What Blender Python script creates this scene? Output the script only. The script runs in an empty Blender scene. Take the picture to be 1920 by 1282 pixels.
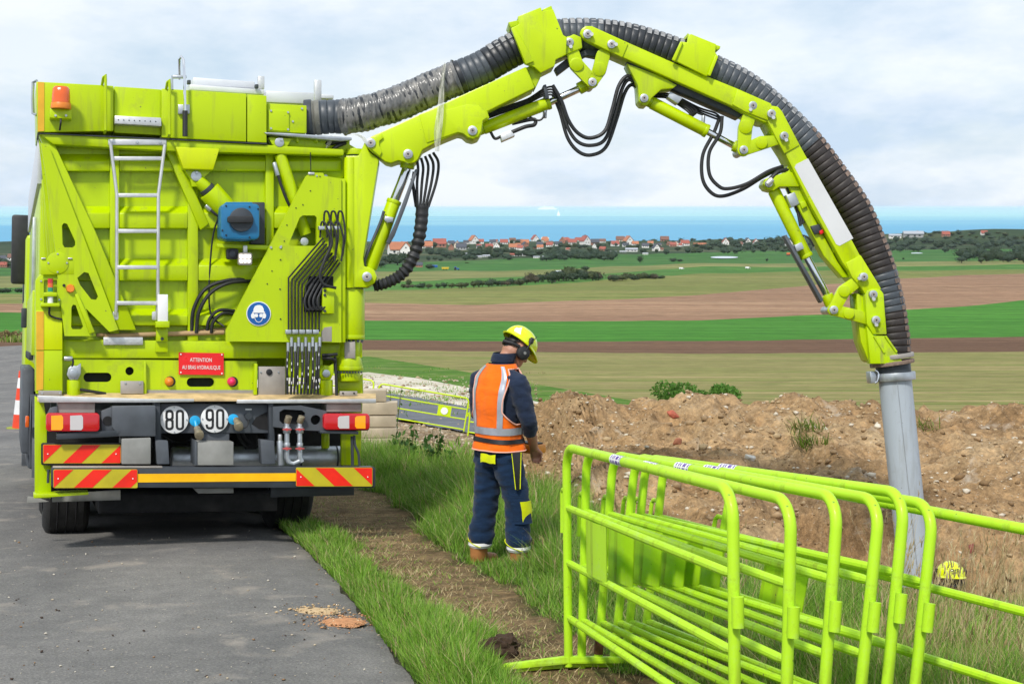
import bpy, bmesh, math, random
import numpy as np
from mathutils import Vector, Matrix, noise
from mathutils.geometry import tessellate_polygon

# ------------------------------------------------------------------ camera, sky, sun, exposure
scn = bpy.context.scene
COL = scn.collection
FPX, CX, CY = 3070.0, 960.0, 641.0            # focal length and centre in photo pixels (1920 wide)
PITCH = math.atan(253.0 / FPX)
SP, CP = math.sin(PITCH), math.cos(PITCH)
CAM = Vector((0, 0, 1.6))
cam_d = bpy.data.cameras.new('camera')
cam_d.sensor_width = 36.0
cam_d.lens = 36.0 * FPX / 1920.0
cam_d.clip_start = 0.1
cam_d.clip_end = 120000.0
cam = bpy.data.objects.new('camera', cam_d)
COL.objects.link(cam)
cam.location = CAM
cam.rotation_euler = (math.pi / 2 - PITCH, 0, 0)
scn.camera = cam

SUN_EL, SUN_AZ = math.radians(50), math.radians(-158)   # azimuth measured from +Y towards +X: behind the camera, to its left
world = bpy.data.worlds.new('World')
scn.world = world
world.use_nodes = True
wn, wl = world.node_tree.nodes, world.node_tree.links
wn.clear()
w_out = wn.new('ShaderNodeOutputWorld')
w_bg = wn.new('ShaderNodeBackground'); w_bg.inputs['Strength'].default_value = 0.105
w_sky = wn.new('ShaderNodeTexSky'); w_sky.sky_type = 'NISHITA'; w_sky.sun_disc = False
w_sky.sun_elevation = SUN_EL; w_sky.sun_rotation = SUN_AZ % (2 * math.pi)
w_sky.air_density = 1.0; w_sky.dust_density = 0.6; w_sky.ozone_density = 1.5
w_tc = wn.new('ShaderNodeTexCoord')
w_sep = wn.new('ShaderNodeSeparateXYZ'); wl.new(w_tc.outputs['Generated'], w_sep.inputs[0])
def wmath(op, a, b=None, c=None):
    n = wn.new('ShaderNodeMath'); n.operation = op
    for i, v in enumerate((a, b, c)):
        if v is None: continue
        if isinstance(v, (int, float)): n.inputs[i].default_value = v
        else: wl.new(v, n.inputs[i])
    return n.outputs[0]
# clouds: noise on the direction, flattened towards the horizon as a layer seen from below
w_h = wmath('ADD', wmath('MAXIMUM', w_sep.outputs[2], 0.0), 0.34)
w_cx = wmath('DIVIDE', w_sep.outputs[0], w_h)
w_cy = wmath('DIVIDE', w_sep.outputs[1], w_h)
w_cmb = wn.new('ShaderNodeCombineXYZ')
wl.new(w_cx, w_cmb.inputs[0]); wl.new(w_cy, w_cmb.inputs[1]); wl.new(w_sep.outputs[2], w_cmb.inputs[2])
w_n1 = wn.new('ShaderNodeTexNoise'); w_n1.inputs['Scale'].default_value = 2.3; w_n1.inputs['Detail'].default_value = 9
w_n1.inputs['Roughness'].default_value = 0.55; w_n1.inputs['Distortion'].default_value = 0.25
w_mp = wn.new('ShaderNodeMapping'); w_mp.inputs['Location'].default_value = (3.1, 1.7, 0.4); w_mp.inputs['Scale'].default_value = (1.5, 1.25, 4.5)
wl.new(w_cmb.outputs[0], w_mp.inputs[0]); wl.new(w_mp.outputs[0], w_n1.inputs['Vector'])
w_rmp = wn.new('ShaderNodeValToRGB')
w_rmp.color_ramp.elements[0].position = 0.42; w_rmp.color_ramp.elements[0].color = (0.78, 0.78, 0.78, 1)
w_rmp.color_ramp.elements[1].position = 0.58; w_rmp.color_ramp.elements[1].color = (1, 1, 1, 1)
wl.new(w_n1.outputs['Fac'], w_rmp.inputs[0])
# cloud brightness with soft grey undersides
w_n2 = wn.new('ShaderNodeTexNoise'); w_n2.inputs['Scale'].default_value = 1.6; w_n2.inputs['Detail'].default_value = 9; w_n2.inputs['Roughness'].default_value = 0.58
w_mp2 = wn.new('ShaderNodeMapping'); w_mp2.inputs['Location'].default_value = (-2.0, 5.0, 1.0); w_mp2.inputs['Scale'].default_value = (1.9, 1.4, 6.5)
wl.new(w_cmb.outputs[0], w_mp2.inputs[0]); wl.new(w_mp2.outputs[0], w_n2.inputs['Vector'])
w_r2 = wn.new('ShaderNodeValToRGB')
w_r2.color_ramp.elements[0].position = 0.34; w_r2.color_ramp.elements[0].color = (5.3, 6.5, 7.9, 1)
w_r2.color_ramp.elements[1].position = 0.58; w_r2.color_ramp.elements[1].color = (8.0, 8.5, 9.1, 1)
wl.new(w_n2.outputs['Fac'], w_r2.inputs[0])
w_mix = wn.new('ShaderNodeMixRGB'); w_mix.blend_type = 'MIX'
w_low = wn.new('ShaderNodeMapRange'); w_low.inputs['From Min'].default_value = 0.02; w_low.inputs['From Max'].default_value = 0.16; w_low.inputs['To Min'].default_value = 0.93; w_low.inputs['To Max'].default_value = 0.0
wl.new(w_sep.outputs[2], w_low.inputs['Value'])
w_cov = wmath('MAXIMUM', w_rmp.outputs[0], w_low.outputs[0])
wl.new(w_cov, w_mix.inputs[0]); wl.new(w_sky.outputs[0], w_mix.inputs[1]); wl.new(w_r2.outputs[0], w_mix.inputs[2])
wl.new(w_mix.outputs[0], w_bg.inputs['Color']); wl.new(w_bg.outputs[0], w_out.inputs['Surface'])

sun_d = bpy.data.lights.new('sun', 'SUN'); sun_d.energy = 3.1; sun_d.angle = math.radians(7.0); sun_d.color = (1.0, 0.955, 0.88)
sun = bpy.data.objects.new('sun', sun_d); COL.objects.link(sun)
sun_dir = Vector((math.sin(SUN_AZ) * math.cos(SUN_EL), math.cos(SUN_AZ) * math.cos(SUN_EL), math.sin(SUN_EL)))
sun.rotation_euler = sun_dir.to_track_quat('Z', 'Y').to_euler()
sun.location = (-8, -10, 20)

scn.view_settings.view_transform = 'Standard'
scn.view_settings.look = 'None'
scn.view_settings.exposure = 0.18
scn.view_settings.gamma = 1.0
scn.view_settings.use_curve_mapping = False
scn.cycles.max_bounces = 6
scn.cycles.diffuse_bounces = 3
scn.cycles.glossy_bounces = 3
scn.cycles.transparent_max_bounces = 8
scn.cycles.use_denoising = True
scn.cycles.volume_bounces = 1
scn.cycles.volume_step_rate = 4.0

rnd = random.Random(7)
nrng = np.random.default_rng(11)

# ------------------------------------------------------------------ projection helpers (photo pixel <-> place)
def ray(px, py):
    x = (px - CX) / FPX; v = -(py - CY) / FPX
    return Vector((x, CP + v * SP, -SP + v * CP))
def P(px, py, d):
    return CAM + ray(px, py) * d

def interp(tab, v):
    if v <= tab[0][0]: return tab[0][1]
    for (a, b), (c, d) in zip(tab, tab[1:]):
        if v <= c:
            return b + (d - b) * (v - a) / (c - a)
    return tab[-1][1]
def smooth(a, b, v):
    t = min(1.0, max(0.0, (v - a) / (b - a)))
    return t * t * (3 - 2 * t)
def mono(tab):
    xs = np.array([t[0] for t in tab], float); ys = np.array([t[1] for t in tab], float)
    h = np.diff(xs); dl = np.diff(ys) / h
    m = np.concatenate([[dl[0]], (dl[:-1] + dl[1:]) / 2, [dl[-1]]])
    for i in range(len(dl)):
        if abs(dl[i]) < 1e-9: m[i] = m[i + 1] = 0
    def f(v):
        v = min(max(v, xs[0]), xs[-1]); i = min(int(np.searchsorted(xs, v, 'right') - 1), len(xs) - 2)
        t = (v - xs[i]) / h[i]; t2, t3 = t * t, t * t * t
        return (2*t3-3*t2+1)*ys[i] + (t3-2*t2+t)*h[i]*m[i] + (-2*t3+3*t2)*ys[i+1] + (t3-t2)*h[i]*m[i+1]
    return f
# drop below the camera along the valley (right of the road) and along the road itself
DROP_R = mono([(-10, 0.80), (0, 1.58), (5, 2.03), (10, 2.53), (13, 2.84), (20, 3.50), (26, 4.1), (40, 5.6), (60, 7.2), (100, 10.2), (180, 15.4), (300, 20.7),
               (420, 24.2), (600, 28.7), (850, 33.8), (1100, 36.8), (1600, 41.5), (2000, 43.8), (2150, 45.8), (2600, 50)])
TAN = math.tan(PITCH)
def drop_l(y):
    a = 1.555 + TAN * (y + 0.128)
    if y < 50: return a
    return DROP_L(y)
DROP_L = mono([(40, 1.555 + TAN * 40.13), (50, 1.555 + TAN * 50.13), (70, 7.1), (100, 8.35), (150, 12.2), (220, 17.0), (300, 20.7), (420, 24.2)])
EDGE = [(-10, 3.6), (0, 1.45), (3, 0.72), (5.5, 0.05), (7.47, -0.40), (10.4, -1.05), (12, -1.45), (14.8, -2.22), (20, -3.80), (200, -3.80 - 0.3085 * 180)]
def road_edge(y): return interp(EDGE, y)
def T(x, y):
    e = road_edge(y)
    t = smooth(-0.1, 5.0 + 0.10 * max(y, 0), x - e)
    if y > 420: z = DROP_R(y)
    else: z = drop_l(y) * (1 - t) + DROP_R(y) * t
    h = 1.6 - z
    if y > 1300:                                  # dunes along the coast, higher to the right
        px = CX + x / (y * CP) * FPX
        amp = interp([(-200, 2.0), (700, 0.5), (1150, 2.0), (1400, 4.0), (1650, 10.5), (1760, 13.0), (1850, 17.5), (2300, 19.0)], px)
        h += amp * math.exp(-((y - 1960) / 110.0) ** 2)
    return h
def ground_hit(px, py, y0=1.5, y1=2150.0):
    r = ray(px, py)
    def g(y):
        p = CAM + r * (y / r.y)
        return p.z - T(p.x, y)
    a = y0; st = 1.06
    if g(a) < 0: return CAM + r * (a / r.y)
    while a < y1:
        b = min(a * st, y1 + 1)
        if g(b) < 0:
            for _ in range(40):
                m = (a + b) / 2
                if g(m) < 0: b = m
                else: a = m
            break
        a = b
    p = CAM + r * (a / r.y)
    p.z = T(p.x, p.y)
    return p

# ------------------------------------------------------------------ materials
def new_mat(name):
    m = bpy.data.materials.new(name); m.use_nodes = True
    nt = m.node_tree
    b = nt.nodes['Principled BSDF']
    return m, nt, b
def c4(c): return (c[0], c[1], c[2], 1.0)
def node(nt, t, **kw):
    n = nt.nodes.new(t)
    for k, v in kw.items(): setattr(n, k, v)
    return n
def coords(nt, kind='Object', scale=(1, 1, 1), rot=(0, 0, 0)):
    tc = node(nt, 'ShaderNodeTexCoord'); mp = node(nt, 'ShaderNodeMapping')
    mp.inputs['Scale'].default_value = scale; mp.inputs['Rotation'].default_value = rot
    nt.links.new(tc.outputs[kind], mp.inputs[0])
    return mp.outputs[0]
def noise_node(nt, vec, scale, detail=4, rough=0.55, dist=0.0):
    n = node(nt, 'ShaderNodeTexNoise')
    n.inputs['Scale'].default_value = scale; n.inputs['Detail'].default_value = detail
    n.inputs['Roughness'].default_value = rough; n.inputs['Distortion'].default_value = dist
    if vec is not None: nt.links.new(vec, n.inputs['Vector'])
    return n.outputs['Fac']
def ramp(nt, fac, stops):
    r = node(nt, 'ShaderNodeValToRGB'); e = r.color_ramp.elements
    while len(e) < len(stops): e.new(0.5)
    for i, (p, c) in enumerate(stops):
        e[i].position = p; e[i].color = c4(c) if not isinstance(c, float) else (c, c, c, 1)
    nt.links.new(fac, r.inputs[0]); return r.outputs[0]
def mixc(nt, fac, a, b, mode='MIX'):
    n = node(nt, 'ShaderNodeMixRGB', blend_type=mode)
    for i, v in enumerate((fac, a, b)):
        if isinstance(v, (int, float)): n.inputs[i].default_value = v
        elif isinstance(v, tuple): n.inputs[i].default_value = c4(v)
        else: nt.links.new(v, n.inputs[i])
    return n.outputs[0]
def bump(nt, b, h, strength=0.3, dist=0.01):
    n = node(nt, 'ShaderNodeBump'); n.inputs['Strength'].default_value = strength; n.inputs['Distance'].default_value = dist
    nt.links.new(h, n.inputs['Height']); nt.links.new(n.outputs[0], b.inputs['Normal'])
def m_simple(name, col, rough=0.5, metal=0.0, var=0.12, scale=6.0, bumpy=0.0, coat=0.0, spec=0.5):
    """A surface of one colour with faint unevenness in tone and gloss."""
    m, nt, b = new_mat(name)
    v = coords(nt)
    f = noise_node(nt, v, scale, 5)
    dark = tuple(c * (1 - var) for c in col); lite = tuple(min(1, c * (1 + var)) for c in col)
    nt.links.new(ramp(nt, f, [(0.3, dark), (0.7, lite)]), b.inputs['Base Color'])
    r = ramp(nt, noise_node(nt, v, scale * 2.3, 4), [(0.3, max(0.02, rough - 0.08)), (0.7, min(1.0, rough + 0.1))])
    nt.links.new(r, b.inputs['Roughness'])
    b.inputs['Metallic'].default_value = metal; b.inputs['Specular IOR Level'].default_value = spec
    if coat: b.inputs['Coat Weight'].default_value = coat; b.inputs['Coat Roughness'].default_value = 0.12
    if bumpy: bump(nt, b, noise_node(nt, v, scale * 8, 5), bumpy, 0.004)
    return m
def m_paint(name, col, dirt=(0.16, 0.13, 0.07), dirt_amt=0.35, rough=0.32):
    """Machine paint: clear coat, faint waviness, dusty streaks running down and small chips."""
    m, nt, b = new_mat(name)
    v = coords(nt); vs = coords(nt, scale=(7, 7, 0.8))
    f = noise_node(nt, v, 1.7, 4)
    base = ramp(nt, f, [(0.3, tuple(c * 0.93 for c in col)), (0.7, tuple(min(1, c * 1.05) for c in col))])
    streak = ramp(nt, noise_node(nt, vs, 2.2, 6, 0.62), [(0.54, 0.0), (0.80, dirt_amt)])
    blot = ramp(nt, noise_node(nt, v, 3.1, 9, 0.72), [(0.56, 0.0), (0.76, dirt_amt * 1.1)])
    d = node(nt, 'ShaderNodeMath', operation='MAXIMUM'); nt.links.new(streak, d.inputs[0]); nt.links.new(blot, d.inputs[1])
    c1 = mixc(nt, d.outputs[0], base, dirt)
    chip = ramp(nt, noise_node(nt, v, 34.0, 3, 0.5), [(0.735, 0.0), (0.75, 0.75)])
    c2 = mixc(nt, chip, c1, (0.07, 0.065, 0.05))
    nt.links.new(c2, b.inputs['Base Color'])
    nt.links.new(ramp(nt, d.outputs[0], [(0.0, rough), (0.4, 0.7)]), b.inputs['Roughness'])
    b.inputs['Coat Weight'].default_value = 0.10; b.inputs['Coat Roughness'].default_value = 0.15; b.inputs['Specular IOR Level'].default_value = 0.3
    bump(nt, b, noise_node(nt, v, 2.6, 3), 0.06, 0.02)
    return m

M = {}
LIME = (0.445, 0.60, 0.0)
M['lime'] = m_paint('lime_paint', LIME, dirt_amt=0.44)
M['lime_lit'] = m_paint('lime_paint_lit', (0.49, 0.65, 0.0), dirt_amt=0.42)  # same lime paint, lightened for the stronger light on the boom
M['lime_muddy'] = m_paint('lime_paint_muddy', (0.46, 0.655, 0.0), dirt=(0.20, 0.15, 0.10), dirt_amt=1.0, rough=0.4)
M['yellow_paint'] = m_paint('pale_yellow_paint', (0.60, 0.71, 0.0), dirt_amt=0.2)
M['amber_tape'] = m_simple('amber_reflective_tape', (0.72, 0.40, 0.02), 0.4)
M['steel'] = m_simple('galvanised_steel', (0.50, 0.53, 0.56), 0.42, 0.85, 0.2, 9)
M['chrome'] = m_simple('chrome_rod', (0.75, 0.76, 0.78), 0.16, 1.0, 0.05)
M['alu'] = m_simple('brushed_aluminium', (0.66, 0.66, 0.66), 0.42, 0.75, 0.1, 12)
M['alu_white'] = m_simple('pale_anodised_aluminium', (0.60, 0.62, 0.65), 0.45, 0.2, 0.06, 5)
M['dark'] = m_simple('dark_grey_paint', (0.035, 0.042, 0.052), 0.48, 0.0, 0.3, 5, 0.1)
M['chassis'] = m_simple('chassis_grey', (0.075, 0.085, 0.10), 0.5, 0.0, 0.3, 4, 0.1)
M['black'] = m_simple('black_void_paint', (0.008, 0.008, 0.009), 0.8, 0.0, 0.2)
M['rubber'] = m_simple('black_rubber', (0.016, 0.017, 0.019), 0.55, 0.0, 0.3, 12, 0.2)
M['tyre'] = m_simple('dusty_tyre_rubber', (0.017, 0.0165, 0.016), 0.85, 0.0, 0.4, 10, 0.4)
M['grey_plate'] = m_simple('worn_grey_plate', (0.36, 0.33, 0.30), 0.5, 0.35, 0.2, 5, 0.1)
M['grey_box'] = m_simple('grey_weathered_box', (0.26, 0.26, 0.245), 0.6, 0.1, 0.25, 5, 0.15)
M['ply'] = m_simple('worn_plywood', (0.55, 0.40, 0.20), 0.8, 0.0, 0.35, 7, 0.2)
M['red_sign'] = m_simple('red_sign_face', (0.76, 0.012, 0.015), 0.35)
M['white'] = m_simple('white_face', (0.80, 0.80, 0.80), 0.4, 0, 0.03)
M['panel'] = m_simple('white_reflective_panel', (0.62, 0.63, 0.64), 0.45, 0, 0.05, 3)
M['ink'] = m_simple('black_ink', (0.012, 0.012, 0.014), 0.5)
M['blue_sign'] = m_simple('blue_sign_face', (0.004, 0.10, 0.36), 0.35)
M['blue_plastic'] = m_simple('blue_plastic', (0.012, 0.15, 0.32), 0.38)
M['cyan_plastic'] = m_simple('cyan_cap_plastic', (0.01, 0.35, 0.66), 0.35)
M['red_refl'] = m_simple('red_reflective', (0.80, 0.018, 0.006), 0.35)
M['olive_refl'] = m_simple('yellow_reflective', (0.50, 0.42, 0.015), 0.35)
M['amber_band'] = m_simple('amber_band', (0.95, 0.48, 0.0), 0.35)
M['mag'] = m_simple('pink_plug', (0.75, 0.02, 0.12), 0.4)
M['orange_plug'] = m_simple('orange_plug', (0.75, 0.22, 0.02), 0.4)
M['brass'] = m_simple('weathered_brass', (0.42, 0.36, 0.25), 0.45, 0.7, 0.3, 20, 0.3)
M['redhandle'] = m_simple('red_valve_handle', (0.45, 0.07, 0.07), 0.5)
def m_lens(name, col, emit=0.0, scale=90.0):
    m, nt, b = new_mat(name)
    v = coords(nt)
    w = node(nt, 'ShaderNodeTexWave'); w.inputs['Scale'].default_value = scale; nt.links.new(v, w.inputs['Vector'])
    nt.links.new(ramp(nt, w.outputs['Fac'], [(0.2, tuple(c * 0.75 for c in col)), (0.8, col)]), b.inputs['Base Color'])
    b.inputs['Roughness'].default_value = 0.15; b.inputs['Coat Weight'].default_value = 0.6
    if emit:
        b.inputs['Emission Color'].default_value = c4(col); b.inputs['Emission Strength'].default_value = emit
    bump(nt, b, w.outputs['Fac'], 0.25, 0.002)
    return m
M['lens_red'] = m_lens('red_lens', (0.62, 0.008, 0.015))
M['lens_amber'] = m_lens('amber_lens', (0.95, 0.36, 0.0), 0.25)
M['lens_white'] = m_lens('clear_lens', (0.66, 0.62, 0.62))
M['lens_orange'] = m_lens('orange_beacon_lens', (0.86, 0.13, 0.006), 0, 40)
M['lens_green'] = m_lens('green_lens', (0.0, 0.30, 0.15))
M['lamp_on'] = m_lens('lit_lamp_lens', (1.0, 0.98, 0.92), 6.0)
M['lamp_on'].node_tree.nodes['Principled BSDF'].inputs['Emission Color'].default_value = (1, 0.97, 0.9, 1)

# ------------------------------------------------------------------ mesh builder
class MB:
    def __init__(s): s.v = []; s.f = []; s.mi = []
    def add(s, vs, fs, mi=0):
        o = len(s.v); s.v += [tuple(v) for v in vs]; s.f += [tuple(o + i for i in f) for f in fs]; s.mi += [mi] * len(fs); return s
    def prism(s, pts, ext, mi=0):
        n = len(pts); a = [Vector(p) for p in pts]; b = [p + ext for p in a]
        s.add(a + b, [tuple(range(n)), tuple(range(2 * n - 1, n - 1, -1))] + [(i, (i + 1) % n, n + (i + 1) % n, n + i) for i in range(n)], mi); return s
    def holed(s, loops, ext, mi=0):
        flat = [Vector(p) for l in loops for p in l]; N = len(flat)
        tr = tessellate_polygon([[Vector(p) for p in l] for l in loops])
        fs = [tuple(t) for t in tr] + [tuple(N + i for i in t[::-1]) for t in tr]
        o = 0
        for l in loops:
            n = len(l)
            fs += [(o + i, o + (i + 1) % n, N + o + (i + 1) % n, N + o + i) for i in range(n)]; o += n
        s.add(flat + [p + ext for p in flat], fs, mi); return s
    def box(s, c, sz, M3=None, mi=0):
        c = Vector(c); h = [q / 2 for q in sz]
        vs = [Vector((x * h[0], y * h[1], z * h[2])) for x in (-1, 1) for y in (-1, 1) for z in (-1, 1)]
        if M3 is not None: vs = [M3 @ q for q in vs]
        s.add([c + q for q in vs], [(0, 1, 3, 2), (4, 6, 7, 5), (0, 4, 5, 1), (2, 3, 7, 6), (0, 2, 6, 4), (1, 5, 7, 3)], mi); return s
    def tube(s, pts, r, n=8, caps=True, mi=0, closed=False):
        pts = [Vector(p) for p in pts]; k = len(pts)
        rr = r if isinstance(r, (list, tuple)) else [r] * k
        tg = []
        for i in range(k):
            a = pts[i - 1] if (i > 0 or closed) else pts[i]; b = pts[(i + 1) % k] if (i < k - 1 or closed) else pts[i]
            t = b - a; tg.append(t.normalized() if t.length > 1e-9 else Vector((0, 0, 1)))
        up = Vector((0, 0, 1)) if abs(tg[0].z) < 0.9 else Vector((1, 0, 0))
        nrm = (up - tg[0] * up.dot(tg[0])).normalized(); vs = []
        for i in range(k):
            nrm = (nrm - tg[i] * nrm.dot(tg[i]))
            nrm = nrm.normalized() if nrm.length > 1e-6 else tg[i].orthogonal().normalized()
            bn = tg[i].cross(nrm)
            for j in range(n):
                a = 2 * math.pi * j / n
                vs.append(pts[i] + (nrm * math.cos(a) + bn * math.sin(a)) * rr[i])
        fs = [(i * n + j, i * n + (j + 1) % n, (i + 1) * n + (j + 1) % n, (i + 1) * n + j) for i in range(k - 1) for j in range(n)]
        if closed: fs += [((k - 1) * n + j, (k - 1) * n + (j + 1) % n, (j + 1) % n, j) for j in range(n)]
        elif caps: fs += [tuple(range(n - 1, -1, -1)), tuple((k - 1) * n + j for j in range(n))]
        s.add(vs, fs, mi); return s
    def cyl(s, a, b, r, r2=None, n=16, mi=0):
        return s.tube([a, b], [r, r if r2 is None else r2], n, True, mi)
    def build(s, name, mat, parent=None, bevel=0.0, ang=35, seg=2, smooth=True):
        me = bpy.data.meshes.new(name); me.from_pydata(s.v, [], s.f)
        mats = mat if isinstance(mat, (list, tuple)) else [mat]
        for m in mats: me.materials.append(m)
        if len(mats) > 1: me.polygons.foreach_set('material_index', s.mi)
        bm = bmesh.new(); bm.from_mesh(me)
        bmesh.ops.recalc_face_normals(bm, faces=bm.faces)
        if bevel > 0:
            es = [e for e in bm.edges if len(e.link_faces) == 2 and e.calc_face_angle(0) > math.radians(30)]
            bmesh.ops.bevel(bm, geom=es, offset=bevel, segments=seg, affect='EDGES', clamp_overlap=True, profile=0.5)
        bm.to_mesh(me); bm.free()
        if smooth:
            me.polygons.foreach_set('use_smooth', [True] * len(me.polygons)); me.set_sharp_from_angle(angle=math.radians(ang))
        o = bpy.data.objects.new(name, me); COL.objects.link(o)
        if parent is not None: o.parent = parent
        return o
def tag(o, label=None, cat=None, group=None, kind=None):
    if label: o['label'] = label
    if cat: o['category'] = cat
    if group: o['group'] = group
    if kind: o['kind'] = kind
    return o
def empty(name, loc=(0, 0, 0), label=None, cat=None, group=None):
    o = bpy.data.objects.new(name, None); COL.objects.link(o); o.location = loc; o.empty_display_size = 0.2
    return tag(o, label, cat, group)
def copy_tree(o, parent=None):
    c = o.copy(); COL.objects.link(c)
    if parent is not None: c.parent = parent
    for ch in list(o.children): copy_tree(ch, c)
    return c
def mesh_np(name, V, F, mat, parent=None, col=None, smooth=False):
    """Mesh from numpy arrays (triangles or quads), with an optional colour per vertex."""
    me = bpy.data.meshes.new(name); k = F.shape[1]
    me.vertices.add(len(V)); me.vertices.foreach_set('co', V.astype(np.float32).ravel())
    me.loops.add(F.size); me.loops.foreach_set('vertex_index', F.astype(np.int32).ravel())
    me.polygons.add(len(F)); me.polygons.foreach_set('loop_start', np.arange(0, F.size, k, dtype=np.int32))
    if col is not None:
        a = me.color_attributes.new('tint', 'FLOAT_COLOR', 'POINT')
        a.data.foreach_set('color', np.concatenate([col, np.ones((len(col), 1))], 1).astype(np.float32).ravel())
    me.update(calc_edges=True)
    if smooth: me.polygons.foreach_set('use_smooth', [True] * len(F))
    if mat is not None:
        for m in (mat if isinstance(mat, (list, tuple)) else [mat]): me.materials.append(m)
    o = bpy.data.objects.new(name, me); COL.objects.link(o)
    if parent is not None: o.parent = parent
    return o
def circ(cx, cy, rx, ry=None, n=20, a0=0, a1=360):
    ry = rx if ry is None else ry
    full = abs(a1 - a0) >= 360
    return [(cx + rx * math.cos(math.radians(a0 + (a1 - a0) * i / (n if full else n - 1))), cy + ry * math.sin(math.radians(a0 + (a1 - a0) * i / (n if full else n - 1)))) for i in range(n)]
def rrect(x0, y0, x1, y1, r, n=5):
    out = []
    for cx, cy, a in ((x1 - r, y1 - r, 0), (x0 + r, y1 - r, 90), (x0 + r, y0 + r, 180), (x1 - r, y0 + r, 270)):
        out += [(cx + r * math.cos(math.radians(a + 90 * i / n)), cy + r * math.sin(math.radians(a + 90 * i / n))) for i in range(n + 1)]
    return out
def chaikin(pts, it=2, closed=False):
    pts = [Vector(p) for p in pts]
    for _ in range(it):
        q = [] if closed else [pts[0]]
        for i in range(len(pts) if closed else len(pts) - 1):
            a, b = pts[i], pts[(i + 1) % len(pts)]
            q += [a * 0.75 + b * 0.25, a * 0.25 + b * 0.75]
        if not closed: q.append(pts[-1])
        pts = q
    return pts
def crom(pts, m=8):
    """Catmull-Rom through the points."""
    pts = [Vector(p) for p in pts]; q = [pts[0] * 2 - pts[1]] + pts + [pts[-1] * 2 - pts[-2]]; out = []
    for i in range(1, len(q) - 2):
        a, b, c, d = q[i - 1], q[i], q[i + 1], q[i + 2]
        for k in range(m):
            t = k / m
            out.append(0.5 * ((2 * b) + (c - a) * t + (2 * a - 5 * b + 4 * c - d) * t * t + (3 * b - a - 3 * c + d) * t ** 3))
    out.append(pts[-1]); return out
def text_mesh(body, size, mat, name='lettering', xs=1.0, parent=None, extrude=0.001):
    cu = bpy.data.curves.new(name, 'FONT'); cu.body = body; cu.size = size; cu.align_x = 'CENTER'; cu.align_y = 'CENTER'; cu.extrude = extrude
    ob = bpy.data.objects.new(name, cu); COL.objects.link(ob)
    dg = bpy.context.evaluated_depsgraph_get()
    me = bpy.data.meshes.new_from_object(ob.evaluated_get(dg)); bpy.data.objects.remove(ob); bpy.data.curves.remove(cu)
    for v in me.vertices: v.co.x *= xs
    me.materials.clear(); me.materials.append(mat)
    o = bpy.data.objects.new(name, me); COL.objects.link(o)
    if parent is not None: o.parent = parent
    return o
# ------------------------------------------------------------------ setting: fields, road, soil, sea
def m_field(name, a, b, c, sx=0.02, sy=0.25, speck=0.0, speck_col=(0.5, 0.45, 0.35), speck_scale=3.0, rot=0.0, patch=0.01, fs=1.3):
    m, nt, bs = new_mat(name)
    v = coords(nt, scale=(sx, sy, 0.02), rot=(0, 0, rot))
    f = noise_node(nt, v, 1.0, 6, 0.62, 0.3)
    base = ramp(nt, f, [(0.34, a), (0.50, b), (0.66, c)])
    g = noise_node(nt, coords(nt, scale=(patch, patch * 3, patch)), 1.0, 4, 0.55)
    base = mixc(nt, ramp(nt, g, [(0.35, 0.0), (0.7, 0.55)]), base, tuple(q * 0.72 for q in b))
    fine = noise_node(nt, coords(nt, scale=(1, 2.2, 1)), fs, 9, 0.78)
    base = mixc(nt, 0.85, base, ramp(nt, fine, [(0.28, (0.40, 0.40, 0.40)), (0.72, (1.55, 1.55, 1.55))]), 'MULTIPLY')
    if speck:
        s = noise_node(nt, coords(nt), speck_scale, 6, 0.7)
        base = mixc(nt, ramp(nt, s, [(0.56, 0.0), (0.72, speck)]), base, speck_col)
    nt.links.new(base, bs.inputs['Base Color'])
    bs.inputs['Roughness'].default_value = 0.95; bs.inputs['Specular IOR Level'].default_value = 0.1
    bump(nt, bs, fine, 0.5, 0.08)
    return m

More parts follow.
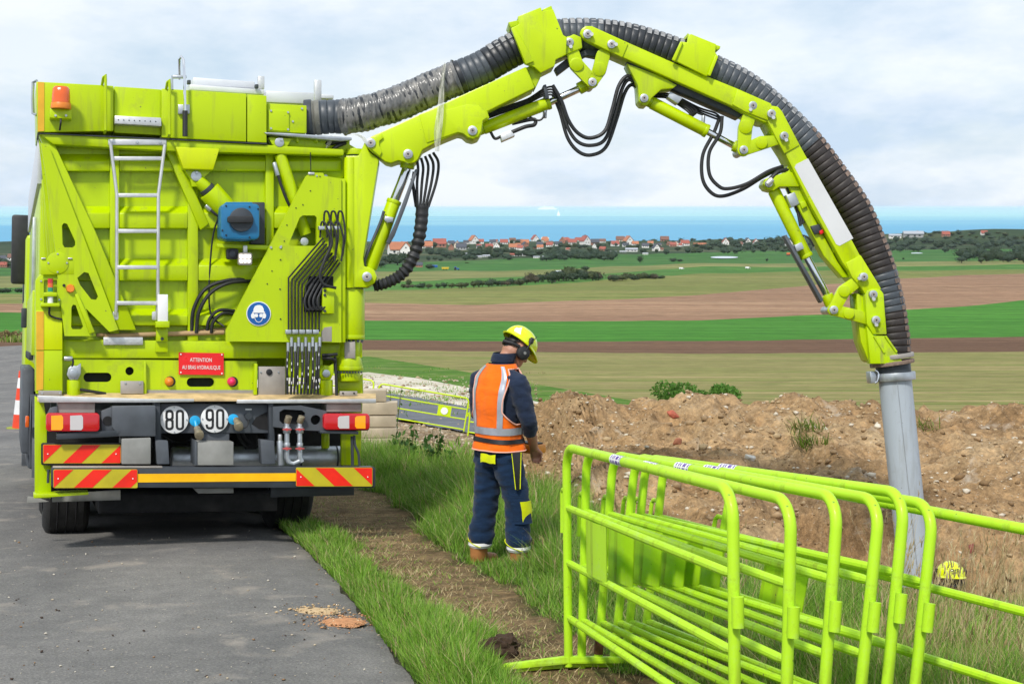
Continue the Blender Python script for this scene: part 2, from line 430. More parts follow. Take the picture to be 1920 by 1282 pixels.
FM = {
 'soil':    m_field('bare_rubble_soil', (0.17, 0.115, 0.065), (0.26, 0.185, 0.11), (0.38, 0.30, 0.20), 0.3, 0.5, 0.8, (0.55, 0.48, 0.38), 2.4, 0, 0.1),
 'chalk':   m_field('chalk_track', (0.42, 0.37, 0.28), (0.60, 0.55, 0.45), (0.72, 0.68, 0.58), 0.15, 0.3, 0.7, (0.16, 0.20, 0.05), 0.9, 0.2, 0.05),
 'strip':   m_field('green_verge_strip', (0.05, 0.12, 0.015), (0.085, 0.19, 0.02), (0.20, 0.21, 0.075), 0.08, 0.25, 0.6, (0.33, 0.29, 0.15), 0.7, 0.3, 0.05),
 'stubble': m_field('stubble', (0.115, 0.165, 0.03), (0.23, 0.215, 0.075), (0.34, 0.26, 0.13), 0.03, 0.75, 0.75, (0.105, 0.175, 0.028), 0.13, 0.03, 0.02, 0.5),
 'dark':    m_field('ploughed_dark', (0.10, 0.055, 0.03), (0.135, 0.075, 0.045), (0.18, 0.11, 0.065), 0.02, 0.6, 0.3, (0.26, 0.18, 0.12), 1.2, 0, 0.01, 0.5),
 'crop':    m_field('green_crop', (0.03, 0.13, 0.012), (0.05, 0.185, 0.018), (0.095, 0.26, 0.035), 0.010, 0.40, 0, rot=0.05, patch=0.004, fs=0.22),
 'plough':  m_field('ploughed_light', (0.20, 0.115, 0.065), (0.28, 0.165, 0.10), (0.40, 0.265, 0.155), 0.008, 0.22, 0.3, (0.42, 0.32, 0.22), 0.5, 0.07, 0.005, 0.2),
 'meadow':  m_field('olive_meadow', (0.09, 0.145, 0.028), (0.17, 0.19, 0.05), (0.27, 0.23, 0.09), 0.005, 0.12, 0, rot=0.07, patch=0.004, fs=0.12),
 'green':   m_field('pasture_green', (0.04, 0.135, 0.02), (0.065, 0.175, 0.03), (0.12, 0.20, 0.05), 0.005, 0.09, 0, rot=-0.05, patch=0.003, fs=0.1),
 'dry':     m_field('dry_grass_field', (0.11, 0.15, 0.04), (0.18, 0.195, 0.065), (0.27, 0.24, 0.10), 0.006, 0.07, 0, rot=-0.04, patch=0.006, fs=0.08),
 'pasture': m_field('far_pasture', (0.03, 0.11, 0.022), (0.05, 0.145, 0.03), (0.09, 0.165, 0.045), 0.004, 0.035, 0, rot=0.03, patch=0.002, fs=0.05),
 'coast':   m_field('coastal_scrub', (0.02, 0.042, 0.02), (0.035, 0.06, 0.026), (0.11, 0.115, 0.06), 0.006, 0.012, 0, patch=0.004, fs=0.05),
}
# borders of the strips, near to far, as (photo column, row) where one can read them
BORD = [
 ('rubble_ground', 'soil',   [(0, 800), (690, 752), (900, 762), (1000, 768), (1300, 776), (1920, 791)]),
 ('chalk_track', 'chalk',    [(0, 740), (690, 698), (800, 712), (950, 740), (1030, 757), (1300, 775), (1920, 790)]),
 ('grass_strip', 'strip',    [(0, 700), (690, 668), (850, 693), (1050, 728), (1150, 744), (1300, 771), (1920, 788)]),
 ('stubble_field', 'stubble', [(0, 655), (690, 655), (1000, 659), (1300, 662), (1920, 659)]),
 ('dark_ploughed_field', 'dark', [(0, 638), (690, 637), (1000, 640), (1400, 638), (1920, 631)]),
 ('green_crop_field', 'crop', [(0, 585), (690, 600), (1000, 603), (1300, 600), (1600, 589), (1800, 575), (1920, 563)]),
 ('ploughed_field', 'plough', [(0, 570), (690, 568), (900, 571), (1300, 554), (1500, 538), (1700, 521), (1920, 513)]),
 ('olive_field', 'meadow',   [(0, 552), (690, 545), (1000, 534), (1300, 513), (1500, 507), (1920, 506)]),
 ('pasture', 'green',        [(0, 540), (690, 529), (1000, 519), (1200, 508), (1300, 501), (1920, 497)]),
 ('dry_meadow', 'dry',       [(0, 518), (690, 509), (900, 509), (1100, 502), (1300, 495), (1920, 489)]),
 ('far_pasture', 'pasture',  [(0, 502), (690, 497), (900, 488), (1200, 477), (1400, 470), (1920, 469)]),
]
PXS = [-740 + 26 * i for i in range(130)]
prev = [26.0] * len(PXS)
def strip_mesh(name, mat, ya, yb, nsub):
    V, F = [], []
    n = len(PXS)
    for k in range(nsub + 1):
        t = k / nsub
        for i, px in enumerate(PXS):
            y = ya[i] * (yb[i] / ya[i]) ** t
            r = ray(px, CY); x = r.x / (CP) * y
            dz = 0.0
            if k not in (0, nsub) or True:
                dz = 0.004 * y * 0.25 * (noise.noise(Vector((x * 0.02, y * 0.02, 3.3)))) if y > 60 else 0.0
            V.append((x, y, T(x, y) + dz))
    for k in range(nsub):
        for i in range(n - 1):
            F.append((k * n + i, k * n + i + 1, (k + 1) * n + i + 1, (k + 1) * n + i))
    o = mesh_np(name, np.array(V), np.array(F), mat, smooth=True)
    return tag(o, kind='structure')
for nm, mk, tb in BORD:
    cur = []
    for i, px in enumerate(PXS):
        row = interp(tb, px) + 0.9 * noise.noise(Vector((px * 0.011, len(tb) * 3.0, 1.0))) + 0.35 * noise.noise(Vector((px * 0.06, len(tb) * 3.0, 5.0)))
        y = ground_hit(px, row, 20).y
        cur.append(max(y, prev[i] * 1.003))
    strip_mesh(nm, FM[mk], prev, cur, 14 if mk in ('soil', 'stubble', 'pasture') else 9)
    prev = cur
strip_mesh('coastal_land', FM['coast'], prev, [2500.0] * len(PXS), 44)

# sea
SEA_Z = 1.6 - 45.4
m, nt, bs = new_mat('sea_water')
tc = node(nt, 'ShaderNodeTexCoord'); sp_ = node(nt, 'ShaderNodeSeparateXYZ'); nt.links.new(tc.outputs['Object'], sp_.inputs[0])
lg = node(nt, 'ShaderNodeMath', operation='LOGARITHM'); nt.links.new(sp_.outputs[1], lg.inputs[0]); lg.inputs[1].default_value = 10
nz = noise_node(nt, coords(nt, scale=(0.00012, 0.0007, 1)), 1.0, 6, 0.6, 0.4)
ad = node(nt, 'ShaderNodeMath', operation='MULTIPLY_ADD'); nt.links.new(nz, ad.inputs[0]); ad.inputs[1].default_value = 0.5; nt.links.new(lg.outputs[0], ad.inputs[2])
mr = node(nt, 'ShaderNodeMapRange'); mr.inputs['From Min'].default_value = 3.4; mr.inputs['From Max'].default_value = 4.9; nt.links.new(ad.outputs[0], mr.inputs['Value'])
sea_c = ramp(nt, mr.outputs[0], [(0.0, (0.085, 0.30, 0.47)), (0.30, (0.095, 0.33, 0.50)), (0.38, (0.24, 0.48, 0.54)), (0.42, (0.13, 0.38, 0.51)), (0.50, (0.29, 0.53, 0.56)), (0.8, (0.33, 0.54, 0.56)), (1.0, (0.28, 0.46, 0.53))])  # far water paler: sky reflection and haze put into the base colour
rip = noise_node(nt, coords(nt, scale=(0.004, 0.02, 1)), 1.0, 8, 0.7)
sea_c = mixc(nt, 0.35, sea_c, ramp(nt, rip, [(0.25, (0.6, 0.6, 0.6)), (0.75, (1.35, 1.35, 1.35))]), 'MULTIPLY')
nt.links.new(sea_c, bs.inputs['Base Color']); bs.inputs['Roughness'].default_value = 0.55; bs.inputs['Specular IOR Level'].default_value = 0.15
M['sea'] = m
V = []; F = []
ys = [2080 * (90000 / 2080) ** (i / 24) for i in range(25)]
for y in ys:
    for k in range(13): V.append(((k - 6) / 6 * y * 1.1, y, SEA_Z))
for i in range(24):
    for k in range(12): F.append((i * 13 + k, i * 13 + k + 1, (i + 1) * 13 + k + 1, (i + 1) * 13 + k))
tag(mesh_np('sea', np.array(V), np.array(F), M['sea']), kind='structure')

# near ground (verge), with the trench edge read from the photo
EDGE_PX = [(560, 862), (690, 868), (780, 880), (860, 893), (905, 918), (960, 945), (1040, 962), (1080, 985), (1200, 1040), (1350, 1072), (1500, 1085), (1700, 1105), (1850, 1132), (1920, 1148), (2200, 1190), (2700, 1240)]
_ep = sorted((ground_hit(a, b).x, ground_hit(a, b).y) for a, b in EDGE_PX)
def edge_y(x): return interp(_ep, x)
CREST = [(700, 952), (840, 940), (900, 885), (950, 822), (1000, 778), (1060, 745), (1150, 748), (1200, 760), (1240, 767), (1268, 762), (1300, 756), (1332, 762), (1392, 774), (1450, 766), (1480, 754), (1550, 770), (1640, 779), (1720, 778), (1800, 790), (1850, 785), (1920, 789), (2100, 800), (2900, 830)]
YC = 19.0
def fbm(x, y, s, o=4, seed=0.0):
    a, f, t = 1.0, 1.0 / s, 0.0
    for _ in range(o):
        t += a * noise.noise(Vector((x * f, y * f, seed))); a *= 0.5; f *= 2.03
    return t
def clods(x, y):
    m_ = max(0.0, 0.35 + noise.noise(Vector((x * 0.7, y * 0.7, 77.0))))
    a = noise.voronoi(Vector((x / 0.42, y / 0.42, 3.0)))[0][0]; b = noise.voronoi(Vector((x / 0.17, y / 0.17, 9.0)))[0][0]
    return m_ * (0.40 * max(0.0, 0.48 - a) + 0.22 * max(0.0, 0.5 - b)) - 0.05
def dirt_z(x, y, detail=True):
    ye = min(edge_y(x), YC - 1.0)
    px = CX + x / (YC * CP + 0.1) * FPX
    zc = P(px, interp(CREST, px), YC / (CP + 0.01)).z
    zc = max(zc, T(x, YC) - 0.1)
    z0 = T(x, ye) - 0.06
    s = (y - ye) / (YC - ye)
    if s <= 0: z = z0 + s * 0.6
    elif s <= 1:
        g = 0.18 * s + 0.82 * s * s * (3 - 2 * s)
        z = min(z0, T(x, y)) * (1 - g) + zc * g
    else:
        z = zc - 0.50 * (y - YC) - 0.05 * (y - YC) ** 2
    tr = smooth(2.1, 3.0, x) * (1.75 * math.exp(-((y - ye - 2.7) / 1.95) ** 6) + 0.3 * smooth(0, 0.5, y - ye) * (1 - smooth(2, 3, y - ye)))
    z -= tr
    if detail:
        k = smooth(0.0, 0.14, s) * (1 - 0.7 * smooth(2.1, 3.0, x) * (1 - smooth(1.0, 2.5, y - ye)))
        z += k * (0.20 * fbm(x, y, 1.5, 3, 4.0) + 0.19 * (0.5 - abs(fbm(x, y, 0.75, 3, 9.0))) + 0.075 * fbm(x, y, 0.22, 3, 1.0) + 0.05 * (0.5 - abs(fbm(x, y, 0.4, 2, 15.0))) + clods(x, y))
    return z

m, nt, bs = new_mat('verge_soil')
at = node(nt, 'ShaderNodeVertexColor'); at.layer_name = 'tint'
fn = noise_node(nt, coords(nt), 9.0, 10, 0.8)
base = mixc(nt, 1.0, at.outputs[0], ramp(nt, fn, [(0.30, (0.30, 0.27, 0.25)), (0.5, (1, 1, 1)), (0.70, (2.1, 1.95, 1.75))]), 'MULTIPLY')
nt.links.new(base, bs.inputs['Base Color']); bs.inputs['Roughness'].default_value = 0.95; bs.inputs['Specular IOR Level'].default_value = 0.1
bump(nt, bs, fn, 1.0, 0.05)
M['verge'] = m
def zone(x, y):
    """0 road-edge grass, 1 worn track, 2 lush verge"""
    e = x - road_edge(y) + 0.22 * noise.noise(Vector((x * 1.3, y * 0.9, 7.0))) + 0.13 * noise.noise(Vector((x * 4, y * 3, 8.0)))
    w0 = interp([(0, 0.5), (8, 0.42), (10.4, 0.27), (13, 0.26), (15, 0.16)], y)
    w1 = interp([(0, 0.85), (6.5, 0.92), (8, 0.98), (10.4, 1.02), (13, 1.05), (16, 1.4)], y)
    if e < w0: return 0, e, w0
    if e < w1: return 1, e, min(e - w0, w1 - e)
    return 2, e, e - w1
gx = np.arange(-15.2, 15.3, 0.16); gy = np.arange(-4, 26.01, 0.16); gy[-1] = 26.0
V = []; C = []
for y in gy:
    for x in gx:
        z = T(x, y)
        e = x - road_edge(y)
        inside = y > edge_y(x) and x > -0.9
        if inside and y < YC + 3: z = min(z, dirt_z(x, y, False) - 0.22)
        elif inside: z -= 0.0
        if e > 0.02 and not inside: z += 0.02 * fbm(x, y, 0.5, 2, 2.0) + 0.03 * min(1, e)
        if -9 < e < 0.12: z -= 0.02
        zn, _, dd = zone(x, y)
        n1 = 0.5 + 0.5 * noise.noise(Vector((x * 2.1, y * 2.1, 1.0)))
        if y > edge_y(x): c = (0.24, 0.17, 0.10)
        elif e < 0.05: c = (0.07, 0.065, 0.05)
        elif zn == 1:
            n2 = 0.5 + 0.5 * noise.noise(Vector((x * 3.5, y * 3.5, 21.0)))
            c = tuple(a * (1 - n2) + b * n2 for a, b in zip((0.12, 0.078, 0.040), (0.34, 0.245, 0.13)))
        else: c = tuple(a * (1 - n1) + b * n1 for a, b in zip((0.045, 0.05, 0.018), (0.06, 0.085, 0.02)))
        V.append((x, y, z)); C.append(c)
nx, ny = len(gx), len(gy)
ii = np.arange(nx * ny).reshape(ny, nx)
F = np.stack([ii[:-1, :-1], ii[:-1, 1:], ii[1:, 1:], ii[1:, :-1]], -1).reshape(-1, 4)
tag(mesh_np('verge_ground', np.array(V), F, M['verge'], None, np.array(C), True), kind='structure')

# road
m, nt, bs = new_mat('old_asphalt')
v = coords(nt)
agg = noise_node(nt, v, 75.0, 5, 0.85)
spk = node(nt, 'ShaderNodeTexVoronoi'); spk.inputs['Scale'].default_value = 95.0; nt.links.new(v, spk.inputs['Vector'])
big = noise_node(nt, coords(nt, scale=(1.0, 0.35, 1), rot=(0, 0, 0.3)), 0.9, 5, 0.6)
mid = noise_node(nt, v, 5.0, 6, 0.65)
base = ramp(nt, big, [(0.3, (0.115, 0.113, 0.111)), (0.7, (0.195, 0.188, 0.178))])
base = mixc(nt, 0.45, base, ramp(nt, mid, [(0.3, (0.68, 0.68, 0.69)), (0.7, (1.3, 1.29, 1.27))]), 'MULTIPLY')
base = mixc(nt, 0.9, base, ramp(nt, agg, [(0.25, (0.25, 0.25, 0.26)), (0.5, (1, 1, 1)), (0.75, (2.0, 1.98, 1.9))]), 'MULTIPLY')
pale = ramp(nt, noise_node(nt, coords(nt, scale=(1.0, 0.75, 1), rot=(0, 0, 0.5)), 2.2, 5, 0.6, 0.4), [(0.57, 0.0), (0.72, 0.6)])
base = mixc(nt, pale, base, (0.34, 0.30, 0.255))
crk = ramp(nt, noise_node(nt, v, 21.0, 2, 0.5), [(0.72, 0.0), (0.75, 0.8)])
base = mixc(nt, crk, base, (0.40, 0.35, 0.29))
nt.links.new(base, bs.inputs['Base Color']); bs.inputs['Roughness'].default_value = 0.85; bs.inputs['Specular IOR Level'].default_value = 0.25
hh = mixc(nt, 0.5, agg, spk.outputs['Distance'])
bump(nt, bs, hh, 0.55, 0.006)
M['asphalt'] = m
V = []; F = []
ry = [-4 + 0.22 * i for i in range(120)] + [23 + 2.2 * i for i in range(1, 35)]
WID = [(0, 0.0), (1, 0.35), (2, 1.6), (3, 3.2), (4, 4.9), (5, 5.25)]
for y in ry:
    e = road_edge(y) + 0.05 * fbm(0.0, y, 0.7, 3, 5.0) + (max(0, y - 88) ** 2) * 0.06
    for k, w in WID:
        x = e - w * 1.0
        z = T(x, y) + (0.006 if y < 26 else 0.03) + (0.05 if k == 0 and False else 0)
        if k == 0: z -= 0.03
        V.append((x, y, z))
nk = len(WID)
for i in range(len(ry) - 1):
    for k in range(nk - 1): F.append((i * nk + k, i * nk + k + 1, (i + 1) * nk + k + 1, (i + 1) * nk + k))
tag(mesh_np('road', np.array(V), np.array(F)[:, ::-1], M['asphalt'], smooth=True), kind='structure')

# the dug soil: trench side and spoil heap
m, nt, bs = new_mat('dug_soil')
v = coords(nt)
a = noise_node(nt, v, 0.9, 6, 0.6, 0.3); b_ = noise_node(nt, v, 7.0, 9, 0.72); c_ = noise_node(nt, v, 30.0, 4, 0.7); d_ = noise_node(nt, v, 17.0, 8, 0.85)
base = ramp(nt, a, [(0.28, (0.185, 0.113, 0.055)), (0.5, (0.305, 0.20, 0.105)), (0.72, (0.415, 0.305, 0.18))])
base = mixc(nt, 0.75, base, ramp(nt, b_, [(0.26, (0.30, 0.27, 0.25)), (0.5, (1, 1, 1)), (0.74, (1.7, 1.6, 1.5))]), 'MULTIPLY')
base = mixc(nt, 0.9, base, ramp(nt, d_, [(0.30, (0.35, 0.32, 0.30)), (0.5, (1, 1, 1)), (0.70, (1.7, 1.65, 1.55))]), 'MULTIPLY')
base = mixc(nt, ramp(nt, c_, [(0.60, 0.0), (0.70, 0.75)]), base, (0.50, 0.42, 0.32))
chalk = ramp(nt, noise_node(nt, coords(nt, scale=(1, 1, 1), rot=(0, 0, 0.6)), 1.3, 7, 0.65, 0.8), [(0.60, 0.0), (0.70, 0.65)])
base = mixc(nt, chalk, base, (0.50, 0.44, 0.36))
nt.links.new(base, bs.inputs['Base Color']); bs.inputs['Roughness'].default_value = 0.95; bs.inputs['Specular IOR Level'].default_value = 0.1
bump(nt, bs, b_, 0.9, 0.035)
M['dirt'] = m
dx = np.arange(-1.4, 9.6, 0.048); V = []; NV = 210
for k in range(NV + 1):
    t = k / NV
    for x in dx:
        ye = min(edge_y(x), YC - 1.0)
        y = ye - 0.25 + (23.6 - ye + 0.25) * t
        V.append((x, y, dirt_z(x, y)))
nx = len(dx); ii = np.arange(nx * (NV + 1)).reshape(NV + 1, nx)
F = np.stack([ii[:-1, :-1], ii[:-1, 1:], ii[1:, 1:], ii[1:, :-1]], -1).reshape(-1, 4)
tag(mesh_np('dug_soil', np.array(V), F, M['dirt'], smooth=True), kind='structure')

# stones and clods on the soil: nobody could count them
def rock_proto(seed, sub=1):
    bm = bmesh.new(); bmesh.ops.create_icosphere(bm, subdivisions=sub, radius=1)
    for vv in bm.verts:
        vv.co *= 1 + 0.95 * noise.noise(vv.co * 1.7 + Vector((seed, 0, 0)))
        vv.co.z *= 0.7
    V = np.array([q.co[:] for q in bm.verts]); F = np.array([[q.index for q in f.verts] for f in bm.faces]); bm.free(); return V, F
RP = [rock_proto(i * 7.1) for i in range(6)]
def scatter_rocks(name, pts, sizes, cols, mat):
    Vs, Fs, Cs, o = [], [], [], 0
    for p, s, c in zip(pts, sizes, cols):
        V, F = RP[rnd.randrange(6)]
        a = rnd.random() * 6.28; ca, sa = math.cos(a), math.sin(a)
        R = np.array([[ca, -sa, 0], [sa, ca, 0], [0, 0, 1]])
        Vs.append((V * s * np.array([1, rnd.uniform(0.6, 1), rnd.uniform(0.6, 1)])) @ R.T + np.array(p)); Fs.append(F + o); o += len(V)
        Cs.append(np.tile(c, (len(V), 1)))
    return mesh_np(name, np.concatenate(Vs), np.concatenate(Fs), mat, None, np.concatenate(Cs), False)
m, nt, bs = new_mat('loose_stones')
at = node(nt, 'ShaderNodeVertexColor'); at.layer_name = 'tint'
nt.links.new(mixc(nt, 0.6, at.outputs[0], ramp(nt, noise_node(nt, coords(nt), 40, 5, 0.7), [(0.25, (0.5, 0.5, 0.5)), (0.75, (1.4, 1.4, 1.4))]), 'MULTIPLY'), bs.inputs['Base Color'])
bs.inputs['Roughness'].default_value = 0.95
M['stones'] = m
pts, sz, cl = [], [], []
for _ in range(22000):
    x = rnd.uniform(-1.0, 9.0); ye = min(edge_y(x), YC - 1)
    y = ye + 0.15 + (YC + 1.2 - ye) * rnd.random()
    cn = noise.noise(Vector((x * 0.8, y * 0.8, 31.0)))
    if rnd.random() > 0.55 + 0.9 * cn: continue
    s = 0.007 + 0.026 * rnd.random() ** 4 + (0.05 * rnd.random() if rnd.random() < 0.02 else 0)
    pts.append((x, y, dirt_z(x, y) + s * 0.15)); sz.append(s)
    q = rnd.random()
    cl.append((0.58, 0.52, 0.42) if q < 0.26 else ((0.42, 0.31, 0.18) if q < 0.68 else (0.20, 0.125, 0.06)))
for _ in range(2600):
    x = rnd.uniform(-1.0, 8.5); ye = min(edge_y(x), YC - 1); y = ye + 0.2 + (YC + 0.8 - ye) * rnd.random()
    if noise.noise(Vector((x * 0.8, y * 0.8, 51.0))) < -0.05: continue
    s = 0.012 + 0.045 * rnd.random() ** 3; pts.append((x, y, dirt_z(x, y) + s * 0.1)); sz.append(s); v_ = rnd.uniform(0.75, 1.2); cl.append((0.31 * v_, 0.21 * v_, 0.115 * v_))
tag(scatter_rocks('gravel', pts, sz, cl, M['stones']), kind='stuff')
# rubble behind the beam stack and on the chalk strip
pts, sz, cl = [], [], []
for _ in range(2600):
    px = rnd.uniform(640, 1010); row = rnd.uniform(752, 868) if rnd.random() < 0.8 else rnd.uniform(705, 752)
    p = ground_hit(px, row); s = p.y / 26 * (0.012 + 0.032 * rnd.random() ** 3)
    pts.append((p.x, p.y, p.z + s * 0.2)); sz.append(s)
    q = rnd.random(); cl.append((0.50, 0.43, 0.33) if q < 0.35 else ((0.40, 0.30, 0.19) if q < 0.7 else (0.22, 0.15, 0.085)))
tag(scatter_rocks('rubble', pts, sz, cl, M['stones']), kind='stuff')
# ------------------------------------------------------------------ the suction excavator: frame of reference
def camvec(x, up, d): return Vector((x, d * CP + up * SP, -d * SP + up * CP))
tF = camvec((13 - CX) / FPX, 0.0, 1.0).normalized()
tR = camvec((11100 - CX) / FPX, -(830 - CY) / FPX, 1.0)
tR = (tR - tF * tR.dot(tF)).normalized()
tU = tR.cross(tF).normalized()
t0 = P(65, 740, 12.15)
TM = Matrix(((tR.x, tF.x, tU.x, t0.x), (tR.y, tF.y, tU.y, t0.y), (tR.z, tF.z, tU.z, t0.z), (0, 0, 0, 1)))
TI = TM.inverted()
TR = empty('suction_excavator', label='lime green suction excavator truck on the road with its hose boom over the trench', cat='truck')
TR.matrix_world = TM
_co = TI @ CAM
FMAP = lambda f: f
def LP(px, py, f):
    f = FMAP(f)
    d = TI.to_3x3() @ ray(px, py)
    return _co + d * ((f - _co.y) / d.y)
def LW(w): return TI @ Vector(w)
MPX = 1 / 246.0                                       # metres per photo pixel at the tail
def plate(name, mat, pts, f, th=0.03, parent=None, bevel=0.005, holes=None):
    mb = MB(); l = [LP(x, y, f) for x, y in pts]
    if holes:
        mb.holed([l] + [[LP(x, y, f) for x, y in h] for h in holes], Vector((0, th, 0)))
        return mb.build(name, mat, parent or TR)
    mb.prism(l, Vector((0, th, 0)))
    return mb.build(name, mat, parent or TR, bevel)
def bar(name, mat, x0, y0, x1, y1, f, th=0.05, parent=None, bevel=0.006):
    return plate(name, mat, [(x0, y0), (x1, y0), (x1, y1), (x0, y1)], f, th, parent, bevel)
def ltube(name, mat, pts, r, parent=None, n=8, smooth_it=True, f=None):
    q = [LP(p[0], p[1], p[2] if len(p) > 2 else f) for p in pts]
    if smooth_it and len(q) > 2: q = crom(q, 6)
    return MB().tube(q, r, n).build(name, mat, parent or TR)
def disc(name, mat, px, py, rpx, f, th=0.02, parent=None, n=24, bevel=0.0):
    c = LP(px, py, f); r = rpx * MPX
    return MB().cyl(c, c + Vector((0, th, 0)), r, None, n).build(name, mat, parent or TR, bevel)
def dome(name, mat, px, py, rpx, f, h, parent=None, n=20):
    c = LP(px, py, f); r = rpx * MPX
    k = 5; return MB().tube([c + Vector((0, -h * math.sin(math.pi / 2 * i / k), 0)) for i in range(k + 1)], [r * max(0.05, math.cos(math.pi / 2 * i / k)) for i in range(k + 1)], n).build(name, mat, parent or TR)
_bolt = {}
def bolt(px, py, f, rpx=2.2, mat='steel', parent=None, name='bolt'):
    k = (round(rpx, 1), mat)
    if k not in _bolt:
        r = rpx * MPX
        o = MB().cyl((0, 0.002, 0), (0, -r * 0.8, 0), r, r * 0.8, 8).build(name, M[mat]); _bolt[k] = o.data; bpy.data.objects.remove(o)
    o = bpy.data.objects.new(name, _bolt[k]); COL.objects.link(o); o.parent = parent or TR; o.location = LP(px, py, f); return o

LM = M['lime']
# --- hopper body (long box towards the cab), its left wall seen edge-on
def lbox(name, mat, r0, r1, f0, f1, u0, u1, parent=None, bevel=0.01):
    return MB().box(((r0 + r1) / 2, (f0 + f1) / 2, (u0 + u1) / 2), (r1 - r0, f1 - f0, u1 - u0)).build(name, mat, parent or TR, bevel)
U = lambda row, f=0.0: LP(65, row, f).z
rL, rR = LP(70, 400, 0).x, LP(640, 400, 0.2).x
body = lbox('hopper_body', LM, 0.02, 2.42, 0.42, 6.3, U(690), U(262), bevel=0.02)
sidep = lbox('skylit_roof_panel', M['alu_white'], -0.005, 0.03, 0.40, 6.2, U(335), U(238), bevel=0.004)  # upper side wall, its reflection of the sky given as a pale colour
lbox('side_rail', M['steel'], -0.02, 0.01, 1.2, 1.32, U(560), U(385), bevel=0.004)
for k in range(5):                                        # curved ribs on the left wall beside the tailgate
    f0 = 0.10 + 0.07 * k; a = LP(88 - k * 3, 300 + 8 * k, f0)
    pts = [Vector((0.075 - 0.012 * k, f0, U(300 + 9 * k, f0))), Vector((0.165, f0, U(300 + 9 * k, f0))), Vector((0.20, f0, U(520, f0))), Vector((0.155 - 0.02 * k, f0, U(520, f0))), Vector((0.095 - 0.014 * k, f0, U(400, f0)))]
    MB().prism(pts, Vector((0, 0.035, 0))).build('side_rib', LM, TR, 0.006)
lbox('side_locker', M['lime'], -0.02, 0.3, 0.75, 4.2, U(668), U(538), bevel=0.012)
for k in range(4):
    lbox('locker_hinge', M['dark'], -0.035, 0.0, 1.0 + 0.75 * k, 1.12 + 0.75 * k, U(678), U(662), bevel=0.004)
# cab far ahead
cab = lbox('cab', LM, -0.02, 2.44, 6.8, 9.0, U(820), U(330), bevel=0.06)
lbox('windscreen_side', M['ink'], -0.03, 0.0, 7.5, 8.6, U(520), U(400), cab, 0.01)
mir = MB().box(LP(38, 468, 7.2) + Vector((0, 0, 0)), (0.20, 0.14, 0.80)).build('wing_mirror', M['rubber'], TR, 0.03)
MB().tube([LP(40, 412, 7.25), LP(50, 406, 7.25)], 0.015, 6).build('mirror_arm', M['dark'], mir)
MB().box(LP(45, 596, 6.4), (0.06, 0.05, 0.22)).build('side_reflector', M['dark'], TR, 0.01)
bpy.data.objects['side_reflector'].name = 'side_marker_box'
# left roof handle
ltube('grab_rail', M['steel'], [(69, 152, 0.1), (62, 155, 0.14), (61, 185, 0.14), (62, 213, 0.14), (69, 216, 0.1)], 0.012, smooth_it=False)

# --- top box across the tail
top_l = plate('top_cover', LM, [(68, 153), (213, 161), (213, 246), (70, 248.5), ], 0.0, 0.9, bevel=0.008)
plate('top_cover', LM, [(214, 162), (302, 168), (302, 254), (214, 249)], 0.045, 0.8, bevel=0.006)
plate('top_cover', LM, [(303, 166), (462, 176), (462, 266), (303, 258)], 0.0, 0.9, bevel=0.008)
plate('top_cover', LM, [(463.5, 177), (500, 179.5), (500, 268), (463.5, 266)], 0.012, 0.9, bevel=0.006)
plate('hose_inlet_box', LM, [(501, 194), (575, 198), (575, 250), (501, 247)], 0.06, 0.9, bevel=0.006)
pc = plate('cover_plate', LM, [(504, 206), (542, 208.5), (542, 246), (504, 244)], 0.045, 0.016, bevel=0.003)
for p in ((508, 208), (540, 211), (508, 241), (540, 243)): bolt(p[0], p[1], 0.044, 2.4, parent=pc)
for p in ((549, 228), (566, 204)): bolt(p[0], p[1], 0.058, 2.4)
plate('reflective_strip', M['amber_tape'], [(71, 154), (83, 155), (83, 246), (71, 247)], -0.004, 0.003, bevel=0)
plate('cover_seam', M['dark'], [(70, 249), (500, 268.5), (500, 270.5), (70, 251)], 0.01, 0.4, bevel=0)
# frosted roof housings and posts (aluminium) behind the top edge
for nm, pts, f, th in (('roof_housing', [(362, 145), (478, 153), (478, 166), (362, 160)], 0.9, 0.7), ('roof_housing', [(355, 158), (496, 168), (496, 178), (355, 169)], 0.7, 0.5),
                       ('roof_housing', [(499, 170), (592, 174), (592, 196), (499, 192)], 1.0, 0.9), ('roof_housing', [(600, 176), (626, 178), (626, 186), (600, 185)], 1.6, 0.6)):
    plate(nm, M['alu_white'], pts, f, th, bevel=0.01)
for x0, y0, x1, y1 in ((484, 143, 496, 167), (590, 150, 603, 190)): bar('roof_post', M['alu'], x0, y0, x1, y1, 0.75, 0.05)
bar('roof_latch', M['dark'], 351, 150, 358, 158, 0.7, 0.04); bar('roof_latch', M['dark'], 478, 158, 485, 166, 0.65, 0.04)
# green grab handles
for x, y0, y1 in ((198, 141, 250), (318, 150, 258)):
    ltube('grab_handle', LM, [(x - 7, y0 + 20, 0.02), (x - 4, y0 + 4, -0.06), (x, y0, -0.07), (x, y0 + 8, -0.07), (x, y1 - 6, -0.07), (x - 2, y1, 0.02)], 0.011, smooth_it=False)
# perforated step
st = plate('roof_step', M['alu'], [(215, 217), (302, 221), (303, 237), (215, 232)], -0.05, 0.10, bevel=0.004)
for k in range(8): bolt(222 + 10 * k, 225 + 0.45 * k, -0.05, 1.3, 'ink', st, 'perforation')
